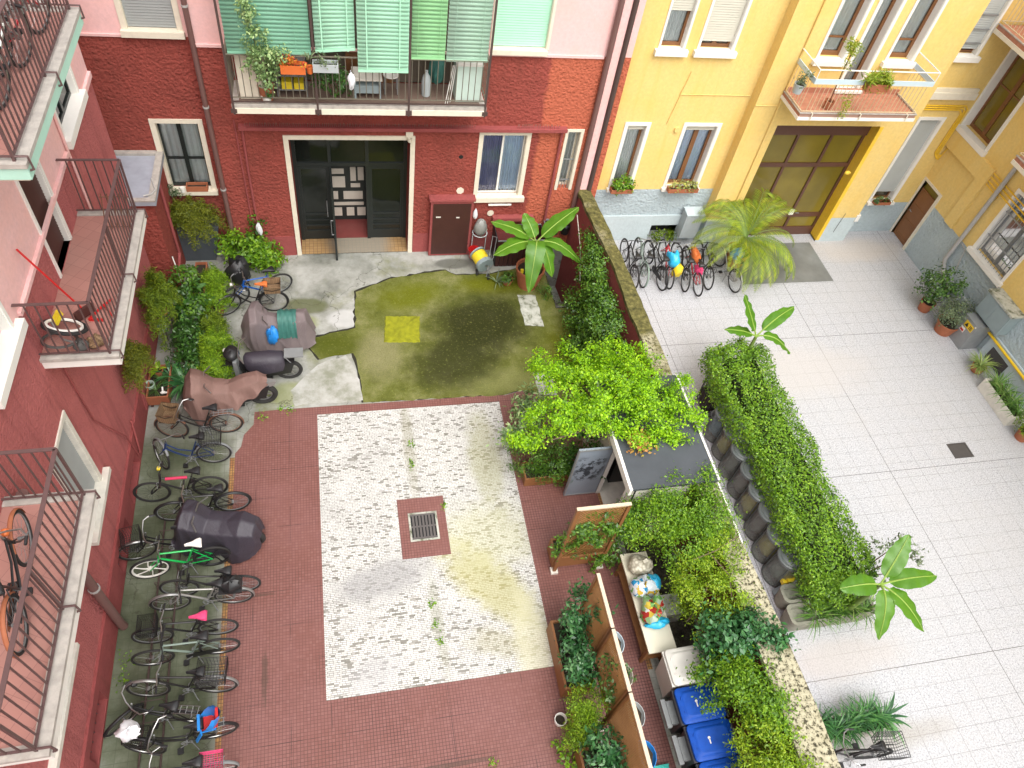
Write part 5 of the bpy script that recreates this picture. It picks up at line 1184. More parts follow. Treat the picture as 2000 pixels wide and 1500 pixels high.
# right court
g2 = 'bicycles in the rack below the yellow house'
make_bike((7.62,14.52), (7.60,13.43), 'dark bicycle nearest to the boundary wall in the yellow house rack', 'blackframe2', bars='flat', group=g2, rim='greymetal', barm='black')
make_bike((7.98,14.55), (7.86,13.45), 'old sage green bicycle with an orange reflector in the rack', 'greyframe', step=True, group=g2, rim='chrome', guards='greyframe', barm='chrome', lean=R(4))
make_bike((8.30,14.40), (8.36,13.33), 'black bicycle with a wide handlebar between the green one and the blue bag', 'blackframe2', bars='city', group=g2, rim='alu', cg='black', guards='black')
make_bike((8.72,14.45), (8.60,13.36), 'bicycle with dark red tyres under the cyan and yellow bags', 'redframe', bars='flat', group=g2, rim='greymetal', barm='black')
make_bike((9.16,14.30), (9.02,13.25), 'black bicycle right of the cyan bag', 'blackframe2', bars='flat', group=g2, rim='alu', steer=.3)
make_bike((9.36,14.12), (9.34,13.08), 'red bicycle with an orange cloth over its frame', 'redframe', bars='flat', group=g2, rim='greymetal', lean=R(-4), barm='black')
make_bike((9.78,14.35), (9.71,13.30), 'black touring bicycle with a red down tube', 'blackframe2', bars='flat', group=g2, rim='chrome', rack='black', barm='black', guards=None)
make_bike((10.36,14.2), (10.44,13.15), 'pale grey bicycle at the end of the rack by the palm', 'silverframe', bars='city', group=g2, rim='chrome', guards='alu', steer=.2)
make_bike((7.40,1.62), (8.45,1.50), 'black moped style bicycle with a long saddle at the bottom right', 'blackframe2', bars='city', group=None, rim='greymetal', barm='chrome', rbasket=('black',.36,.40,.26), rack='black')
# balcony bicycles
make_bike((-3.80,4.72), (-3.66,3.68), 'tan and black bicycle standing on the lower left balcony', 'blackframe2', step=True, guards='orangefabric' if False else 'terracotta', cg='terracotta', rim='greymetal', group=None, z0=4.74, lampm='orangeplastic')
g3 = 'bicycles crowded on the upper balcony'
for i, (y, lb, fmt) in enumerate(((8.0,'dark bicycle nearest the front corner of the upper balcony','blackframe2'), (8.9,'silver bicycle in the middle of the upper balcony','silverframe'), (9.7,'bicycle with a red frame at the far end of the upper balcony','redframe'))):
    make_bike((-3.62+.05*i, y+.55), (-3.75, y-.5), lb, fmt, bars='flat', group=g3, z0=8.19, rim='chrome', lean=R(5), fbasket=('alu',.30,.25,.2) if i == 1 else None)
# loose cloths and bags on the bicycles of the rack
def bag(c, rad, mat, label, sd, cat='bag', name='plastic_bag', flat=None, group=None, amp=.22):
    m = MB(); m.blob(c, rad, 16, 10, amp, sd)
    return single(name, m, M[mat], label, cat, (c[0], c[1], c[2]-rad[2]), group)
bag((8.62,13.58,.80), (.17,.22,.20), 'cyanbag', 'cyan plastic bag tied over a saddle in the rack', 5)
bag((8.72,13.34,.62), (.15,.13,.20), 'yellowplastic', 'yellow plastic bag hanging below the cyan one', 6)
bag((9.33,13.75,.78), (.13,.26,.13), 'orangefabric', 'orange cloth draped over the red bicycle', 7, 'cloth', 'draped_cloth')
bag((9.33,13.35,.62), (.10,.16,.12), 'pinkfabric', 'pink cloth on the rear of the red bicycle', 8, 'cloth', 'draped_cloth')
bag((10.55,13.72,.80), (.20,.17,.16), 'blueplastic', 'bright blue bag on the saddle next to the palm', 9)
bag((-3.60,3.62,.86), (.16,.15,.10), 'whitefabric', 'crumpled white cloth in the front basket next to the child seat bicycle', 10, 'cloth', 'draped_cloth')
bag((-2.45,13.95,.50), (.28,.24,.34), 'black', 'shiny black bin bag behind the blue bicycle', 12)
M['padred'] = plain('pink_red_pad', (.60,.03,.10), .6, .1)
m = MB(); m.tube([(-3.50,8.085,.775), (-3.12,8.09,.765)], .028, 8); single('tube_pad', m, M['padred'], 'pinkish red pad wrapped on a black bicycle top tube', 'pad', (-3.3,8.09,.74))

# ================================================================== MOTORCYCLES UNDER COVERS
def moto(F, Rr, label, name='motorcycle', group='motorcycles and mopeds by the left wall', wr=.27, tw=.055):
    F = Vector(F); Rv = Vector(Rr); mid = (F+Rv)/2; d = F-Rv; wb = d.length; rz = math.atan2(d.y, d.x)
    th = thing(name, label, 'motorcycle', (mid.x, mid.y, 0), rz, group)
    for x in (-wb/2, wb/2):
        m = MB(); m.torus((x,0,wr+.01), (0,1,0), wr-tw, tw, 30, 8); w_ = part('wheel', m, M['rubber'], th, world=False)
        m = MB(); m.torus((x,0,wr+.01), (0,1,0), wr-tw*1.9, .014, 26, 5); m.cyl((x,-.07,wr), (x,.07,wr), .05, n=10)
        for i in range(6): a = i*PI/3; m.bar((x,0,wr), (x+(wr-tw*1.9)*math.cos(a),0,wr+(wr-tw*1.9)*math.sin(a)), .03, .02, up=(0,1,0))
        part('rim', m, M['alu'], w_, world=False)
    m = MB(); m.hexa([(-wb/2-.05,-.13,.34), (wb/2-.35,-.15,.20), (wb/2-.35,.15,.20), (-wb/2-.05,.13,.34), (-wb/2-.15,-.12,.66), (wb/2-.4,-.13,.60), (wb/2-.4,.13,.60), (-wb/2-.15,.12,.66)])
    m.box(-.25, wb/2-.3, -.15, .15, .16, .26); part('body', m, M['black'], th, world=False)
    m = MB(); m.tube([(wb/2,.06,wr), (wb/2-.13,.06,.62), (wb/2-.22,.05,.95)], .028, 7); m.tube([(wb/2,-.06,wr), (wb/2-.13,-.06,.62), (wb/2-.22,-.05,.95)], .028, 7); part('fork', m, M['greymetal'], th, world=False)
    m = MB(); m.tube([(wb/2-.36,-.36,1.0), (wb/2-.24,-.2,1.02), (wb/2-.22,0,.98), (wb/2-.24,.2,1.02), (wb/2-.36,.36,1.0)], .014, 6); part('handlebar', m, M['chrome'], th, world=False)
    m = MB(); m.tube([(.0,-.16,.22), (-.3,-.18,.24), (-wb/2-.1,-.19,.30)], [.03,.045,.05], 8); part('exhaust', m, M['chrome'], th, world=False)
    m = MB(); rows = []
    for i in range(9):
        a = R(35+130*i/8); rows.append([(wb/2+math.cos(a)*(wr+.05), y, wr+math.sin(a)*(wr+.05)) for y in (-.09,-.05,.05,.09)])
    m.grid(rows); part('mudguard', m, M['black'], th, world=False)
    return th, wb
def cover(th, secs, mat, sd=1, hem=.07, name='cover', label=None, k=49, amp=.030, peak=.5):
    """draped sheet: sections (x, ridge z, shoulder half width, shoulder z, hem half width, hem z); creases fan out from the handlebar ends"""
    rr = random.Random(sd); ph = [rr.uniform(0, 6) for _ in range(10)]; rows = []
    xs = [s[0] for s in secs]; N = 92
    crease = lambda q: 1-abs(math.sin(q))**.6
    for i in range(N+1):
        x = xs[0]+(xs[-1]-xs[0])*i/N
        j = max(q for q in range(len(xs)-1) if xs[q] <= x+1e-9); u = (x-xs[j])/(xs[j+1]-xs[j])
        zr, ws, zs, wh, zh = [secs[j][q]+(secs[j+1][q]-secs[j][q])*u for q in range(1, 6)]
        row = []
        for q in range(k):
            s = -1+2*q/(k-1); a = abs(s); sg = 1 if s > 0 else -1
            if a < .38: f = a/.38; y = ws*f*sg; z = zr+(zs-zr)*f**1.25
            else: f = (a-.38)/.62; y = (ws+(wh-ws)*f**.8)*sg; z = zs+(zh-zs)*f
            sd_ = max(0, a-.34)/.66
            an = math.atan2(a*.55+.03, (x-peak)*sg*1.0+.001)
            rd = min(1, math.hypot(x-peak, a)*1.6)
            w = amp*1.5*crease(an*4.2+ph[0]+sg*.8)*rd*(.25+sd_) + amp*1.3*crease(x*7.5+ph[2]*sg+.9*sd_+.6*math.sin(x*3+ph[1]))*sd_**.7 + amp*.5*crease(x*16+ph[3]+sg)*sd_**1.5
            fl = .045*math.sin(x*11+ph[4]+sg*1.3+.8*math.sin(x*5+ph[5]))*sd_**1.3
            hz = hem*(math.sin(x*8+ph[6]+sg)+.6*math.sin(x*19+ph[7]*sg))*max(0, a-.8)*5 if a > .8 else 0
            sagz = amp*1.1*crease(x*4.3+ph[9]+a*2.2)*(1-sd_)
            row.append((x+.012*math.sin(a*9+ph[8]), y+sg*(w*.9+fl), z-sagz+w*.25+hz*.5))
        rows.append(row)
    m = MB(); m.grid(rows)
    return part(name, m, M[mat], th, world=False, smooth=70, label=label)
t1, wb = moto((-2.02,12.05), (-.98,12.02), 'motorcycle under a mauve grey sheet with a green cloth on top')
cover(t1, [(-.80,.42,.10,.40,.20,.16), (-.62,1.0,.20,.95,.34,.12), (-.45,1.02,.20,.95,.34,.08), (-.1,.86,.17,.80,.36,.10), (.2,.94,.20,.86,.38,.14), (.42,1.20,.34,1.06,.44,.14), (.56,1.16,.36,1.02,.46,.16), (.70,.92,.20,.8,.36,.30), (.80,.62,.10,.5,.22,.42)], 'covergrey', 3)
m = MB(); rows = []
for i in range(13):
    x = -.42+.40*i/12; rows.append([(x, y+.015*math.sin(i*2.1+q), z+.018*math.sin(i*1.7+q*1.3)) for q, (y, z) in enumerate(((-.30,.42), (-.27,.62), (-.22,.84), (-.15,.97), (0,1.02), (.15,.98), (.23,.85), (.28,.66), (.31,.5)))])
m.grid(rows)
Mt = MW[t1]; m.v = [tuple(Mt @ Vector(p)) for p in m.v]
single('draped_cloth', m, M['tealfabric'], 'dark green cloth laid across the grey covered motorcycle', 'cloth', (-1.5,12.0,.5), smooth=75)
bag((-1.63,11.70,.62), (.13,.12,.24), 'blueplastic', 'crumpled bright blue bag hanging on the grey covered motorcycle', 21)
t2, wb = moto((-2.50,10.98), (-1.30,10.97), 'black moped with a dark seat cover and rear luggage rack', 'moped', wr=.30, tw=.045)
m = MB(); rows = []
for x, z, w_, zl in ((-.55,.80,.12,.62), (-.50,.84,.19,.52), (-.2,.86,.21,.46), (.1,.84,.20,.46), (.25,.86,.15,.56), (.3,.80,.08,.66)):
    rows.append([(x,-w_*1.1,zl), (x,-w_,z-.12), (x,-w_*.6,z-.02), (x,0,z), (x,w_*.6,z-.02), (x,w_,z-.12), (x,w_*1.1,zl)])
m.grid(rows); part('seat_cover', m, M['coverdark'], t2, world=False, smooth=60)
m = MB(); m.box(-.95, -.55, -.13, .13, .84, .87); m.tube([(-.55,.1,.86), (-.7,.1,.6)], .012, 5); m.tube([(-.55,-.1,.86), (-.7,-.1,.6)], .012, 5); part('luggage_rack', m, M['greymetal'], t2, world=False)
m = MB(); m.blob((.52,0,.94), (.17,.20,.12), 12, 7, .08, 4); part('headlamp_cowl', m, M['black'], t2, world=False)
m = MB(); m.hexa([(.40,-.2,.25), (.50,-.2,.25), (.50,.2,.25), (.40,.2,.25), (.42,-.22,.85), (.50,-.20,.86), (.50,.20,.86), (.42,.22,.85)]); part('leg_shield', m, M['greymetal'], t2, world=False)
m = MB(); m.blob((.66,-.12,.90), (.05,.06,.04), 8, 5, .05, 4); part('indicator', m, M['white'], t2, world=False)
t3, wb = moto((-3.14,10.22), (-1.83,10.32), 'motorcycle under a torn faded brown sheet, its rear wheel showing', wr=.30, tw=.06)
cover(t3, [(-.78,.86,.10,.82,.14,.70), (-.62,1.0,.15,.94,.22,.66), (-.30,.92,.19,.84,.30,.52), (.0,.80,.18,.74,.33,.36), (.28,.86,.22,.78,.38,.22), (.50,1.12,.30,1.0,.46,.16), (.66,1.22,.34,1.06,.48,.16), (.80,1.0,.22,.9,.42,.34), (.92,.62,.1,.5,.24,.46)], 'coverbrown', 8, amp=.034, peak=.64)
m = MB(); m.hexa([(-.90,-.06,.62), (-.74,-.09,.62), (-.74,.09,.62), (-.90,.06,.62), (-.96,-.04,.72), (-.74,-.07,.76), (-.74,.07,.76), (-.96,.04,.72)]); part('tail', m, M['alu'], t3, world=False)
t4, wb = moto((-3.1,7.20), (-2.0,6.96), 'moped under a smooth dark violet cover beside the green bicycle')
cover(t4, [(-.78,.45,.12,.40,.16,.12), (-.70,.78,.20,.70,.30,.08), (-.45,.88,.26,.80,.38,.06), (-.1,.80,.24,.74,.38,.06), (.15,.82,.24,.74,.38,.07), (.38,1.06,.30,.96,.40,.10), (.55,1.10,.30,.98,.40,.12), (.66,.92,.22,.8,.34,.20), (.78,.56,.1,.46,.22,.36)], 'coverdark', 5, amp=.028)
# ================================================================== PLANTS AND POTS
def fol(mat, name='foliage', par=None, mb=None): return part(name, mb, mat, par, smooth=None)
def pot_mesh(c, r0, r1, h, n=20):
    m = MB(); t_ = .02
    m.lathe([(r0,0), (r0+(r1-r0)*.85,h*.84), (r1*1.0,h*.85), (r1*1.04,h), (r1-.015,h), (r0+(r1-r0)*.8-t_,h*.8)], c, n); return m
def soil_mesh(c, r, z):
    m = MB(); m.lathe([(.001,z+.01), (r,z)], c, 18, cap0=False); return m
def potted(name, label, cat, c, pot, mat, foliage, group=None, stems=None, lmat=None, fname='foliage'):
    """pot = (r0, r1, h); foliage = MB in world coordinates"""
    th = thing(name, label, cat, c, group=group); r0, r1, h = pot
    p_ = part('pot', pot_mesh(c, r0, r1, h), M[mat], th); part('soil', soil_mesh(c, r1*.86, h*.82), M['soil'], p_)
    if stems: part('stem', stems, M['stem'], th)
    part(fname, foliage, lmat, th, smooth=None)
    return th
def box_planter(par, x0, x1, y0, y1, z0, z1, mat, t_=.03, soil=True, name='planter_box'):
    m = MB(); m.box(x0, x1, y0, y0+t_, z0, z1); m.box(x0, x1, y1-t_, y1, z0, z1); m.box(x0, x0+t_, y0+t_, y1-t_, z0, z1); m.box(x1-t_, x1, y0+t_, y1-t_, z0, z1); m.box(x0+t_, x1-t_, y0+t_, y1-t_, z0, z0+.02)
    p_ = part(name, m, M[mat], par)
    if soil:
        m = MB(); m.box(x0+t_, x1-t_, y0+t_, y1-t_, z0+.02, z1-.07); part('soil', m, M['soil'], p_)
    return p_
def branches(c, tips, r, mat='stem', k=3):
    m = MB(); c = Vector(c)
    for q in tips:
        q = Vector(q); mid = (c+q)/2 + Vector((rnd.uniform(-.1,.1), rnd.uniform(-.1,.1), rnd.uniform(.0,.15)))*(q-c).length*.6
        m.tube([c, mid, q], [r, r*.7, r*.25], 6)
    return m
# ---- maple over the shed
TR = thing('maple_tree', 'bright yellow green maple spreading over the shed roof', 'tree', (5.2, 8.3, 0))
m = MB(); m.tube([(5.2,8.3,0), (5.15,8.25,.6), (5.25,8.2,1.2), (5.1,8.1,1.7)], [.10,.085,.075,.06], 9)
for q in ((3.6,7.3,2.2), (4.2,9.2,2.3), (6.3,8.1,2.3), (5.4,7.0,2.3), (3.9,8.3,2.5), (5.6,9.1,2.4), (4.7,7.1,2.2), (5.1,8.2,2.9)): 
    m.tube([(5.1,8.1,1.6), (5.1+(q[0]-5.1)*.5+rnd.uniform(-.1,.1), 8.1+(q[1]-8.1)*.5+rnd.uniform(-.1,.1), 1.95), q], [.05,.03,.008], 6)
part('trunk', m, M['trunk'], TR)
PP = []; NN = []
lobes = [((4.7,8.3,2.5),(1.0,.95,.42),42), ((3.95,7.85,2.2),(.75,.45,.30),24), ((5.85,8.15,2.45),(.75,.80,.36),28), ((4.2,8.9,2.4),(.60,.50,.28),16), ((5.3,9.0,2.45),(.65,.45,.30),17), ((5.35,7.35,2.3),(.55,.40,.28),15), ((4.55,7.6,2.2),(.60,.28,.25),13), ((3.3,7.6,1.95),(.40,.35,.2),8), ((6.35,7.6,2.3),(.45,.5,.25),10), ((5.05,8.1,2.95),(.7,.6,.25),14), ((3.75,9.0,2.2),(.2,.3,.2),4), ((6.0,7.15,2.25),(.3,.2,.15),5)]
for c, r_, K in lobes:
    P_, N_ = ell_clumps(c, r_, int(K*2.1), 74, (.075,.075,.03), shell=.3, up=1.2); PP.append(P_); NN.append(N_)
part('crown', leafy(np.concatenate(PP), np.concatenate(NN), .056, aspect=.6, spread=.85, fold=.1, droop=.5), L['maple'], TR, smooth=None)
P_, N_ = ell_clumps((5.3,7.1,2.2), (.24,.20,.10), 9, 40, (.09,.08,.04)); part('rusty_spray', leafy(P_, N_, .075, aspect=.6), L['dry'], TR, smooth=None)
# ---- shrubs beside it
def shrub(name, label, c, lob, mat, size, aspect, group=None, cat='shrub', spread=.9, per=50, sp=.07, zmin=.02, stemto=None, loc=None, droop=.2, clipx=None, fold=.15):
    th = thing(name, label, cat, loc or (c[0], c[1], 0), group=group)
    PP = []; NN = []; tips = []
    for q, r_, K in lob:
        P_, N_ = ell_clumps(q, r_, K, per, (sp,sp,sp*.7), zmin=zmin); PP.append(P_); NN.append(N_); tips.append(q)
    P_ = np.concatenate(PP); N_ = np.concatenate(NN)
    if clipx:
        k = np.ones(len(P_), bool)
        for ax_, lo, hi in clipx: k &= (P_[:, ax_] > lo) & (P_[:, ax_] < hi)
        P_, N_ = P_[k], N_[k]
    part('stems', branches(c, tips, .018), M['stem'], th)
    part('foliage', leafy(P_, N_, size, aspect=aspect, spread=spread, droop=droop, fold=fold), mat, th, smooth=None)
    return th
s1 = shrub('shrub', 'dense dark green conifer like bush in a wooden trough under the maple', (3.95,8.0,.1), [((3.6,8.05,.45),(.42,.45,.38),26), ((4.1,7.75,.42),(.45,.30,.36),24), ((4.35,8.2,.6),(.40,.4,.4),20)], L['ivy'], .06, .28, per=90)
box_planter(s1, 3.45, 4.5, 7.62, 8.05, 0.006, .28, 'planterwood')
shrub('shrub', 'pale speckled laurel bush at the corner of the white mosaic', (3.6,8.9,.05), [((3.55,8.75,.65),(.40,.42,.40),22), ((3.9,9.2,.7),(.35,.35,.4),15), ((3.25,8.5,.75),(.25,.25,.25),8)], L['jade'], .11, .38, per=34, sp=.09)
shrub('shrub', 'glossy dark camellia bush beside the open shed door', (4.5,7.7,.05), [((4.55,7.75,.8),(.35,.35,.4),18), ((4.75,7.55,.5),(.3,.2,.35),12), ((4.75,7.9,1.3),(.35,.3,.4),15)], L['dark'], .10, .42, per=30, sp=.08)
# ---- ivy on the wall, climbers further down
def climber(label, lob, mat, size, aspect, per, sp, root, name='climbing_plant', group='climbing plants on the boundary wall', twigs=(), **kw):
    th = shrub(name, label, root, [(c, tuple(q*1.13 for q in r_), int(K*1.5)) for c, r_, K in lob], mat, size, aspect, group=group, cat='climber', per=per, sp=sp, **kw)
    if twigs:
        m = MB()
        for tw in twigs: m.tube([Vector(p) for p in tw], .009, 5)
        part('bare_twig', m, M['trunk'], th)
    return th
cx = [(0, 5.0, 6.23)]
climber('dark ivy spilling down the far end of the boundary wall', [((6.0,12.6,1.2),(.22,.7,.65),40), ((5.95,11.6,1.1),(.28,.8,.75),50), ((5.85,10.7,1.0),(.38,.8,.8),56), ((5.75,12.0,.5),(.35,.8,.45),40), ((5.7,10.2,.55),(.42,.7,.5),44), ((6.08,13.3,1.6),(.12,.4,.3),12), ((5.55,11.2,.35),(.35,.5,.35),22)], L['ivy'], .062, .6, 56, .09, (6.1,11.6,0), clipx=cx)
climber('lime green climber just below the shed roof', [((5.9,5.9,1.95),(.62,.48,.30),44), ((5.3,5.75,1.65),(.50,.42,.40),36), ((6.35,5.5,2.05),(.30,.5,.2),20), ((5.0,6.0,1.4),(.28,.3,.35),14), ((5.85,5.1,1.85),(.55,.45,.35),36), ((6.4,6.3,2.05),(.25,.2,.12),8)], L['vine'], .050, .48, 88, .085, (5.9,5.7,0), twigs=(((5.6,4.7,2.05), (6.0,4.75,2.2), (6.5,4.95,2.25)),))
climber('yellowish climber behind the table of bags', [((5.95,4.55,1.85),(.48,.45,.32),34), ((6.2,4.15,1.95),(.35,.35,.25),22), ((5.55,4.3,1.5),(.3,.35,.35),18), ((5.75,3.75,1.6),(.28,.25,.3),12), ((6.3,4.9,2.05),(.28,.35,.15),14)], L['vineyellow'], .047, .46, 82, .08, (5.9,4.4,0), twigs=(((5.8,4.3,1.9), (5.6,4.0,1.7), (5.45,3.9,1.3)), ((5.9,4.8,2.1), (6.1,4.3,2.15), (6.05,3.9,2.0))))
climber('darker broad leaved climber with bluish green leaves reaching over the wall', [((5.78,3.40,1.75),(.34,.34,.32),24), ((6.1,3.35,2.0),(.42,.30,.22),22), ((5.6,3.15,1.5),(.24,.22,.26),10), ((6.5,3.2,2.1),(.25,.2,.14),8)], L['bluegreen'], .09, .55, 36, .09, (5.8,3.2,0))
climber('leafy green climber leaning over the white bin', [((5.75,2.85,1.7),(.30,.30,.26),22), ((5.9,2.6,1.85),(.38,.40,.30),34), ((6.0,2.2,1.95),(.35,.40,.25),26), ((5.42,2.98,1.45),(.16,.10,.10),5), ((5.45,2.5,1.45),(.2,.06,.05),3)], L['vine'], .055, .5, 70, .085, (5.9,2.5,0))
climber('small leaved yellow green climber beside the blue bins', [((5.85,1.75,1.85),(.36,.45,.30),36), ((6.0,1.2,1.85),(.34,.45,.30),34), ((5.65,1.5,1.5),(.25,.4,.3),20), ((5.9,.6,1.8),(.35,.4,.3),26)], L['vineyellow'], .049, .46, 78, .08, (6.0,1.3,0))
# ---- ferns and house plants along the left wall
gf = 'asparagus ferns along the left wall'
GP = thing('planter', 'tall slate grey planter overhung by olive fern under the back window', 'planter', (-3.4, 15.1, 0))
m = MB(); m.hexa([(-3.80,14.94,0), (-3.08,14.94,0), (-3.08,15.28,0), (-3.80,15.28,0), (-3.95,14.88,1.08), (-2.85,14.88,1.08), (-2.85,15.28,1.08), (-3.95,15.28,1.08)]); part('planter_box', m, plain('slate_planter', (.085,.10,.115), .5, .15), GP)
m = MB(); m.box(-3.84, -3.06, 14.925, 14.939, .28, .31); part('seam', m, M['greymetal'], GP)
part('foliage', fern((-3.38,14.86,1.50), (.98,.55,.60), 15000, stems=80), L['fernolive'], GP, smooth=None)
def fernthing(label, c, rad, n, mat, r=.12, h=.22, base=0., hang=False):
    th = thing('fern', label, 'fern', (c[0], c[1], base), group=gf)
    pb = (c[0], c[1], base); p_ = part('pot', pot_mesh(pb, r*.75, r, h), M['terracotta'], th)
    if hang:
        m = MB(); m.tube([(-4.25,c[1],base+.25), (c[0],c[1],base+.55)], .012, 5); m.tube([(c[0],c[1],base+.55), (c[0]+r,c[1],base+h)], .004, 4); m.tube([(c[0],c[1],base+.55), (c[0]-r,c[1],base+h)], .004, 4); part('bracket', m, M['brownmetal'], th)
    elif base > .05:
        m = MB()
        for a, b in ((-.1,-.1), (.1,-.1), (-.1,.1), (.1,.1)): m.tube([(c[0]+a,c[1]+b,base), (c[0]+a*1.4,c[1]+b*1.4,0)], .012, 5)
        part('stand', m, M['brownmetal'], th)
    part('foliage', fern((c[0], c[1], c[2]), rad, n, size=.065), mat, th, smooth=None)
fernthing('hanging olive green fern ball on the left wall under the balcony', (-3.96,10.1,1.98), (.32,.60,.64), 10500, L['fernolive'], base=1.65, hang=True)
fernthing('large bushy fern on a tall stand beside the long balcony', (-3.84,12.15,1.55), (.48,.92,.84), 16000, L['fern'], base=1.05)
for i, (x, y, z, r_, lb) in enumerate(((-2.98,13.75,.50,.36,'bright fern next to the blue bicycle, farthest in its row'), (-2.92,13.05,.52,.40,'bright fern second from the far end of its row'), (-2.98,12.3,.48,.38,'bright fern in the middle of its row'), (-2.85,11.62,.55,.46,'yellowish fern level with the grey covered motorcycle'), (-2.82,10.95,.52,.48,'bright fern at the near end beside the brown cover'))):
    fernthing(lb, (x, y, z), (r_*1.15, r_*1.2, r_*1.1), 9000, L['fernbright'] if i != 2 else L['fern'], h=.3, r=.15)
shrub('shrub', 'green leafy bush left of the entrance door', (-2.2,14.65,0), [((-2.25,14.65,.55),(.55,.34,.42),40), ((-1.85,14.62,.4),(.36,.3,.36),22), ((-2.6,14.7,.7),(.3,.25,.4),16), ((-1.7,14.55,.2),(.25,.25,.2),9)], L['vine'], .10, .5, per=34, sp=.09)
m = MB(); 
for k in range(9): m.tube([(-1.66,14.78,.25), (-1.66+rnd.uniform(-.12,.15),14.78+rnd.uniform(-.1,.1),.35+rnd.uniform(0,.12))], .006, 4)
potted('potted_plant', 'withered plant in a brown bowl by the left door jamb', 'potted plant', (-1.66,14.75,0), (.13,.20,.26), 'terracotta', leafy(*ell_clumps((-1.66,14.75,.36), (.14,.14,.08), 6, 12, .04), .07), lmat=L['dry'], stems=m)
m = MB()
for k in range(5):
    q = Vector((-1.93,14.98,.55)); pts = [q]
    for j in range(4): q = q+Vector((rnd.uniform(-.06,.06), -.01, rnd.uniform(.1,.22))); pts.append(q)
    m.tube(pts, .006, 4)
th = thing('climbing_plant', 'thin creeper climbing the red pipes left of the door', 'climber', (-1.95,14.95,.3)); part('stems', m, M['stem'], th); part('foliage', leafy(*ell_clumps((-1.95,14.95,1.05), (.22,.06,.5), 14, 9, .05), .10, aspect=.55), L['ivy'], th, smooth=None)
gh = 'house plants in the left bed'
shrub('shrub', 'dark leathery rubber plant between the fern ball and the fern row', (-3.4,13.0,0), [((-3.4,13.0,.6),(.26,.3,.45),13), ((-3.55,12.6,.5),(.22,.26,.4),11)], L['dark'], .19, .42, per=9, sp=.1, group=gh)
shrub('shrub', 'small dark bush by the white bucket', (-3.5,12.2,0), [((-3.5,12.1,.35),(.3,.3,.3),16)], L['ficus'], .07, .5, per=34, sp=.07, group=gh)
shrub('shrub', 'low dark bush beside an empty brown basket', (-3.45,11.5,0), [((-3.35,11.35,.3),(.25,.3,.28),14)], L['dark'], .12, .35, per=16, sp=.08, group=gh)
shrub('shrub', 'twiggy plant with lime leaves near the annex wall', (-3.45,13.65,0), [((-3.5,13.7,.55),(.25,.25,.3),6)], L['vineyellow'], .10, .45, per=9, sp=.07, group=gh)
shrub('shrub', 'tall dark leaved plant rising beside the fern ball stand', (-3.65,13.25,0), [((-3.6,13.25,.9),(.3,.35,.45),22), ((-3.3,12.7,.75),(.26,.35,.4),18)], L['ivy'], .10, .5, per=26, sp=.08, group=gh)
shrub('shrub', 'dense deep green undergrowth between the wall and the fern row', (-3.45,12.0,0), [((-3.5,11.9,.45),(.35,.55,.35),28), ((-3.4,11.2,.4),(.32,.4,.3),18), ((-3.75,12.6,.4),(.3,.4,.3),16)], L['dark'], .085, .45, per=34, sp=.08, group=gh)
def straps(label, c, n, ln, wd, mat, group=None, up=.9, name='strap_plant', cat='plant', pot=None, pmat='terracotta', base=.05):
    m = MB(); strap_plant(m, c, n, ln, wd, up, base=base)
    th = thing(name, label, cat, (c[0], c[1], c[2] if not pot else c[2]-pot[2]), group=group)
    if pot:
        pc = (c[0], c[1], c[2]-pot[2]); p_ = part('pot', pot_mesh(pc, *pot), M[pmat], th); part('soil', soil_mesh(pc, pot[1]*.86, pot[2]*.82), M['soil'], p_)
    part('leaves', m, mat, th, smooth=None); return th
straps('striped spider plant beside the yellowish fern', (-3.2,11.0,.25), 44, .42, .028, L['spiderpale'], gh, pot=(.09,.13,.2))
straps('dark aloe like strap plant next to the brown motorcycle cover', (-3.45,10.75,.28), 40, .55, .06, L['bluegreen'], gh, pot=(.11,.16,.24))
straps('blue green bromeliad against the left wall', (-3.75,11.0,.3), 26, .45, .055, L['bluegreen'], gh, pot=(.10,.14,.22))
straps('yellow tipped croton by the wall', (-3.98,11.05,.45), 9, .22, .09, L['vineyellow'], gh, pot=(.07,.10,.2))
th = thing('planter', 'shallow terracotta trough with a white ornament by the wall', 'planter', (-3.97,10.75,0)); box_planter(th, -4.17, -3.74, 10.36, 11.25, .12, .38, 'terracotta', .025)
m = MB(); m.box(-4.15, -4.1, 10.4, 11.2, 0, .12); m.box(-3.82, -3.77, 10.4, 11.2, 0, .12); part('feet', m, M['cabinetbrown'], th)
m = MB(); strap_plant(m, (-4.0,10.6,.32), 26, .28, .015, .8); strap_plant(m, (-3.9,10.9,.32), 20, .25, .015, .8); part('leaves', m, L['ficus'], th, smooth=None)
m = MB(); m.blob((-3.85,10.5,.36), (.05,.04,.04), 8, 6, .3, 2); m.bar((-3.87,10.47,.36), (-3.76,10.46,.40), .03, .02); m.bar((-3.85,10.5,.37), (-3.86,10.6,.42), .03, .02); single('ornament', m, M['white'], 'small white figurine lying in the terracotta trough', 'ornament', (-3.85,10.5,.33))
th = thing('planter', 'long narrow terracotta trough at the foot of the annex', 'planter', (-3.33,13.9,0)); box_planter(th, -3.47, -3.20, 13.36, 14.44, .14, .40, 'terracotta', .022)
m = MB(); m.box(-3.44, -3.23, 13.5, 13.56, 0, .14); m.box(-3.44, -3.23, 14.2, 14.26, 0, .14); part('feet', m, M['cabinetbrown'], th)
part('leaves', leafy(*ell_clumps((-3.33,13.7,.40), (.1,.3,.06), 9, 14, .05), .06), L['ficus'], th, smooth=None)
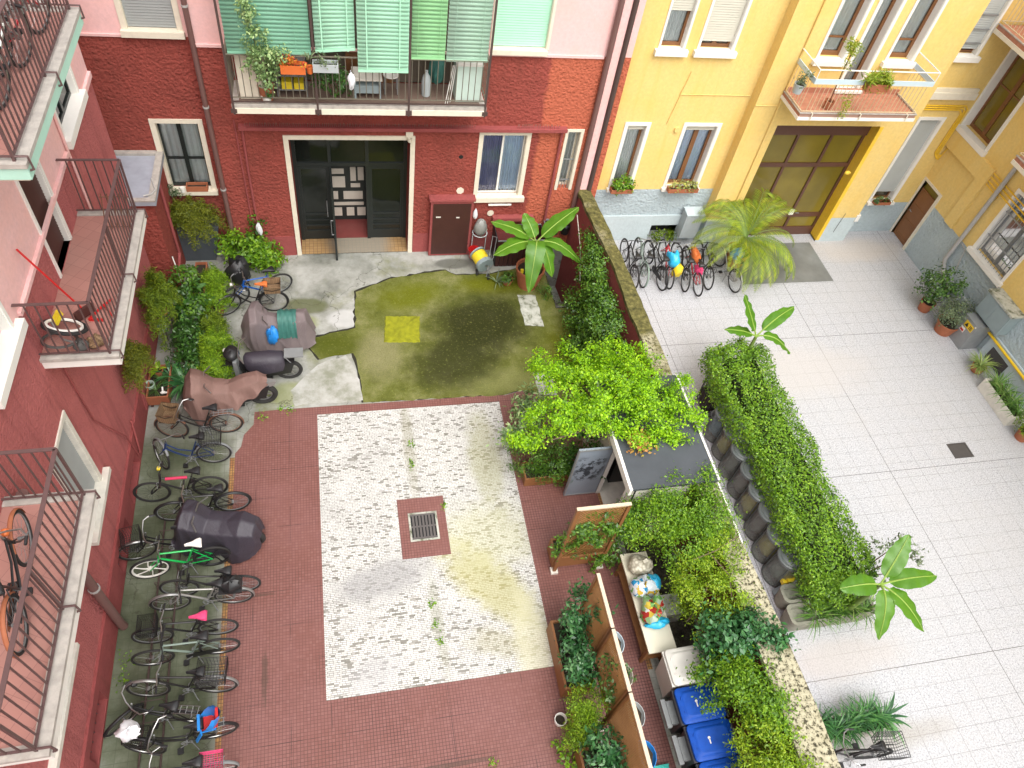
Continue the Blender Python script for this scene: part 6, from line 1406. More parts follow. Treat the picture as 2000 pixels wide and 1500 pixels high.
def bucket(c, r, h, mat, label, handle=True):
    th = thing('bucket', label, 'bucket', c); m = MB(); m.lathe([(r*.8,0), (r,h), (r-.012,h), (r*.8-.01,.02)], c, 16); part('body', m, M[mat], th)
    m = MB(); m.tube([(c[0]+r*math.cos(a), c[1]+.02, c[2]+h-.02-.1*math.sin(a)) for a in [PI*i/8 for i in range(9)]], .005, 4); part('handle', m, M['steel'], th)
bucket((-4.08,12.5,.12), .10, .18, 'panelblue', 'pale blue bucket against the left wall')
M['palegreen'] = plain('pale_green_plastic', (.45,.58,.50), .45, .1)
bucket((-4.13,10.72,.20), .10, .2, 'palegreen', 'pale green bucket hung at the wall above the trough')
th = thing('basket', 'round brown wicker basket among the dark house plants', 'basket', (-3.55,11.75,0)); m = MB(); m.lathe([(.17,0), (.22,.2), (.205,.2), (.16,.02)], (-3.55,11.75,0), 16); part('body', m, M['wicker'], th); m = MB(); m.torus((-3.55,11.75,.2), (0,0,1), .215, .015, 20, 5); part('rim', m, M['wicker'], th)
th = thing('mop', 'mop and cloths leaning on the annex wall', 'mop', (-3.6,13.3,0))
m = MB(); m.tube([(-3.55,13.25,0.1), (-3.72,13.6,1.35)], .014, 6); part('handle', m, M['white'], th); m = MB(); m.blob((-3.54,13.2,.12), (.12,.12,.14), 10, 7, .3, 3); part('head', m, M['whitefabric'], th)
# ---- window sill plants at the back
m = leafy(*ell_clumps((-3.68,15.12,2.02), (.18,.10,.14), 10, 20, .04), .06); th = thing('window_box', 'leafy plant and terracotta box on the sill of the curtained window', 'window box', (-3.3,15.2,1.92)); part('foliage', m, L['grey'], th, smooth=None)
box_planter(th, -3.42, -2.95, 15.19, 15.38, 1.905, 2.04, 'terracotta', .02)
m = MB(); m.cyl((-3.5,15.2,1.91), (-3.5,15.2,2.03), .05, n=12); part('cup', m, M['white'], th)
# ---- balcony plants, back
th = thing('potted_plant', 'tall pale leaved climber growing up the deep green blind', 'potted plant', (-1.25,14.3,4.84)); p_ = part('pot', pot_mesh((-1.25,14.32,4.84), .12,.16,.3), M['terracotta'], th)
part('stem', branches((-1.25,14.32,5.1), [(-1.2,14.05,5.9), (-1.35,14.03,6.6), (-1.0,14.02,5.9)], .012), M['stem'], th)
PP = [ell_clumps(c, r_, K, 26, .05) for c, r_, K in (((-1.2,14.02,5.75),(.34,.12,.28),32), ((-1.3,14.02,6.15),(.24,.1,.3),20), ((-1.38,14.03,6.7),(.10,.07,.4),12), ((-.9,14.02,5.85),(.18,.1,.2),10), ((-1.15,14.0,5.4),(.2,.08,.16),6))]
part('foliage', leafy(np.concatenate([p[0] for p in PP]), np.concatenate([p[1] for p in PP]), .062, aspect=.6), L['jade'], th, smooth=None)
def windowbox(label, x0, x1, y0, y1, z0, z1, mat, fm, size=.05, n=14, asp=.5, hgt=.1, grp=None):
    th = thing('flower_box', label, 'flower box', ((x0+x1)/2, (y0+y1)/2, z0), group=grp); box_planter(th, x0, x1, y0, y1, z0, z1, mat, .015)
    part('foliage', leafy(*ell_clumps(((x0+x1)/2, (y0+y1)/2, z1+hgt*.3), ((x1-x0)/2, (y1-y0)/2, hgt), n, 26, .035), size, aspect=asp), fm, th, smooth=None); return th
windowbox('orange flower box with red and yellow blooms on the balcony rail', -.90, -.44, 13.86, 14.06, 5.63, 5.80, 'orangeplastic', L['flowers'])
windowbox('pale grey flower box with sparse plants on the balcony rail', -.30, .18, 13.86, 14.06, 5.68, 5.84, 'boxgrey', L['grey'], .05, 8, .5, .12)
m = MB(); strap_plant(m, (-.36,13.95,5.9), 12, .25, .04, 1.2); th = thing('potted_plant', 'small spiky plant in a red pot between the two flower boxes', 'potted plant', (-.36,13.95,5.5)); p_ = part('pot', pot_mesh((-.36,13.95,5.62), .05,.07,.14), M['orangeplastic'], th); part('leaves', m, L['grey'], th, smooth=None)
shrub('shrub', 'bushy dark plant behind the balcony bars', (.15,14.45,4.85), [((.15,14.45,5.2),(.30,.2,.34),22), ((-.15,14.4,5.35),(.2,.15,.2),8)], L['dark'], .08, .5, per=22, sp=.06, zmin=4.84, loc=(.15,14.45,4.82))
potted('potted_plant', 'small plant in a white bowl on the balcony floor', 'potted plant', (-1.25,14.22,4.84), (.07,.10,.12), 'white', leafy(*ell_clumps((-1.25,14.2,5.02), (.1,.08,.1), 6, 14, .03), .06), lmat=L['dark'])
# ---- bananas
def banana_leaf(mb, rib, p0, tip, width, arch=.25, fold=.22, sd=0, tear=.0, nrm=None):
    rr = random.Random(sd); p0 = Vector(p0); tip = Vector(tip); d = tip-p0; up = Vector((0,0,1)) if nrm is None else Vector(nrm)
    n = 22; side0 = d.cross(up).normalized(); vs = []; pts = []
    for i in range(n+1):
        t_ = i/n; p = p0 + d*t_ + Vector((0,0,1))*arch*d.length*math.sin(PI*t_**.85); pts.append(p)
    for i in range(n+1):
        t_ = i/n; tg = (pts[min(n,i+1)]-pts[max(0,i-1)]).normalized(); sd_ = tg.cross(up).normalized(); nn = sd_.cross(tg).normalized()
        s = max(0, (t_-.16)/.84); w = width*.5*(math.sin(PI*min(1, s*.97+.03)**.72)**.62 if s > 0 else 0) + .010
        row = []
        for q in (-1,-.62,-.3,0,.3,.62,1):
            wv = .018*math.sin(t_*26+q*2+sd)*abs(q) + rr.uniform(-.010,.010)*abs(q)
            ww = w*(1+(rr.uniform(-.12,.02) if abs(q) == 1 and rr.random() < tear else 0))
            row.append(pts[i] + sd_*q*ww + nn*(fold*w*(abs(q)**1.3)*(.9-.9*t_) - .25*w*max(0, abs(q)-.55) + wv))
        vs.append(row)
    mb.grid(vs); rib.tube([p+Vector((0,0,.006)) for p in pts], [.020-.015*i/n for i in range(n+1)], 5)
def banana(label, base, crown, leaves, pot=None, r=.07, group=None):
    th = thing('banana_plant', label, 'banana plant', base, group=group)
    if pot:
        c, r0, r1, h, mat = pot; m = MB()
        m.lathe([(r0,0), (r0*1.08,h*.2), (r0*1.11,h*.21), (r0*1.17,h*.42), (r0*1.20,h*.43), (r0*1.27,h*.62), (r0*1.30,h*.63), (r1*.97,h*.86), (r1*1.05,h*.88), (r1*1.06,h), (r1*.94,h), (r1*.88,h*.8)], c, 30); p_ = part('pot', m, M[mat], th); part('soil', soil_mesh(c, r1*.9, h*.84), M['soil'], p_)
    m = MB(); m.tube([base, ((base[0]+crown[0])/2+.02, (base[1]+crown[1])/2, (base[2]+crown[2])/2), crown], [r, r*.85, r*.5], 10); part('stem', m, M['greenstem'], th)
    for i, (tip, w_, ar) in enumerate(leaves):
        lm, rm = MB(), MB(); banana_leaf(lm, rm, crown, tip, w_, ar, sd=i*7+len(label), tear=.3)
        l_ = part('leaf', lm, L['banana'], th, smooth=80); part('midrib', rm, L['midrib'], l_)
banana('banana plant in a large ribbed terracotta pot on the mossy ground', (4.74,13.66,.4), (4.72,13.58,1.50),
       [((5.78,13.99,2.25),.48,.06), ((3.62,13.99,1.85),.46,.10), ((3.60,13.22,1.45),.48,.14), ((5.80,13.03,1.30),.44,.20), ((4.42,12.50,.85),.46,.40), ((5.06,12.84,1.02),.42,.32), ((4.45,14.1,2.0),.42,.10)], ((4.74,13.66,0), .26, .36, .60, 'terracotta'))
banana('banana plant behind the far end of the clipped hedge', (9.15,9.95,.3), (9.12,9.92,1.75), [((8.62,10.36,2.7),.40,.02), ((10.14,10.42,2.15),.34,.12), ((9.98,9.60,1.45),.30,.22), ((8.36,10.1,1.85),.30,.1)])
banana('banana plant at the near end of the clipped hedge', (9.2,4.0,.3), (9.16,3.95,1.65), [((9.72,4.56,2.3),.36,.06), ((10.20,3.9,1.85),.38,.10), ((9.82,3.12,1.3),.36,.14), ((8.98,3.14,1.15),.36,.22), ((8.27,3.95,1.75),.40,.10)])
m = MB(); m.box(4.45, 4.52, 13.5, 13.56, .5, .66); single('plant_food_spike', m, M['yellowplastic'], 'yellow plastic bottle stuck in the banana pot', 'bottle', (4.48,13.53,.5))
potted('potted_plant', 'small terracotta pot of greenery left of the banana pot', 'potted plant', (4.20,13.72,0), (.10,.15,.17), 'terracotta', leafy(*ell_clumps((4.20,13.72,.24), (.17,.15,.10), 12, 18, .04), .07), lmat=L['ivy'])
straps('grey green spiky agave next to the small terracotta pot', (3.92,13.72,.06), 17, .42, .04, L['grey'], up=1.0)
shrub('shrub', 'small weedy tuft right of the banana pot', (5.12,13.2,0), [((5.12,13.2,.16),(.20,.22,.16),12)], L['ivy'], .06, .35, per=30, sp=.05)
# ---- hedge
HG = thing('hedge', 'long clipped green hedge dividing the white courtyard', 'hedge', (8.9, 7.1, 0))
m = MB(); m.box(8.55, 9.25, 4.35, 9.9, .003, .5); part('trough', m, M['concrete_edge'], HG)
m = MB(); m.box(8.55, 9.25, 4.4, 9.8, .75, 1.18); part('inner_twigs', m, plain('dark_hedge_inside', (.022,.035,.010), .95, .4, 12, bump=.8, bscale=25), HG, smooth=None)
P1, N1 = box_leaves(8.10, 9.46, 4.2, 10.0, .80, 1.42, 30000, thick=.18)
P1[:, 0] -= .16*np.exp(-((P1[:, 1]-8.9)/.9)**2)*(P1[:, 0] < 8.4)
part('foliage', leafy(P1, N1, .058, aspect=.5, spread=.95), L['hedge'], HG, smooth=None)
P2, N2 = ell_clumps((8.95,9.95,1.0), (.6,.35,.42), 55, 50, .06); P3, N3 = ell_clumps((8.9,4.2,.9), (.65,.25,.5), 55, 50, .06)
part('foliage', leafy(np.concatenate([P2,P3]), np.concatenate([N2,N3]), .058, aspect=.5), L['hedge'], HG, smooth=None)
shrub('shrub', 'wispy variegated shrub sticking out beside the near banana plant', (9.75,4.6,.3), [((9.75,4.85,1.15),(.30,.25,.18),10), ((10.35,4.85,1.2),(.35,.15,.12),8), ((10.6,4.55,1.2),(.22,.18,.12),7), ((10.15,4.35,1.0),(.2,.2,.12),6)], L['grey'], .075, .55, per=12, sp=.06)
# ---- palm
PT = thing('palm', 'feathery palm in a pot beside the glazed gateway', 'palm', (10.92, 14.2, 0))
p_ = part('pot', pot_mesh((10.92,14.2,0), .24,.34,.5), M['terracotta'], PT); part('soil', soil_mesh((10.92,14.2,0), .3, .42), M['soil'], p_)
m = MB(); m.lathe([(.10,.4), (.13,.55), (.12,.8), (.07,1.0)], (10.92,14.2,0), 12); part('trunk', m, M['trunk'], PT)
Lm, Rm = MB(), MB(); prr = random.Random(5)
for i in range(30):
    a = i*2.39996; e = .35+1.15*((i*.618) % 1); ln = 2.15*prr.uniform(.75,1.1)
    if i == 3: a, e, ln = -.85, .75, 2.1
    if i == 8: a, e, ln = 0.0, .7, 2.0
    d = Vector((math.cos(a), math.sin(a), 0)); p = Vector((10.92,14.15,.95)); ang = e; pts = [p]
    dmax = 99 if d.y <= 0 else (15.0-14.2)/max(d.y, .05)
    n = 24
    for k in range(n):
        p = p + (d*math.cos(ang)+Vector((0,0,math.sin(ang))))*ln/n; ang -= .062*prr.uniform(.7,1.3)*(1+k/n)
        if p.y > 14.93: p.y = 14.93
        pts.append(p.copy())
    Rm.tube(pts, [.014-.011*k/n for k in range(n+1)], 4)
    for k in range(3, n+1):
        tg = (pts[k]-pts[k-1]).normalized() if k > 0 else d; sd_ = tg.cross(Vector((0,0,1))); sd_ = sd_.normalized() if sd_.length > 1e-3 else Vector((1,0,0)); nn = sd_.cross(tg)
        ll = .34*math.sin(PI*(.12+.86*k/n))**.7*prr.uniform(.85,1.1)
        for s in (-1, 1):
            for o_ in (0, .5):
                b_ = pts[k]*(1-o_*.99)+pts[k-1]*o_*.99; dr_ = (sd_*s*.80+tg*.62-nn*.12-Vector((0,0,.25))).normalized(); w_ = tg*.010
                Lm.add([b_-w_, b_+dr_*ll*.5+w_*1.3+nn*.02, b_+dr_*ll, b_+dr_*ll*.5-w_*1.3+nn*.02], [(0,1,2,3)])
part('rachis', Rm, M['greenstem'], PT); part('fronds', Lm, L['palm'], PT, smooth=None)
# ---- pots in the white court
def courtshrub(label, c, r_, K, mat, size, asp, pot, per, top):
    m = branches((c[0],c[1],pot[2]*.8), [(c[0]+rnd.uniform(-.2,.2), c[1]+rnd.uniform(-.2,.2), top) for _ in range(4)], .02)
    P_, N_ = ell_clumps((c[0],c[1],top), r_, K, per, .07, shell=.35)
    k = P_[:, 0] < 16.72
    potted('potted_plant', label, 'potted plant', c, pot, 'terracotta', leafy(P_[k], N_[k], size, aspect=asp), lmat=mat, stems=m, group='potted plants in the white courtyard')
courtshrub('ficus bush in a terracotta pot below the grey drainpipe', (15.98,12.05,.003), (.56,.55,.52), 62, L['ficus'], .085, .55, (.15,.20,.32), 24, .98)
courtshrub('fine leaved grey green bush in a wide terracotta pot by the steel cabinet', (16.10,11.22,.003), (.55,.42,.40), 60, L['grey'], .055, .4, (.22,.30,.36), 40, .72)
courtshrub('small bush in a terracotta pot at the right edge', (16.15,7.62,.003), (.30,.30,.24), 26, L['fern'], .05, .4, (.14,.18,.26), 40, .42)
shrub('shrub', 'dark weedy plant cut by the right picture edge', (16.6,7.0,0), [((16.5,7.05,.3),(.25,.25,.3),14)], L['ivy'], .09, .3, per=24, sp=.07)
straps('pale variegated spider plant right of the steel cabinet', (16.25,9.78,.22), 130, .46, .022, L['spiderpale'], pot=(.14,.18,.2), base=.12)
th = thing('planter', 'whitish stone trough overflowing with green strap leaves along the right wall', 'planter', (16.15,8.6,0)); box_planter(th, 15.95, 16.36, 8.0, 9.25, .003, .36, 'whitedirty', .04)
m = MB()
for y in (8.15,8.45,8.75,9.05): strap_plant(m, (16.2,y,.32), 62, .50, .024, .95, base=.1)
part('leaves', m, L['spider'], th, smooth=None)
th = thing('planter', 'low trough of dark strap leaves near the bottom right bicycle', 'planter', (8.5,2.05,0)); box_planter(th, 7.62, 9.0, 1.82, 2.22, .003, .30, 'concrete_edge', .04)
m = MB()
for x in (7.7,7.95,8.2,8.45,8.7,8.92): strap_plant(m, (x,2.05+rnd.uniform(-.1,.1),.27), 62, .42, .026, .95, base=.12)
part('leaves', m, L['agapan'], th, smooth=None)
m = MB(); strap_plant(m, (9.0,2.05,.3), 14, .55, .06, .8, az=(-1.9,1.0)); part('broad_leaves', m, L['bluegreen'], th, smooth=None)
M['mossystone'] = plain('mossy_grey_stone', (.22,.22,.17), .9, .5, 7, bump=.4, bscale=40)
def roundtrough(x0, x1, y0, y1, h, label, nlv):
    th = thing('planter', label, 'planter', ((x0+x1)/2, (y0+y1)/2, 0)); m = MB()
    def ring(k, z, r_=.12):
        o = []
        for cx_, cy_, a0 in ((x1-k-r_,y1-k-r_,0), (x0+k+r_,y1-k-r_,90), (x0+k+r_,y0+k+r_,180), (x1-k-r_,y0+k+r_,270)):
            for j in range(5): a = R(a0+j*22.5); o.append((cx_+r_*math.cos(a), cy_+r_*math.sin(a), z))
        return o
    m.grid([ring(.04,.003), ring(0,h*.9), ring(0,h), ring(.06,h,.08), ring(.07,h-.12,.08)], closed=True); m.add(ring(.07,h-.12,.08), [tuple(range(20))])
    part('planter_box', m, M['mossystone'], th)
    m = MB()
    for i in range(nlv):
        q = (i+.5)/nlv; strap_plant(m, (x0+.45+(x1-x0-.5)*q, (y0+y1)/2+rnd.uniform(-.1,.1), h-.08), 58, .48, .024, .9, base=.14)
    part('leaves', m, L['spider'], th, smooth=None)
roundtrough(7.90, 9.75, 3.80, 4.22, .45, 'rounded concrete trough of spider plants at the near end of the hedge', 5)
roundtrough(7.94, 8.75, 4.24, 4.62, .45, 'short concrete trough behind the spider plant trough', 1)
# ---- yellow house plants
windowbox('green trailing plant on the narrow yellow house sill', 7.02, 7.62, 15.06, 15.24, 1.81, 1.93, 'terracotta', L['vine'], .08, 26, .5, .30)
windowbox('assorted succulents on the wider yellow house sill', 8.64, 9.5, 15.06, 15.24, 1.81, 1.93, 'terracotta', L['mixed'], .06, 26, .55, .16)
windowbox('low pot plants on the shuttered window sill', 15.45, 15.98, 15.22, 15.38, 1.165, 1.26, 'terracotta', L['ficus'], .06, 9, .5, .1)
windowbox('terracotta flower box with grassy plants on the pale blue balcony panel', 11.98, 12.56, 13.90, 14.08, 5.50, 5.68, 'terracotta', L['palm'], .16, 26, .14, .2)
th = thing('potted_plant', 'shaggy tall plant with a globe head on the yellow balcony', 'potted plant', (11.5,14.3,4.84)); p_ = part('pot', pot_mesh((11.5,14.3,4.84), .08,.12,.2), M['terracotta'], th)
m = MB(); m.tube([(11.5,14.3,5.0), (11.4,14.25,5.8), (11.28,14.1,6.45)], .012, 5); part('stem', m, M['stem'], th)
part('foliage', leafy(np.concatenate([ell_clumps((11.26,14.08,6.5), (.16,.16,.16), 14, 24, .03)[0], ell_clumps((11.4,14.2,6.1), (.09,.09,.3), 10, 12, .03)[0], ell_clumps((11.75,14.0,5.1), (.12,.1,.35), 14, 12, .04)[0]]), np.ones((14*24+120+168,3)), .09, aspect=.2, spread=1.6), L['dry'] if False else L['palm'], th, smooth=None)
potted('potted_plant', 'grey leaved plant in a netted pot at the left end of the yellow balcony', 'potted plant', (10.55,14.35,5.2), (.10,.13,.22), 'boxgrey', leafy(*ell_clumps((10.55,14.3,5.6), (.12,.1,.22), 12, 14, .04), .08, aspect=.3), lmat=L['grey'])
# ================================================================== SHED, TRELLISES, BINS, TABLE
SH = thing('shed', 'low shed with a dark roof and a peeling grey door standing open', 'shed', (5.8, 7.2, 0))
m = MB(); m.hexa([(4.90,6.15,2.03), (6.62,6.15,2.06), (6.62,8.7,2.06), (4.90,8.7,2.03), (4.90,6.15,2.09), (6.62,6.15,2.12), (6.62,8.7,2.12), (4.90,8.7,2.09)]); rf = part('roof', m, M['slate'], SH)
m = MB(); m.box(4.84, 4.897, 6.12, 8.72, 1.95, 2.13); m.box(6.60, 6.64, 6.15, 8.7, 2.122, 2.14); part('fascia', m, M['white'], rf)
m = MB(); m.box(5.0, 6.15, 8.55, 8.6, .01, 2.03); m.box(4.98, 5.04, 7.42, 8.55, .01, 2.03); m.box(4.98, 5.04, 6.2, 6.35, .01, 2.03); m.box(5.0, 6.15, 6.2, 6.24, .01, 2.03); part('wall', m, M['whitedirty'], SH)
m = MB(); m.box(4.96, 5.05, 7.28, 7.36, .01, 2.0); m.box(4.96, 5.05, 6.36, 6.42, .01, 2.0); part('door_frame', m, M['white'], SH)
t = NT('peeling_grey_door'); x, y, z = t.sep()
n = t.noise(6, 7, .7); msk = t.math('MULTIPLY', t.ramp(n, [(.47, 0.), (.51, 1.)]), blobmask(t, -1.20, 0.1, .30, 9, 0, .6, .3, 4))
mz = t.new('ShaderNodeMapRange', interpolation_type='SMOOTHSTEP'); t.link(z, mz.inputs['Value']); mz.inputs['From Min'].default_value = .5; mz.inputs['From Max'].default_value = .7
mz2 = t.new('ShaderNodeMapRange', interpolation_type='SMOOTHSTEP'); t.link(z, mz2.inputs['Value']); mz2.inputs['From Min'].default_value = 1.55; mz2.inputs['From Max'].default_value = 1.3
msk = t.math('MULTIPLY', msk, t.math('MULTIPLY', mz.outputs[0], mz2.outputs[0]))
t.color(t.mix(msk, t.mix(t.noise(2, 5), (.19,.23,.28), (.30,.35,.40)), (.035,.045,.055))); t.rough(.5)
m = MB(); m.box(4.25, 4.99, 7.30, 7.34, .02, 1.74); dl = part('door', m, t.m, SH)
m = MB(); m.box(4.25, 4.28, 7.285, 7.2995, .02, 1.74); m.box(4.96, 4.99, 7.285, 7.2995, .02, 1.74); m.box(4.28, 4.96, 7.285, 7.2995, .02, .05); m.box(4.28, 4.96, 7.285, 7.2995, 1.70, 1.74); part('edge_frame', m, M['steel'], dl)
m = MB(); m.box(5.06, 6.1, 6.3, 8.5, .012, .016); part('floor', m, M['whitedirty'], SH)
m = MB(); m.box(5.3, 5.9, 7.5, 8.3, .02, 1.0); part('stored_crate', m, M['black'], SH)
def lattice(par, a, b, z0, z1, post=True, name='trellis', toprail='railwood', nrm=None):
    """diagonal lattice between two ground points"""
    a = Vector((*a, 0)); b = Vector((*b, 0)); u = (b-a).normalized(); n = Vector((-u.y, u.x, 0)); Lw = (b-a).length; H = z1-z0
    m_ = MB(); P_ = lambda s, z, c: a+u*s+n*c+Vector((0,0,z))
    st = .062; k = -H
    while k < Lw:
        for dr, c in ((1,.006), (-1,-.006)):
            s0, s1 = k, k+H
            q0, q1 = max(s0, 0), min(s1, Lw)
            if q1 > q0:
                za, zb = (q0-s0), (q1-s0)
                if dr < 0: za, zb = H-za, H-zb
                m_.bar(P_(q0,z0+za,c), P_(q1,z0+zb,c), .014, .008, up=tuple(n))
        k += st
    t_ = part(name, m_, M['lattice'], par, smooth=None)
    f_ = MB()
    for s in ((0, Lw) if post else ()): f_.bar(P_(s,.06,0), P_(s,z1+.02,0), .06, .06, up=tuple(n))
    for z in (z0,): f_.bar(P_(0,z,0), P_(Lw,z,0), .05, .04)
    part('post', f_, M['planterwood'], t_)
    f_ = MB(); f_.bar(P_(-.03,z1+.02,0), P_(Lw+.03,z1+.02,0), .06, .035); part('top_rail', f_, M[toprail], t_)
    f_ = MB()
    for s in (0, Lw): q = P_(s,0,0); f_.box(q.x-.07, q.x+.07, q.y-.07, q.y+.07, .005, .06)
    part('foot', f_, M['whitedirty'], t_)
    return t_
gt_ = 'wooden trellis planters by the passage'
TA = thing('trellis_planter', 'wooden trellis planter standing crosswise with dark creeper over its lattice', 'trellis', (4.15,5.8,0), group=gt_)
lattice(TA, (3.67,5.66), (4.60,5.66), .62, 2.48)
box_planter(TA, 3.62, 4.66, 5.71, 6.12, .08, .52, 'planterwood', .035)
PP = [ell_clumps(c, r_, K, 22, .05) for c, r_, K in (((4.05,5.66,1.75),(.48,.14,.26),44), ((3.8,5.66,1.35),(.2,.12,.25),10), ((4.4,5.66,1.5),(.25,.12,.3),13), ((3.66,5.75,.95),(.16,.16,.3),9), ((4.15,5.8,.6),(.45,.18,.12),12), ((4.5,5.6,.35),(.25,.08,.25),7), ((4.15,5.66,2.2),(.3,.08,.15),7), ((4.85,5.7,.5),(.25,.25,.4),12), ((4.75,5.8,1.5),(.25,.3,.4),34), ((4.2,5.64,1.3),(.4,.1,.15),10))]
part('foliage', leafy(np.concatenate([p[0] for p in PP]), np.concatenate([p[1] for p in PP]), .075, aspect=.45), L['ivy'], TA, smooth=None)
TB = thing('trellis_planter', 'long wooden trellis planter with dark laurel bushes beside the white mosaic', 'trellis', (3.7,3.8,0), group=gt_)
lattice(TB, (3.88,4.66), (3.88,3.76), .55, 1.97); lattice(TB, (3.88,3.72), (3.88,2.76), .55, 1.97)
box_planter(TB, 3.26, 3.80, 3.30, 4.52, .05, .52, 'planterwood', .04)
PP = [ell_clumps(c, r_, K, 26, .07) for c, r_, K in (((3.62,4.35,.95),(.26,.30,.42),26), ((3.5,3.95,.72),(.25,.30,.25),18), ((3.6,3.5,.85),(.27,.30,.35),26), ((3.78,4.7,1.1),(.16,.16,.3),9), ((3.92,4.2,1.6),(.10,.12,.2),5))]
part('foliage', leafy(np.concatenate([p[0] for p in PP]), np.concatenate([p[1] for p in PP]), .095, aspect=.42), L['bluegreen'], TB, smooth=None)
PP = [ell_clumps(c, r_, K, 16, .06) for c, r_, K in (((3.86,3.2,1.3),(.06,.35,.35),11), ((3.85,2.95,1.0),(.08,.2,.3),7))]
part('creeper', leafy(np.concatenate([p[0] for p in PP]), np.concatenate([p[1] for p in PP]), .07, aspect=.6), L['ficus'], TB, smooth=None)
TC = thing('trellis_planter', 'wooden trellis planter running out of the bottom edge', 'trellis', (3.7,1.7,0), group=gt_)
lattice(TC, (3.88,2.72), (3.88,1.2), .55, 1.97); box_planter(TC, 3.26, 3.80, .9, 2.36, .05, .52, 'planterwood', .04)
PP = [ell_clumps(c, r_, K, 26, .07) for c, r_, K in (((3.58,2.25,.85),(.27,.34,.38),30), ((3.6,1.7,.85),(.27,.4,.38),30), ((3.6,1.1,.85),(.27,.4,.38),24))]
part('foliage', leafy(np.concatenate([p[0] for p in PP]), np.concatenate([p[1] for p in PP]), .10, aspect=.42), L['bluegreen'], TC, smooth=None)
th = thing('fern', 'yellow green asparagus fern between two trellis planters', 'fern', (3.5,2.9,0)); part('pot', pot_mesh((3.5,2.85,0), .14,.2,.4), M['terracotta'], th)
part('foliage', leafy(*[np.concatenate(q) for q in zip(*[ell_clumps(c, r_, K, 130, .07) for c, r_, K in (((3.5,3.0,.8),(.28,.28,.25),24), ((3.4,2.7,.6),(.28,.25,.25),18), ((3.25,2.45,.4),(.12,.14,.2),6))])], .05, aspect=.25, spread=1.2), L['fernbright'], th, smooth=None)
th = thing('climbing_plant', 'straggly ivy trailing over the red tiles at the bottom edge', 'climber', (3.1,2.2,0)); m = MB(); PP = []
for pts in (((3.02,2.62,.1),(3.05,2.4,.25),(3.12,2.15,.3),(3.2,1.85,.3)), ((3.32,2.45,.1),(3.35,2.2,.25),(3.38,1.9,.3)), ((3.22,2.3,.15),(3.26,2.0,.2),(3.15,1.7,.2))):
    m.tube(pts, .007, 4)
    for p, q in zip(pts, pts[1:]):
        for k in range(9): PP.append(np.array(p)+(np.array(q)-np.array(p))*k/9+npr.normal(0,.035,3))
part('stems', m, M['stem'], th); PP = np.repeat(np.array(PP), 3, 0)+npr.normal(0,.03,(len(PP)*3,3)); part('foliage', leafy(PP, np.tile([0,0,1.],(len(PP),1)), .075, aspect=.65), L['vine'], th, smooth=None)
m = MB(); m.lathe([(.09,.006), (.11,.16), (.098,.16), (.085,.05)], (3.16,2.93,0), 20); th = thing('plant_pot', 'small empty white pot on the red tiles', 'pot', (3.16,2.93,0)); part('pot', m, M['white'], th); part('soil', soil_mesh((3.16,2.93,0), .09, .08), M['soil'], th)
gb = 'shallow bowls hung on the back of the trellis'
for i, (y, z, mt, lb) in enumerate(((3.62,1.66,'panelblue','grey blue hanging basket, farthest along the trellis'), (3.10,1.66,'whitedirty','whitish hanging basket with trailing leaves on the trellis'), (2.48,1.70,'boxgrey','translucent grey hanging basket near the trellis joint'), (1.90,1.72,'blueplastic','pale blue hanging basket, nearest along the trellis'))):
    m = MB(); rows = []
    for k in range(7):
        th_ = PI*k/6; rows.append([(3.92+.17*math.sin(th_)*math.sin(PI*j/8)*(1), y+.20*math.cos(th_ if False else PI*j/8), z-.16*math.sin(PI/2*k/6) + .0) if False else (3.915+.20*math.sin(PI*j/8)*math.cos(PI/2*k/6), y+.22*math.cos(PI*j/8)*math.cos(PI/2*k/6), z-.18*math.sin(PI/2*k/6)) for j in range(9)])
    m.grid(rows)
    th = thing('hanging_basket', lb, 'hanging basket', (3.95,y,z-.18), group=gb); part('bowl', m, M[mt], th, smooth=80)
    m = MB(); m.tube([(3.915+.20*math.sin(PI*j/8), y+.22*math.cos(PI*j/8), z) for j in range(9)], .006, 5); part('rim', m, M[mt], th)
    if i == 1: part('foliage', leafy(*ell_clumps((4.02,y,z+.02), (.1,.15,.06), 8, 12, .03), .06), L['ficus'], th, smooth=None)
    m = MB(); m.add([(3.92,y-.18,z-.03), (4.03,y-.12,z-.03), (4.08,y,z-.03), (4.03,y+.12,z-.03), (3.92,y+.18,z-.03)], [(0,1,2,3,4)]); part('soil', m, M['soil'], th)
m = MB(); m.box(4.55, 4.86, 1.55, 1.97, .01, .05); m.box(4.55, 4.86, 1.55, 1.57, .05, .09); m.box(4.55, 4.86, 1.95, 1.97, .05, .09); M['teal'] = plain('teal_plastic', (.05,.40,.34), .4, .1); single('tray', m, M['teal'], 'teal plastic tray on the ground at the bottom edge', 'tray', (4.7,1.75,.006))
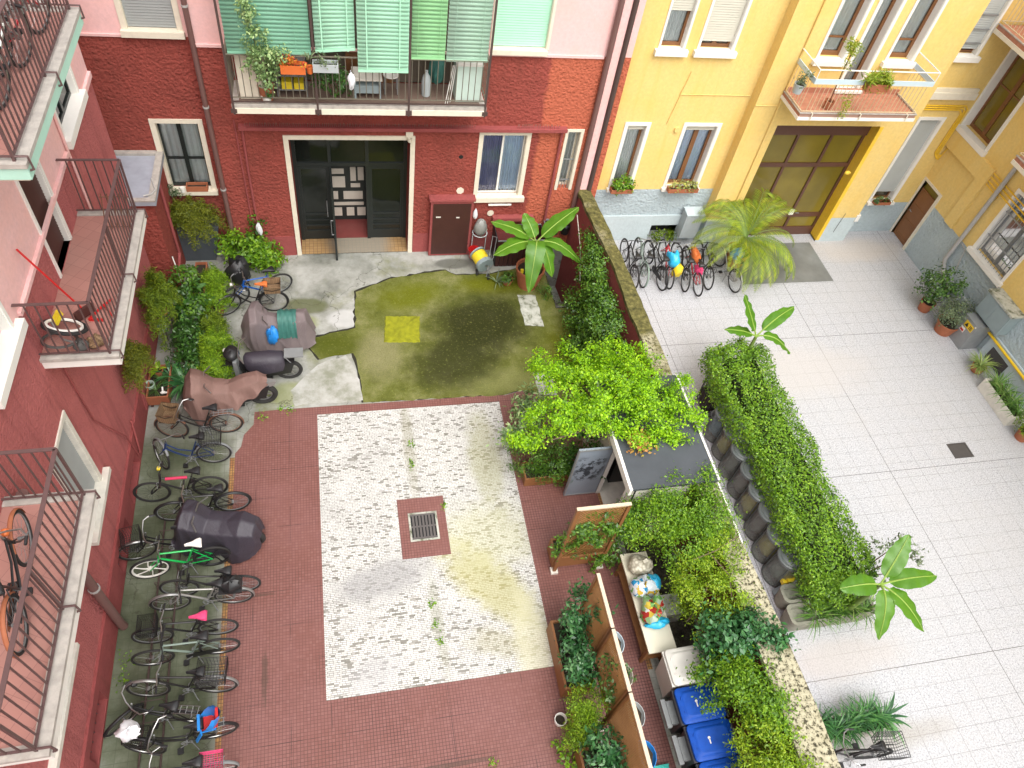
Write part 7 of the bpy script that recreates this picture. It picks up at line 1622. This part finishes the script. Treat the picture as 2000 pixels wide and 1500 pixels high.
# table with recycling bags
TBL = thing('table', 'narrow cream topped table along the planting strip', 'table', (5.1,4.55,0))
m = MB(); m.box(4.83, 5.36, 3.62, 5.52, .71, .75); part('table_top', m, plain('cream_laminate', (.68,.64,.50), .5, .1, 3), TBL)
for x, y in ((4.9,3.72), (5.28,3.72), (4.9,5.42), (5.28,5.42)):
    m = MB(); m.box(x-.03, x+.03, y-.03, y+.03, .01, .71); part('leg', m, M['planterwood'], TBL)
m = MB(); m.box(4.88, 5.30, 3.68, 5.46, .22, .25); part('shelf', m, M['planterwood'], TBL)
t = NT('cream_net_bag'); vo = t.new('ShaderNodeTexVoronoi'); vo.inputs['Scale'].default_value = 16; t.link(t.co, vo.inputs['Vector']); t.color(t.ramp(vo.outputs['Distance'], [(.2, (.66,.62,.50)), (.7, (.30,.27,.20))])); t.rough(.5); t.bump(vo.outputs['Distance'], -.6, .04); M['netbag'] = t.m
def distort(t, amt, sc_):
    nz = t.new('ShaderNodeTexNoise'); nz.inputs['Scale'].default_value = sc_; nz.inputs['Detail'].default_value = 4; t.link(t.co, nz.inputs['Vector'])
    a_ = t.new('ShaderNodeVectorMath', operation='SCALE'); t.link(nz.outputs['Color'], a_.inputs[0]); a_.inputs['Scale'].default_value = amt
    b_ = t.new('ShaderNodeVectorMath', operation='ADD'); t.link(t.co, b_.inputs[0]); t.link(a_.outputs[0], b_.inputs[1]); return b_.outputs[0]
t = NT('clear_bag_of_packaging'); vo = t.new('ShaderNodeTexVoronoi'); vo.inputs['Scale'].default_value = 11; t.link(distort(t, .16, 9), vo.inputs['Vector']); sp_ = t.new('ShaderNodeSeparateColor'); t.link(vo.outputs['Color'], sp_.inputs[0])
c = t.ramp(sp_.outputs[0], [(0, (.62,.68,.72)), (.30, (.70,.72,.74)), (.42, (.02,.26,.52)), (.56, (.60,.66,.70)), (.66, (.16,.38,.10)), (.74, (.66,.68,.68)), (.84, (.62,.42,.05)), (.92, (.70,.72,.75))], 'CONSTANT'); t.color(c); t.rough(.18); t.bump(t.noise(14, 5, dist=2), .6, .03); M['mixbag'] = t.m
t = NT('clear_bag_red_green'); vo = t.new('ShaderNodeTexVoronoi'); vo.inputs['Scale'].default_value = 10; t.link(distort(t, .16, 9), vo.inputs['Vector']); sp_ = t.new('ShaderNodeSeparateColor'); t.link(vo.outputs['Color'], sp_.inputs[0])
c = t.ramp(sp_.outputs[0], [(0, (.14,.34,.08)), (.28, (.42,.52,.40)), (.46, (.42,.04,.03)), (.62, (.28,.46,.20)), (.74, (.62,.64,.60)), (.84, (.60,.46,.06)), (.92, (.12,.36,.10))], 'CONSTANT'); t.color(c); t.rough(.18); t.bump(t.noise(14, 5, dist=2), .6, .03); M['mixbag2'] = t.m
bag((5.10,5.20,.90), (.24,.20,.18), 'netbag', 'clear bag of cream coloured packing on the table', 31, amp=.12, group='bags on the cream table')
bag((5.02,4.78,.92), (.22,.22,.19), 'mixbag', 'clear bag of white and blue packaging on the table', 32, amp=.3, group='bags on the cream table')
bag((5.25,4.82,.92), (.11,.17,.17), 'cyanbag', 'blue bag beside the clear packaging bag', 35, amp=.15, group='bags on the cream table')
bag((5.06,4.36,.92), (.21,.22,.19), 'mixbag2', 'clear bag of green and red packaging on the table', 33, amp=.3, group='bags on the cream table')
bag((5.12,4.10,.84), (.23,.10,.09), 'cyanbag', 'flat blue bag at the near end of the bag row', 34, amp=.15, group='bags on the cream table')
m = MB(); m.box(5.5, 5.85, 4.35, 4.75, .01, .42); single('concrete_block', m, M['paleslab'], 'mossy stone block behind the table', 'block', (5.67,4.55,.008))
# wheeled bins
def wbin(y0, y1, x0, x1, body, lid, label, white=False):
    th = thing('wheeled_bin', label, 'bin', ((x0+x1)/2, (y0+y1)/2, 0), group='wheeled bins by the planting strip')
    h = .98; m = MB(); k = .07
    m.hexa([(x0+.10,y0+k,.06), (x1-.12,y0+k,.06), (x1-.12,y1-k,.06), (x0+.10,y1-k,.06), (x0+.02,y0+.02,h), (x1-.02,y0+.02,h), (x1-.02,y1-.02,h), (x0+.02,y1-.02,h)])
    b = part('body', m, M[body], th)
    m = MB(); m.box(x0-.02, x1, y0+.005, y1-.005, h-.06, h-.01); part('body_rim', m, M[body], b)
    m = MB()
    def rr(k, z, r_=.07):
        o = []
        for cx_, cy_, a0 in ((x1-k-r_,y1-k-r_,0), (x0+k+r_,y1-k-r_,90), (x0+k+r_,y0+k+r_,180), (x1-k-r_,y0+k+r_,270)):
            for j in range(4): a = R(a0+j*30); xx = cx_+r_*math.cos(a); o.append((xx, cy_+r_*math.sin(a), z+.05*(xx-x0)/(x1-x0)))
        return o
    m.grid([rr(.0,h), rr(.0,h+.045), rr(.015,h+.06), rr(.065,h+.062), rr(.085,h+.085), rr(.11,h+.09)], closed=True); m.add(rr(.11,h+.09), [tuple(range(16))]); l_ = part('lid', m, M[lid], th)
    m = MB()
    for yy in (y0+.13, y1-.13): m.tube([(x0+.16,yy,h+.085), (x0+.09,yy,h+.075), (x0+.065,yy+(.06 if yy < (y0+y1)/2 else -.06),h+.07)], .012, 5)
    part('lid_rib', m, M[lid], l_)
    if not white:
        m = MB(); xc, yc = x0+.30, (y0+y1)/2; m.cyl((xc,yc+.03,h+.11), (xc,yc+.03,h+.122), .022, n=12); m.box(xc-.009, xc+.009, yc-.06, yc+.02, h+.11, h+.122); part('keyhole_mark', m, M['white'], l_)
        m = MB(); m.box(x0-.16, x0-.08, y0+.06, y1-.06, .62, .70); m.box(x0-.08, x0+.05, y0+.10, y1-.10, .60, .72); part('front_grip', m, M['greymetal'], th)
    else:
        m = MB(); yc = (y0+y1)/2; zc = .60; xo = x0+.035
        for k in range(3):
            a = R(90+120*k); c_ = (yc+.085*math.cos(a), zc+.085*math.sin(a)); d_ = (-math.sin(a), math.cos(a)); 
            m.hexa([(xo+o_+.075*((.98-z_)/.92), y_, z_) for o_ in (0, -.012) for y_, z_ in ((c_[0]-d_[0]*.09-.02*math.cos(a), c_[1]-d_[1]*.09-.02*math.sin(a)), (c_[0]+d_[0]*.09-.02*math.cos(a), c_[1]+d_[1]*.09-.02*math.sin(a)), (c_[0]+d_[0]*.05+.03*math.cos(a), c_[1]+d_[1]*.05+.03*math.sin(a)), (c_[0]-d_[0]*.05+.03*math.cos(a), c_[1]-d_[1]*.05+.03*math.sin(a)))])
        part('recycling_mark', m, M['slab'], b)
    for yy in (y0+.05, y1-.05):
        m = MB(); m.cyl((x1-.1,yy-.03,.10), (x1-.1,yy+.03,.10), .095, n=16); part('wheel', m, M['rubber'], th)
    m = MB(); m.tube([(x1-.01,y0+.08,h-.02), (x1+.07,y0+.08,h), (x1+.07,y1-.08,h), (x1-.01,y1-.08,h-.02)], .014, 6); part('handle', m, M[body], th)
wbin(2.95, 3.56, 5.0, 5.68, 'binwhite', 'binwhite', 'white wheeled bin with a grey recycling mark next to the table', True)
wbin(2.34, 2.91, 4.96, 5.72, 'binbody', 'bluelid', 'blue lidded bin next to the white one')
wbin(1.77, 2.33, 4.98, 5.72, 'binbody', 'bluelid', 'blue lidded bin, middle of the three')
wbin(1.19, 1.76, 5.0, 5.74, 'binbody', 'bluelid', 'blue lidded bin at the bottom edge')
# translucent barrels along the hedge
t = NT('smoky_translucent_plastic'); t.color((.20,.21,.19)); t.rough(.3)
tr = t.new('ShaderNodeBsdfTransparent'); tr.inputs['Color'].default_value = lin((.80,.82,.76)); mx = t.new('ShaderNodeMixShader'); mx.inputs[0].default_value = .55
t.link(t.b.outputs[0], mx.inputs[1]); t.link(tr.outputs[0], mx.inputs[2]); t.link(mx.outputs[0], t.out.inputs['Surface']); M['barrel'] = t.m
M['bagolive'] = plain('olive_yellow_bag', (0.510,0.476,0.068), .4, .3, 9, bump=.4, bscale=14); M['baggreen'] = plain('grey_green_bag', (0.170,0.221,0.187), .4, .3, 9, bump=.4, bscale=14); M['bagblue'] = plain('dull_blue_bag', (0.102,0.272,0.408), .4, .3, 9, bump=.4, bscale=14); M['baggrey'] = plain('grey_bag', (0.272,0.272,0.255), .4, .3, 9, bump=.4, bscale=14)
M['barreldark'] = plain('dark_grey_bin_lid', (.10,.115,.11), .35, .2, 8)
bags_ = ['bagblue', 'bagolive', 'baggreen', 'baggrey', 'bagolive', 'baggrey', 'bagolive', 'baggreen']; lbs = ['smoky bin with a blue bag, farthest along the hedge', 'smoky bin with a bright olive bag, second from the far end', 'smoky bin with a green bag near the shed roof edge', 'empty looking smoky bin with a horizontal seam', 'smoky bin with an olive bag, fourth from the near end', 'grey smoky bin third from the near end', 'smoky bin with an olive bag next to the last one', 'dark smoky bin nearest to the concrete trough']
for i in range(8):
    y = 8.50-.50*i; x = 8.22+(.02 if i % 2 else 0); th = thing('rubbish_bin', lbs[i], 'bin', (x,y,.003), group='smoky plastic bins under the hedge')
    m = MB(); m.lathe([(.285,.0), (.29,.03), (.275,.78), (.285,.80)], (x,y,.004), 26, cap0=False); part('barrel', m, M['barrel'], th)
    m = MB(); m.torus((x,y,.02), (0,0,1), .288, .014, 26, 5); m.torus((x,y,.80), (0,0,1), .285, .014, 26, 5); part('hoop', m, M['barreldark'], th)
    m = MB(); m.lathe([(.29,.80), (.295,.85), (.26,.87), (.24,.86), (.22,.88), (.11,.89), (.10,.92), (.001,.925)], (x,y,.004), 26, cap0=False); l_ = part('lid', m, M['barreldark'], th)
    m = MB(); m.tube([(x-.08,y,.92), (x-.05,y,.96), (x+.05,y,.96), (x+.08,y,.92)], .012, 5); part('handle', m, M['barreldark'], l_)
    m = MB(); m.blob((x,y,.40), (.25,.25,.38), 18, 12, .08, 50+i, flat=.02); part('bag', m, M[bags_[i]], th)
    m = MB()
    for a in (2.6, 4.1, 5.6): m.bar((x+.292*math.cos(a),y+.292*math.sin(a),.03), (x+.282*math.cos(a),y+.282*math.sin(a),.79), .020, .010, up=(math.cos(a),math.sin(a),0))
    part('rib', m, M['barreldark'], th)
th = thing('wire_cage', 'black wire compost cage at the far end of the bins', 'cage', (8.2,9.25,0)); m = MB()
for k in range(16): a = 2*PI*k/16; m.tube([(8.2+.28*math.cos(a),9.25+.28*math.sin(a),0), (8.2+.28*math.cos(a),9.25+.28*math.sin(a),1.05)], .008, 4)
part('bars', m, M['black'], th); m = MB()
for z in (.05,.4,.75,1.05): m.torus((8.2,9.25,z), (0,0,1), .28, .008, 22, 4)
part('hoop', m, M['black'], th); m = MB(); m.blob((8.2,9.25,.4), (.24,.24,.38), 12, 8, .2, 5, flat=.01); part('compost', m, M['soil'], th)
m = MB(); m.bar((8.0,4.62,.05), (8.6,4.75,.75), .14, .02, up=(0,.5,1)); single('plank', m, M['bluegreybox'], 'grey plank leaning behind the last smoky bin', 'plank', (8.1,4.65,.01))
m = MB(); m.box(8.18, 8.42, 4.66, 4.80, .32, .46); m.box(8.1, 8.2, 4.66, 4.76, .30, .40); single('crate', m, M['yellowplastic'], 'yellow plastic piece beside the grey plank', 'crate', (8.3,4.7,.30))
# ================================================================== BY THE BACK WALL
CB = thing('meter_cabinet', 'oxblood painted metal cabinet right of the entrance', 'cabinet', (2.78,14.98,0))
m = MB(); m.box(2.26, 3.34, 14.86, 15.055, .02, 1.80); part('body', m, M['red_smooth'], CB); m = MB(); m.box(2.22, 3.38, 14.82, 15.055, 1.80, 1.86); part('cap', m, M['red_smooth'], CB)
m = MB(); m.box(2.32, 3.28, 14.845, 14.859, .08, 1.72); d_ = part('door', m, M['cabinetbrown'], CB); m = MB(); m.box(2.40, 2.52, 14.838, 14.8449, 1.30, 1.335); m.box(2.92, 3.0, 14.838, 14.8449, 1.28, 1.31); part('worn_label', m, M['whitedirty'], d_)
HR = thing('hose_reel', 'hose trolley with a yellow drum and grey side plates by the cabinet', 'hose reel', (3.62,14.25,0))
m = MB(); m.cyl((3.50,14.42,.42), (3.60,14.18,.36), .20, n=20); part('drum', m, M['yellowplastic'], HR); m = MB(); m.cyl((3.61,14.16,.36), (3.65,14.05,.34), .23, n=20); m.cyl((3.47,14.48,.43), (3.49,14.44,.42), .22, n=20); part('side_plate', m, M['bluegreybox'], HR)
m = MB(); m.tube([(3.72,13.98,.05), (3.78,14.3,.55), (3.85,14.5,.95), (3.95,14.45,.95), (3.86,14.2,.5), (3.68,13.95,.05)], .012, 6); part('frame', m, M['steel'], HR)
for q in ((3.72,13.92,.08), (3.45,14.1,.08)):
    m = MB(); m.cyl((q[0]-.02,q[1],q[2]), (q[0]+.03,q[1],q[2]), .08, n=14); part('wheel', m, M['rubber'], HR)
m = MB(); m.tube([(3.65,14.03,.36), (3.70,13.95,.42), (3.66,13.9,.34)], .02, 6); part('tap', m, M['chrome'], HR)
bucket((3.45,14.68,.10), .16, .26, 'redplastic', 'red bucket between the cabinet and the hose trolley')
th = thing('waste_sack', 'grey sack in a white ring holder against the red wall', 'sack', (3.58,14.85,.0)); m = MB(); m.blob((3.58,14.85,.95), (.17,.15,.26), 14, 9, .12, 9); part('sack', m, M['greyrubber'] if False else M['baggrey'], th); m = MB(); m.torus((3.58,14.85,.78), (0,0,1), .19, .014, 22, 6); m.tube([(3.40,14.85,.78), (3.40,14.85,.0)], .013, 6); m.tube([(3.76,14.85,.78), (3.76,14.85,.0)], .013, 6); part('holder', m, M['boxgrey'], th)
bag((3.42,14.93,1.32), (.06,.05,.14), 'whitefabric', 'white cloth hung above the grey sack', 19, 'cloth', 'draped_cloth')
WB = thing('storage_box', 'open dark box with brown slatted front behind the banana pot', 'storage box', (4.5,14.7,0))
m = MB(); x = 3.98
while x < 5.25: m.box(x, x+.10, 14.36, 14.385, .02, .86); x += .116
part('slats', m, M['cabinetbrown'], WB); m = MB(); m.box(3.97, 5.27, 14.39, 15.04, .01, .05); m.box(3.97, 4.0, 14.39, 15.04, .05, .86); m.box(5.24, 5.27, 14.39, 15.04, .05, .86); part('body', m, M['black'], WB)
m = MB(); m.tube([(3.98,14.37,.89), (5.26,14.37,.89), (5.26,15.0,.89), (3.98,15.0,.89)], .022, 6, closed=True); part('rim', m, M['greymetal'], WB); m = MB(); m.box(3.9, 5.0, 14.88, 15.05, 1.10, 1.20); part('shelf', m, M['red_smooth'], WB)
m = MB(); m.tube([(6.0,14.5,1.6), (5.95,13.6,1.2), (5.8,12.8,.9)], .012, 5); single('handrail', m, M['whitedirty'], 'thin pale handrail beside the cellar steps', 'handrail', (5.95,13.6,.9))
gp_ = 'dark flower pots on the cellar step wall'
for i, (x, y) in enumerate(((5.62,14.86), (5.42,14.92))):
    m = pot_mesh((x,y,.86 if i else .70), .09,.12,.18); th = thing('plant_pot', ['black pot hanging by the cellar steps', 'grey plastic pot on the box rim'][i], 'pot', (x,y,.86 if i else .7), group=gp_); part('pot', m, M['black' if not i else 'greymetal'], th); part('soil', soil_mesh((x,y,.86 if i else .7), .1, .15), M['soil'], th)
# ================================================================== BALCONY CONTENTS
th = thing('cupboard', 'white metal cupboard at the left end of the back balcony', 'cupboard', (-1.5,14.55,4.81)); m = MB(); m.box(-1.76, -1.24, 14.34, 14.9, 4.82, 5.90); part('body', m, M['cream'], th); m = MB(); m.box(-1.74, -1.515, 14.325, 14.339, 4.85, 5.78); m.box(-1.495, -1.26, 14.325, 14.339, 4.85, 5.78); part('door', m, M['cream'], th)
th = thing('cupboard', 'pale mint cabinet at the right end of the back balcony', 'cupboard', (2.85,14.6,4.81)); m = MB(); m.box(2.58, 3.10, 14.36, 14.85, 4.82, 5.62); part('body', m, plain('pale_mint_cabinet', (.55,.68,.60), .5, .12), th); m = MB(); m.box(2.56, 3.12, 14.34, 14.87, 5.62, 5.66); part('top', m, M['white'], th)
th = thing('table', 'plastic table with a cloth on the back balcony', 'table', (.75,14.6,4.81)); m = MB(); m.box(.45, 1.05, 14.36, 14.85, 5.24, 5.28); part('table_top', m, M['whitedirty'], th)
for x, y in ((.5,14.4), (1.0,14.4), (.5,14.8), (1.0,14.8)):
    m = MB(); m.box(x-.02, x+.02, y-.02, y+.02, 4.815, 5.24); part('leg', m, M['bluegreybox'], th)
m = MB(); m.box(.48, 1.0, 14.40, 14.8, 4.95, 5.12); part('shelf_box', m, M['bluegreybox'], th)
th = thing('chair', 'folding chair with a white seat ring on the back balcony', 'chair', (1.25,14.72,4.81)); m = MB(); m.lathe([(.14,0), (.17,.02), (.16,.04), (.12,.03)], (1.25,14.7,5.18), 16); part('seat', m, M['white'], th)
for x, y in ((1.12,14.6), (1.38,14.6), (1.12,14.82), (1.38,14.82)):
    m = MB(); m.tube([(x,y,4.815), (x,y,5.19)], .012, 5); part('leg', m, M['steel'], th)
m = MB(); m.tube([(1.12,14.83,5.19), (1.12,14.86,5.6), (1.38,14.86,5.6), (1.38,14.83,5.19)], .014, 5); part('backrest', m, M['steel'], th)
bag((2.22,14.72,5.35), (.16,.14,.30), 'tealfabric', 'teal sack on the back balcony', 41, 'sack', 'waste_sack'); m = MB(); m.lathe([(.09,0), (.10,.3), (.08,.42), (.03,.5), (.03,.55)], (1.98,14.6,4.82), 14, cap1=True); single('canister', m, M['boxgrey'], 'grey gas bottle on the back balcony', 'canister', (1.98,14.6,4.82))
th = thing('shelf_rack', 'small rack with yellow boxes behind the balcony bars', 'shelf', (-.75,14.6,4.81)); m = MB()
for z in (4.95,5.25,5.55): m.box(-1.05, -.45, 14.45, 14.8, z, z+.02)
part('shelf', m, M['greymetal'], th); m = MB()
for x in (-1.05,-.47): m.box(x, x+.02, 14.45, 14.47, 4.815, 5.6); m.box(x, x+.02, 14.78, 14.8, 4.815, 5.6)
part('frame', m, M['greymetal'], th)
m = MB(); m.box(-.95, -.74, 14.47, 14.75, 4.97, 5.12); m.box(-.71, -.52, 14.47, 14.75, 4.97, 5.10); single('box', m, M['yellowplastic'], 'pair of yellow boxes on the balcony rack', 'box', (-.73,14.6,4.97)); m = MB(); m.box(-.9, -.6, 14.5, 14.75, 5.27, 5.34); single('tray', m, M['whitefabric'], 'white tray on the balcony rack', 'tray', (-.75,14.6,5.27))
th = thing('drying_rack', 'folded white clothes rack leaning at the right of the back balcony', 'drying rack', (2.42,14.4,4.81)); m = MB()
for k in range(3): m.tube([(2.34+.06*k,14.2+.05*k,4.84), (2.50+.03*k,14.42,5.6)], .008, 4)
part('frame', m, M['white'], th)
bag((.42,14.05,5.42), (.07,.05,.17), 'whitefabric', 'white rag hanging on the balcony bars', 43, 'cloth', 'draped_cloth')
bag((-2.05,14.9,6.85), (.10,.10,.12), 'panelblue' if False else 'blueplastic', 'small blue bag on the pink wall beside the balcony post', 44)
bag((-1.92,14.9,1.0), (.06,.05,.16), 'whitefabric', 'white rag tied to the red pipe by the door', 45, 'cloth', 'draped_cloth')
# left balcony A
BR = thing('broom', 'red broom leaning across the pink balcony', 'broom', (-3.9,8.6,4.75)); m = MB(); m.tube([(-4.20,8.46,6.14), (-3.78,8.52,4.95)], .014, 6); part('handle', m, M['redplastic'], BR); m = MB(); m.bar((-3.86,8.40,4.86), (-3.66,8.62,4.86), .05, .16); part('brush', m, M['cabinetbrown'], BR)
m = MB(); m.bar((-3.72,8.45,4.76), (-3.55,8.75,4.76), .02, .03); m.bar((-3.72,8.45,4.76), (-3.52,8.42,4.77), .02, .05); m.bar((-3.55,8.75,4.76), (-3.42,8.52,4.77), .02, .05); m.bar((-3.62,8.62,4.77), (-3.42,8.78,4.85), .025, .02); single('dustpan', m, M['redplastic'], 'red dustpan on the pink balcony floor', 'dustpan', (-3.6,8.55,4.745))
TW = thing('balance_bike', 'white and black wheeled toy with a yellow box on the pink balcony', 'toy bike', (-3.95,8.05,4.75)); m = MB(); m.torus((-3.92,8.12,4.98), (.25,.45,.86), .27, .03, 30, 6); part('wheel', m, M['rubber'], TW); m = MB(); m.torus((-3.92,8.12,5.01), (.25,.45,.86), .225, .022, 30, 6); part('rim', m, M['white'], TW)
m = MB(); m.torus((-4.0,7.98,4.86), (.1,.3,.9), .22, .022, 26, 6); part('wheel', m, M['greyrubber'], TW); m = MB(); m.bar((-4.08,8.22,4.95), (-3.98,8.3,5.10), .10, .06); part('seat', m, M['yellowplastic'], TW); m = MB(); m.tube([(-4.1,8.2,5.0), (-3.95,7.95,4.9), (-3.75,7.9,4.85)], .018, 6); part('frame', m, M['alu'], TW)
bag((-3.52,7.92,4.86), (.12,.10,.09), 'wicker', 'crumpled tan paper on the pink balcony corner', 46, 'paper', 'crumpled_paper'); bag((-3.72,7.88,4.83), (.11,.09,.08), 'greyrubber', 'dark grey rag on the pink balcony corner', 47, 'cloth', 'draped_cloth')
th = thing('folding_rack', 'rusty plant rack at the far end of the pink balcony', 'rack', (-3.6,10.6,4.75)); m = MB()
for k in range(5): m.tube([(-3.75+.09*k,10.5,4.76), (-3.72+.09*k,10.72,5.3)], .009, 4)
m.tube([(-3.8,10.5,4.8), (-3.35,10.5,4.8)], .01, 4); m.tube([(-3.75,10.7,5.25), (-3.32,10.7,5.25)], .01, 4); part('frame', m, M['rust'], th)
# ================================================================== WHITE COURT FURNITURE
EC = thing('electric_cabinet', 'steel electric cabinet with a yellow warning sign', 'cabinet', (16.45,10.8,0)); m = MB(); m.box(16.20, 16.745, 10.53, 11.06, .004, .86); part('body', m, M['steel'], EC); m = MB(); m.box(16.19, 16.745, 10.52, 11.07, .86, .875); part('top', m, M['steel'], EC)
m = MB(); m.box(16.192, 16.1995, 10.60, 10.92, .60, .78); sg = part('warning_sign', m, M['yellowpaint'], EC)
m = MB(); m.add([(16.188,10.89,.63), (16.188,10.76,.63), (16.188,10.825,.75)], [(0,1,2)])
for k in range(3): m.box(16.186, 16.1915, 10.62, 10.73, .64+.04*k, .655+.04*k)
part('sign_print', m, M['black'], sg); m = MB(); m.box(16.192, 16.1995, 10.78, 10.94, .42, .56); s2 = part('notice', m, M['white'], EC); m = MB(); m.box(16.188, 16.1915, 10.80, 10.92, .44, .50); part('notice_print', m, M['redplastic'], s2)
m = MB(); m.box(16.192, 16.1995, 10.56, 10.60, .80, .84); part('tag', m, M['white'], EC)
WX = thing('wall_box', 'blue grey steel meter box with a stone top on the right wall', 'cabinet', (16.6,10.65,.96)); m = MB(); m.box(16.42, 16.79, 10.17, 11.12, .96, 1.62); part('body', m, M['bluegreybox'], WX); m = MB(); m.box(16.38, 16.795, 10.13, 11.16, 1.62, 1.68); part('top', m, M['paleslab'], WX); m = MB(); m.box(16.412, 16.4195, 10.20, 10.63, .99, 1.59); m.box(16.412, 16.4195, 10.66, 11.09, .99, 1.59); part('door', m, M['bluegreybox'], WX)
MX = thing('meter_box', 'pale grey gas meter box on the grey plinth by the gateway', 'cabinet', (9.7,15.1,.3)); m = MB(); m.box(9.42, 9.92, 14.99, 15.295, .30, 1.10); part('body', m, M['boxgrey'], MX); m = MB(); m.hexa([(9.40,14.95,1.10), (9.94,14.95,1.10), (9.94,15.295,1.12), (9.40,15.295,1.12), (9.40,14.95,1.13), (9.94,14.95,1.13), (9.94,15.295,1.17), (9.40,15.295,1.17)]); part('top', m, M['greysmooth'], MX); m = MB(); m.box(9.47, 9.87, 14.98, 14.9895, .36, 1.04); part('door', m, M['boxgrey'], MX)
th = thing('pipe_manifold', 'white gas manifold pipes behind the potted bushes', 'pipes', (16.65,12.0,0)); m = MB(); m.tube([(16.68,12.5,.72), (16.68,11.3,.72)], .03, 8); m.tube([(16.68,11.9,.72), (16.62,11.9,.4), (16.62,11.9,.0)], .025, 8)
for y in (12.4,12.1,11.7,11.4): m.tube([(16.68,y,.72), (16.60,y,.74), (16.60,y,.62)], .022, 6)
part('pipes', m, M['boxgrey'], th)
BK = thing('bicycle_rack', 'low steel bicycle rack along the left row of bicycles', 'bicycle rack', (-3.55,5.5,0))
m = MB(); m.tube([(-3.62,2.4,.04), (-3.62,7.6,.04)], .018, 6); m.tube([(-3.30,2.4,.04), (-3.30,7.6,.04)], .018, 6); part('rail', m, M['brownmetal'], BK); m = MB(); y = 2.5
while y < 7.6: m.tube([(-3.62,y,.04), (-3.62,y,.30), (-3.30,y,.30), (-3.30,y,.04)], .008, 5); y += .34
part('hoop', m, M['brownmetal'], BK)
RK = thing('bicycle_rack', 'bicycle rack against the grey plinth of the yellow house', 'bicycle rack', (9.0,14.3,0)); m = MB(); m.tube([(7.5,14.0,.04), (10.5,14.0,.04)], .018, 6); m.tube([(7.5,14.5,.04), (10.5,14.5,.04)], .018, 6); part('rail', m, M['greymetal'], RK); m = MB(); x = 7.6
while x < 10.5: m.tube([(x,14.0,.04), (x,14.0,.32), (x,14.5,.32), (x,14.5,.04)], .010, 5); x += .2
part('hoop', m, M['greymetal'], RK)
m = MB(); m.blob((9.0,15.05,.12), (.5,.12,.22), 14, 7, .2, 2, flat=.0); th = thing('shrub', 'small green plants at the basement window behind the bicycle rack', 'shrub', (9.0,15.15,0)); part('foliage', leafy(*ell_clumps((9.0,15.2,.2), (.38,.12,.2), 22, 22, .05), .08), L['fern'], th, smooth=None)
M['weed'] = L['vine']
WP = []
for x, y, s in ((1.25,4.9,.05), (1.22,5.3,.05), (1.3,4.6,.04), (1.15,8.4,.05), (1.2,8.9,.05), (1.9,2.45,.05), (-1.9,9.95,.08), (-1.3,10.05,.06), (-4.0,5.0,.12), (-4.05,4.7,.10), (1.72,7.35,.06), (-1.5,10.1,.05)): WP.append(npr.normal(0,1,(26,3))*np.array([s*.6,s,.01])+np.array([x,y,.03]))
WP = np.concatenate(WP); WP[:, 2] = np.abs(WP[:, 2]-.015)+.012
single('weeds', leafy(WP, np.tile([0,0,1.],(len(WP),1)), .05, aspect=.5), L['vine'], 'scattered small weeds growing in the joints of the paving', 'weeds', (0,6,0), smooth=None, kind='stuff')
# ================================================================== CAMERA, LIGHT
cam = bpy.data.cameras.new('camera'); co = bpy.data.objects.new('camera', cam); COL.objects.link(co); scene.camera = co
cam.sensor_width = 36; cam.lens = 1448.03/2000*36; cam.clip_start = .1; cam.clip_end = 400
co.matrix_world = Matrix.Translation((0, 0, 13.5)) @ Matrix.Rotation(R(-19.68579876), 4, 'Z') @ Matrix.Rotation(R(39.226847), 4, 'X') @ Matrix.Rotation(R(11.66221737), 4, 'Z')
w = bpy.data.worlds.new('World'); scene.world = w; w.use_nodes = True
nt = w.node_tree; bg = nt.nodes['Background']
sky = nt.nodes.new('ShaderNodeTexSky'); sky.sky_type = 'NISHITA'; sky.sun_disc = False
SE, SA = 60, 168     # sun elevation, azimuth (degrees clockwise from +Y)
sky.sun_elevation = R(SE); sky.sun_rotation = R(SA); sky.dust_density = 5; sky.air_density = 1.0; sky.ozone_density = 1.0
hs = nt.nodes.new('ShaderNodeHueSaturation'); hs.inputs['Saturation'].default_value = .25
nt.links.new(sky.outputs[0], hs.inputs['Color']); nt.links.new(hs.outputs[0], bg.inputs[0]); bg.inputs[1].default_value = .15
sd = bpy.data.lights.new('sun', 'SUN'); sd.energy = 1.0; sd.angle = R(80); sd.color = (1, .96, .90)
so_ = bpy.data.objects.new('sun', sd); COL.objects.link(so_)
v = Vector((math.sin(R(SA))*math.cos(R(SE)), math.cos(R(SA))*math.cos(R(SE)), math.sin(R(SE))))
so_.rotation_euler = v.to_track_quat('Z', 'Y').to_euler()
scene.view_settings.view_transform = 'Standard'; scene.view_settings.look = 'None'; scene.view_settings.gamma = 1; scene.view_settings.exposure = 0.95
scene.cycles.max_bounces = 6; scene.cycles.diffuse_bounces = 3; scene.cycles.transparent_max_bounces = 8; scene.cycles.glossy_bounces = 2
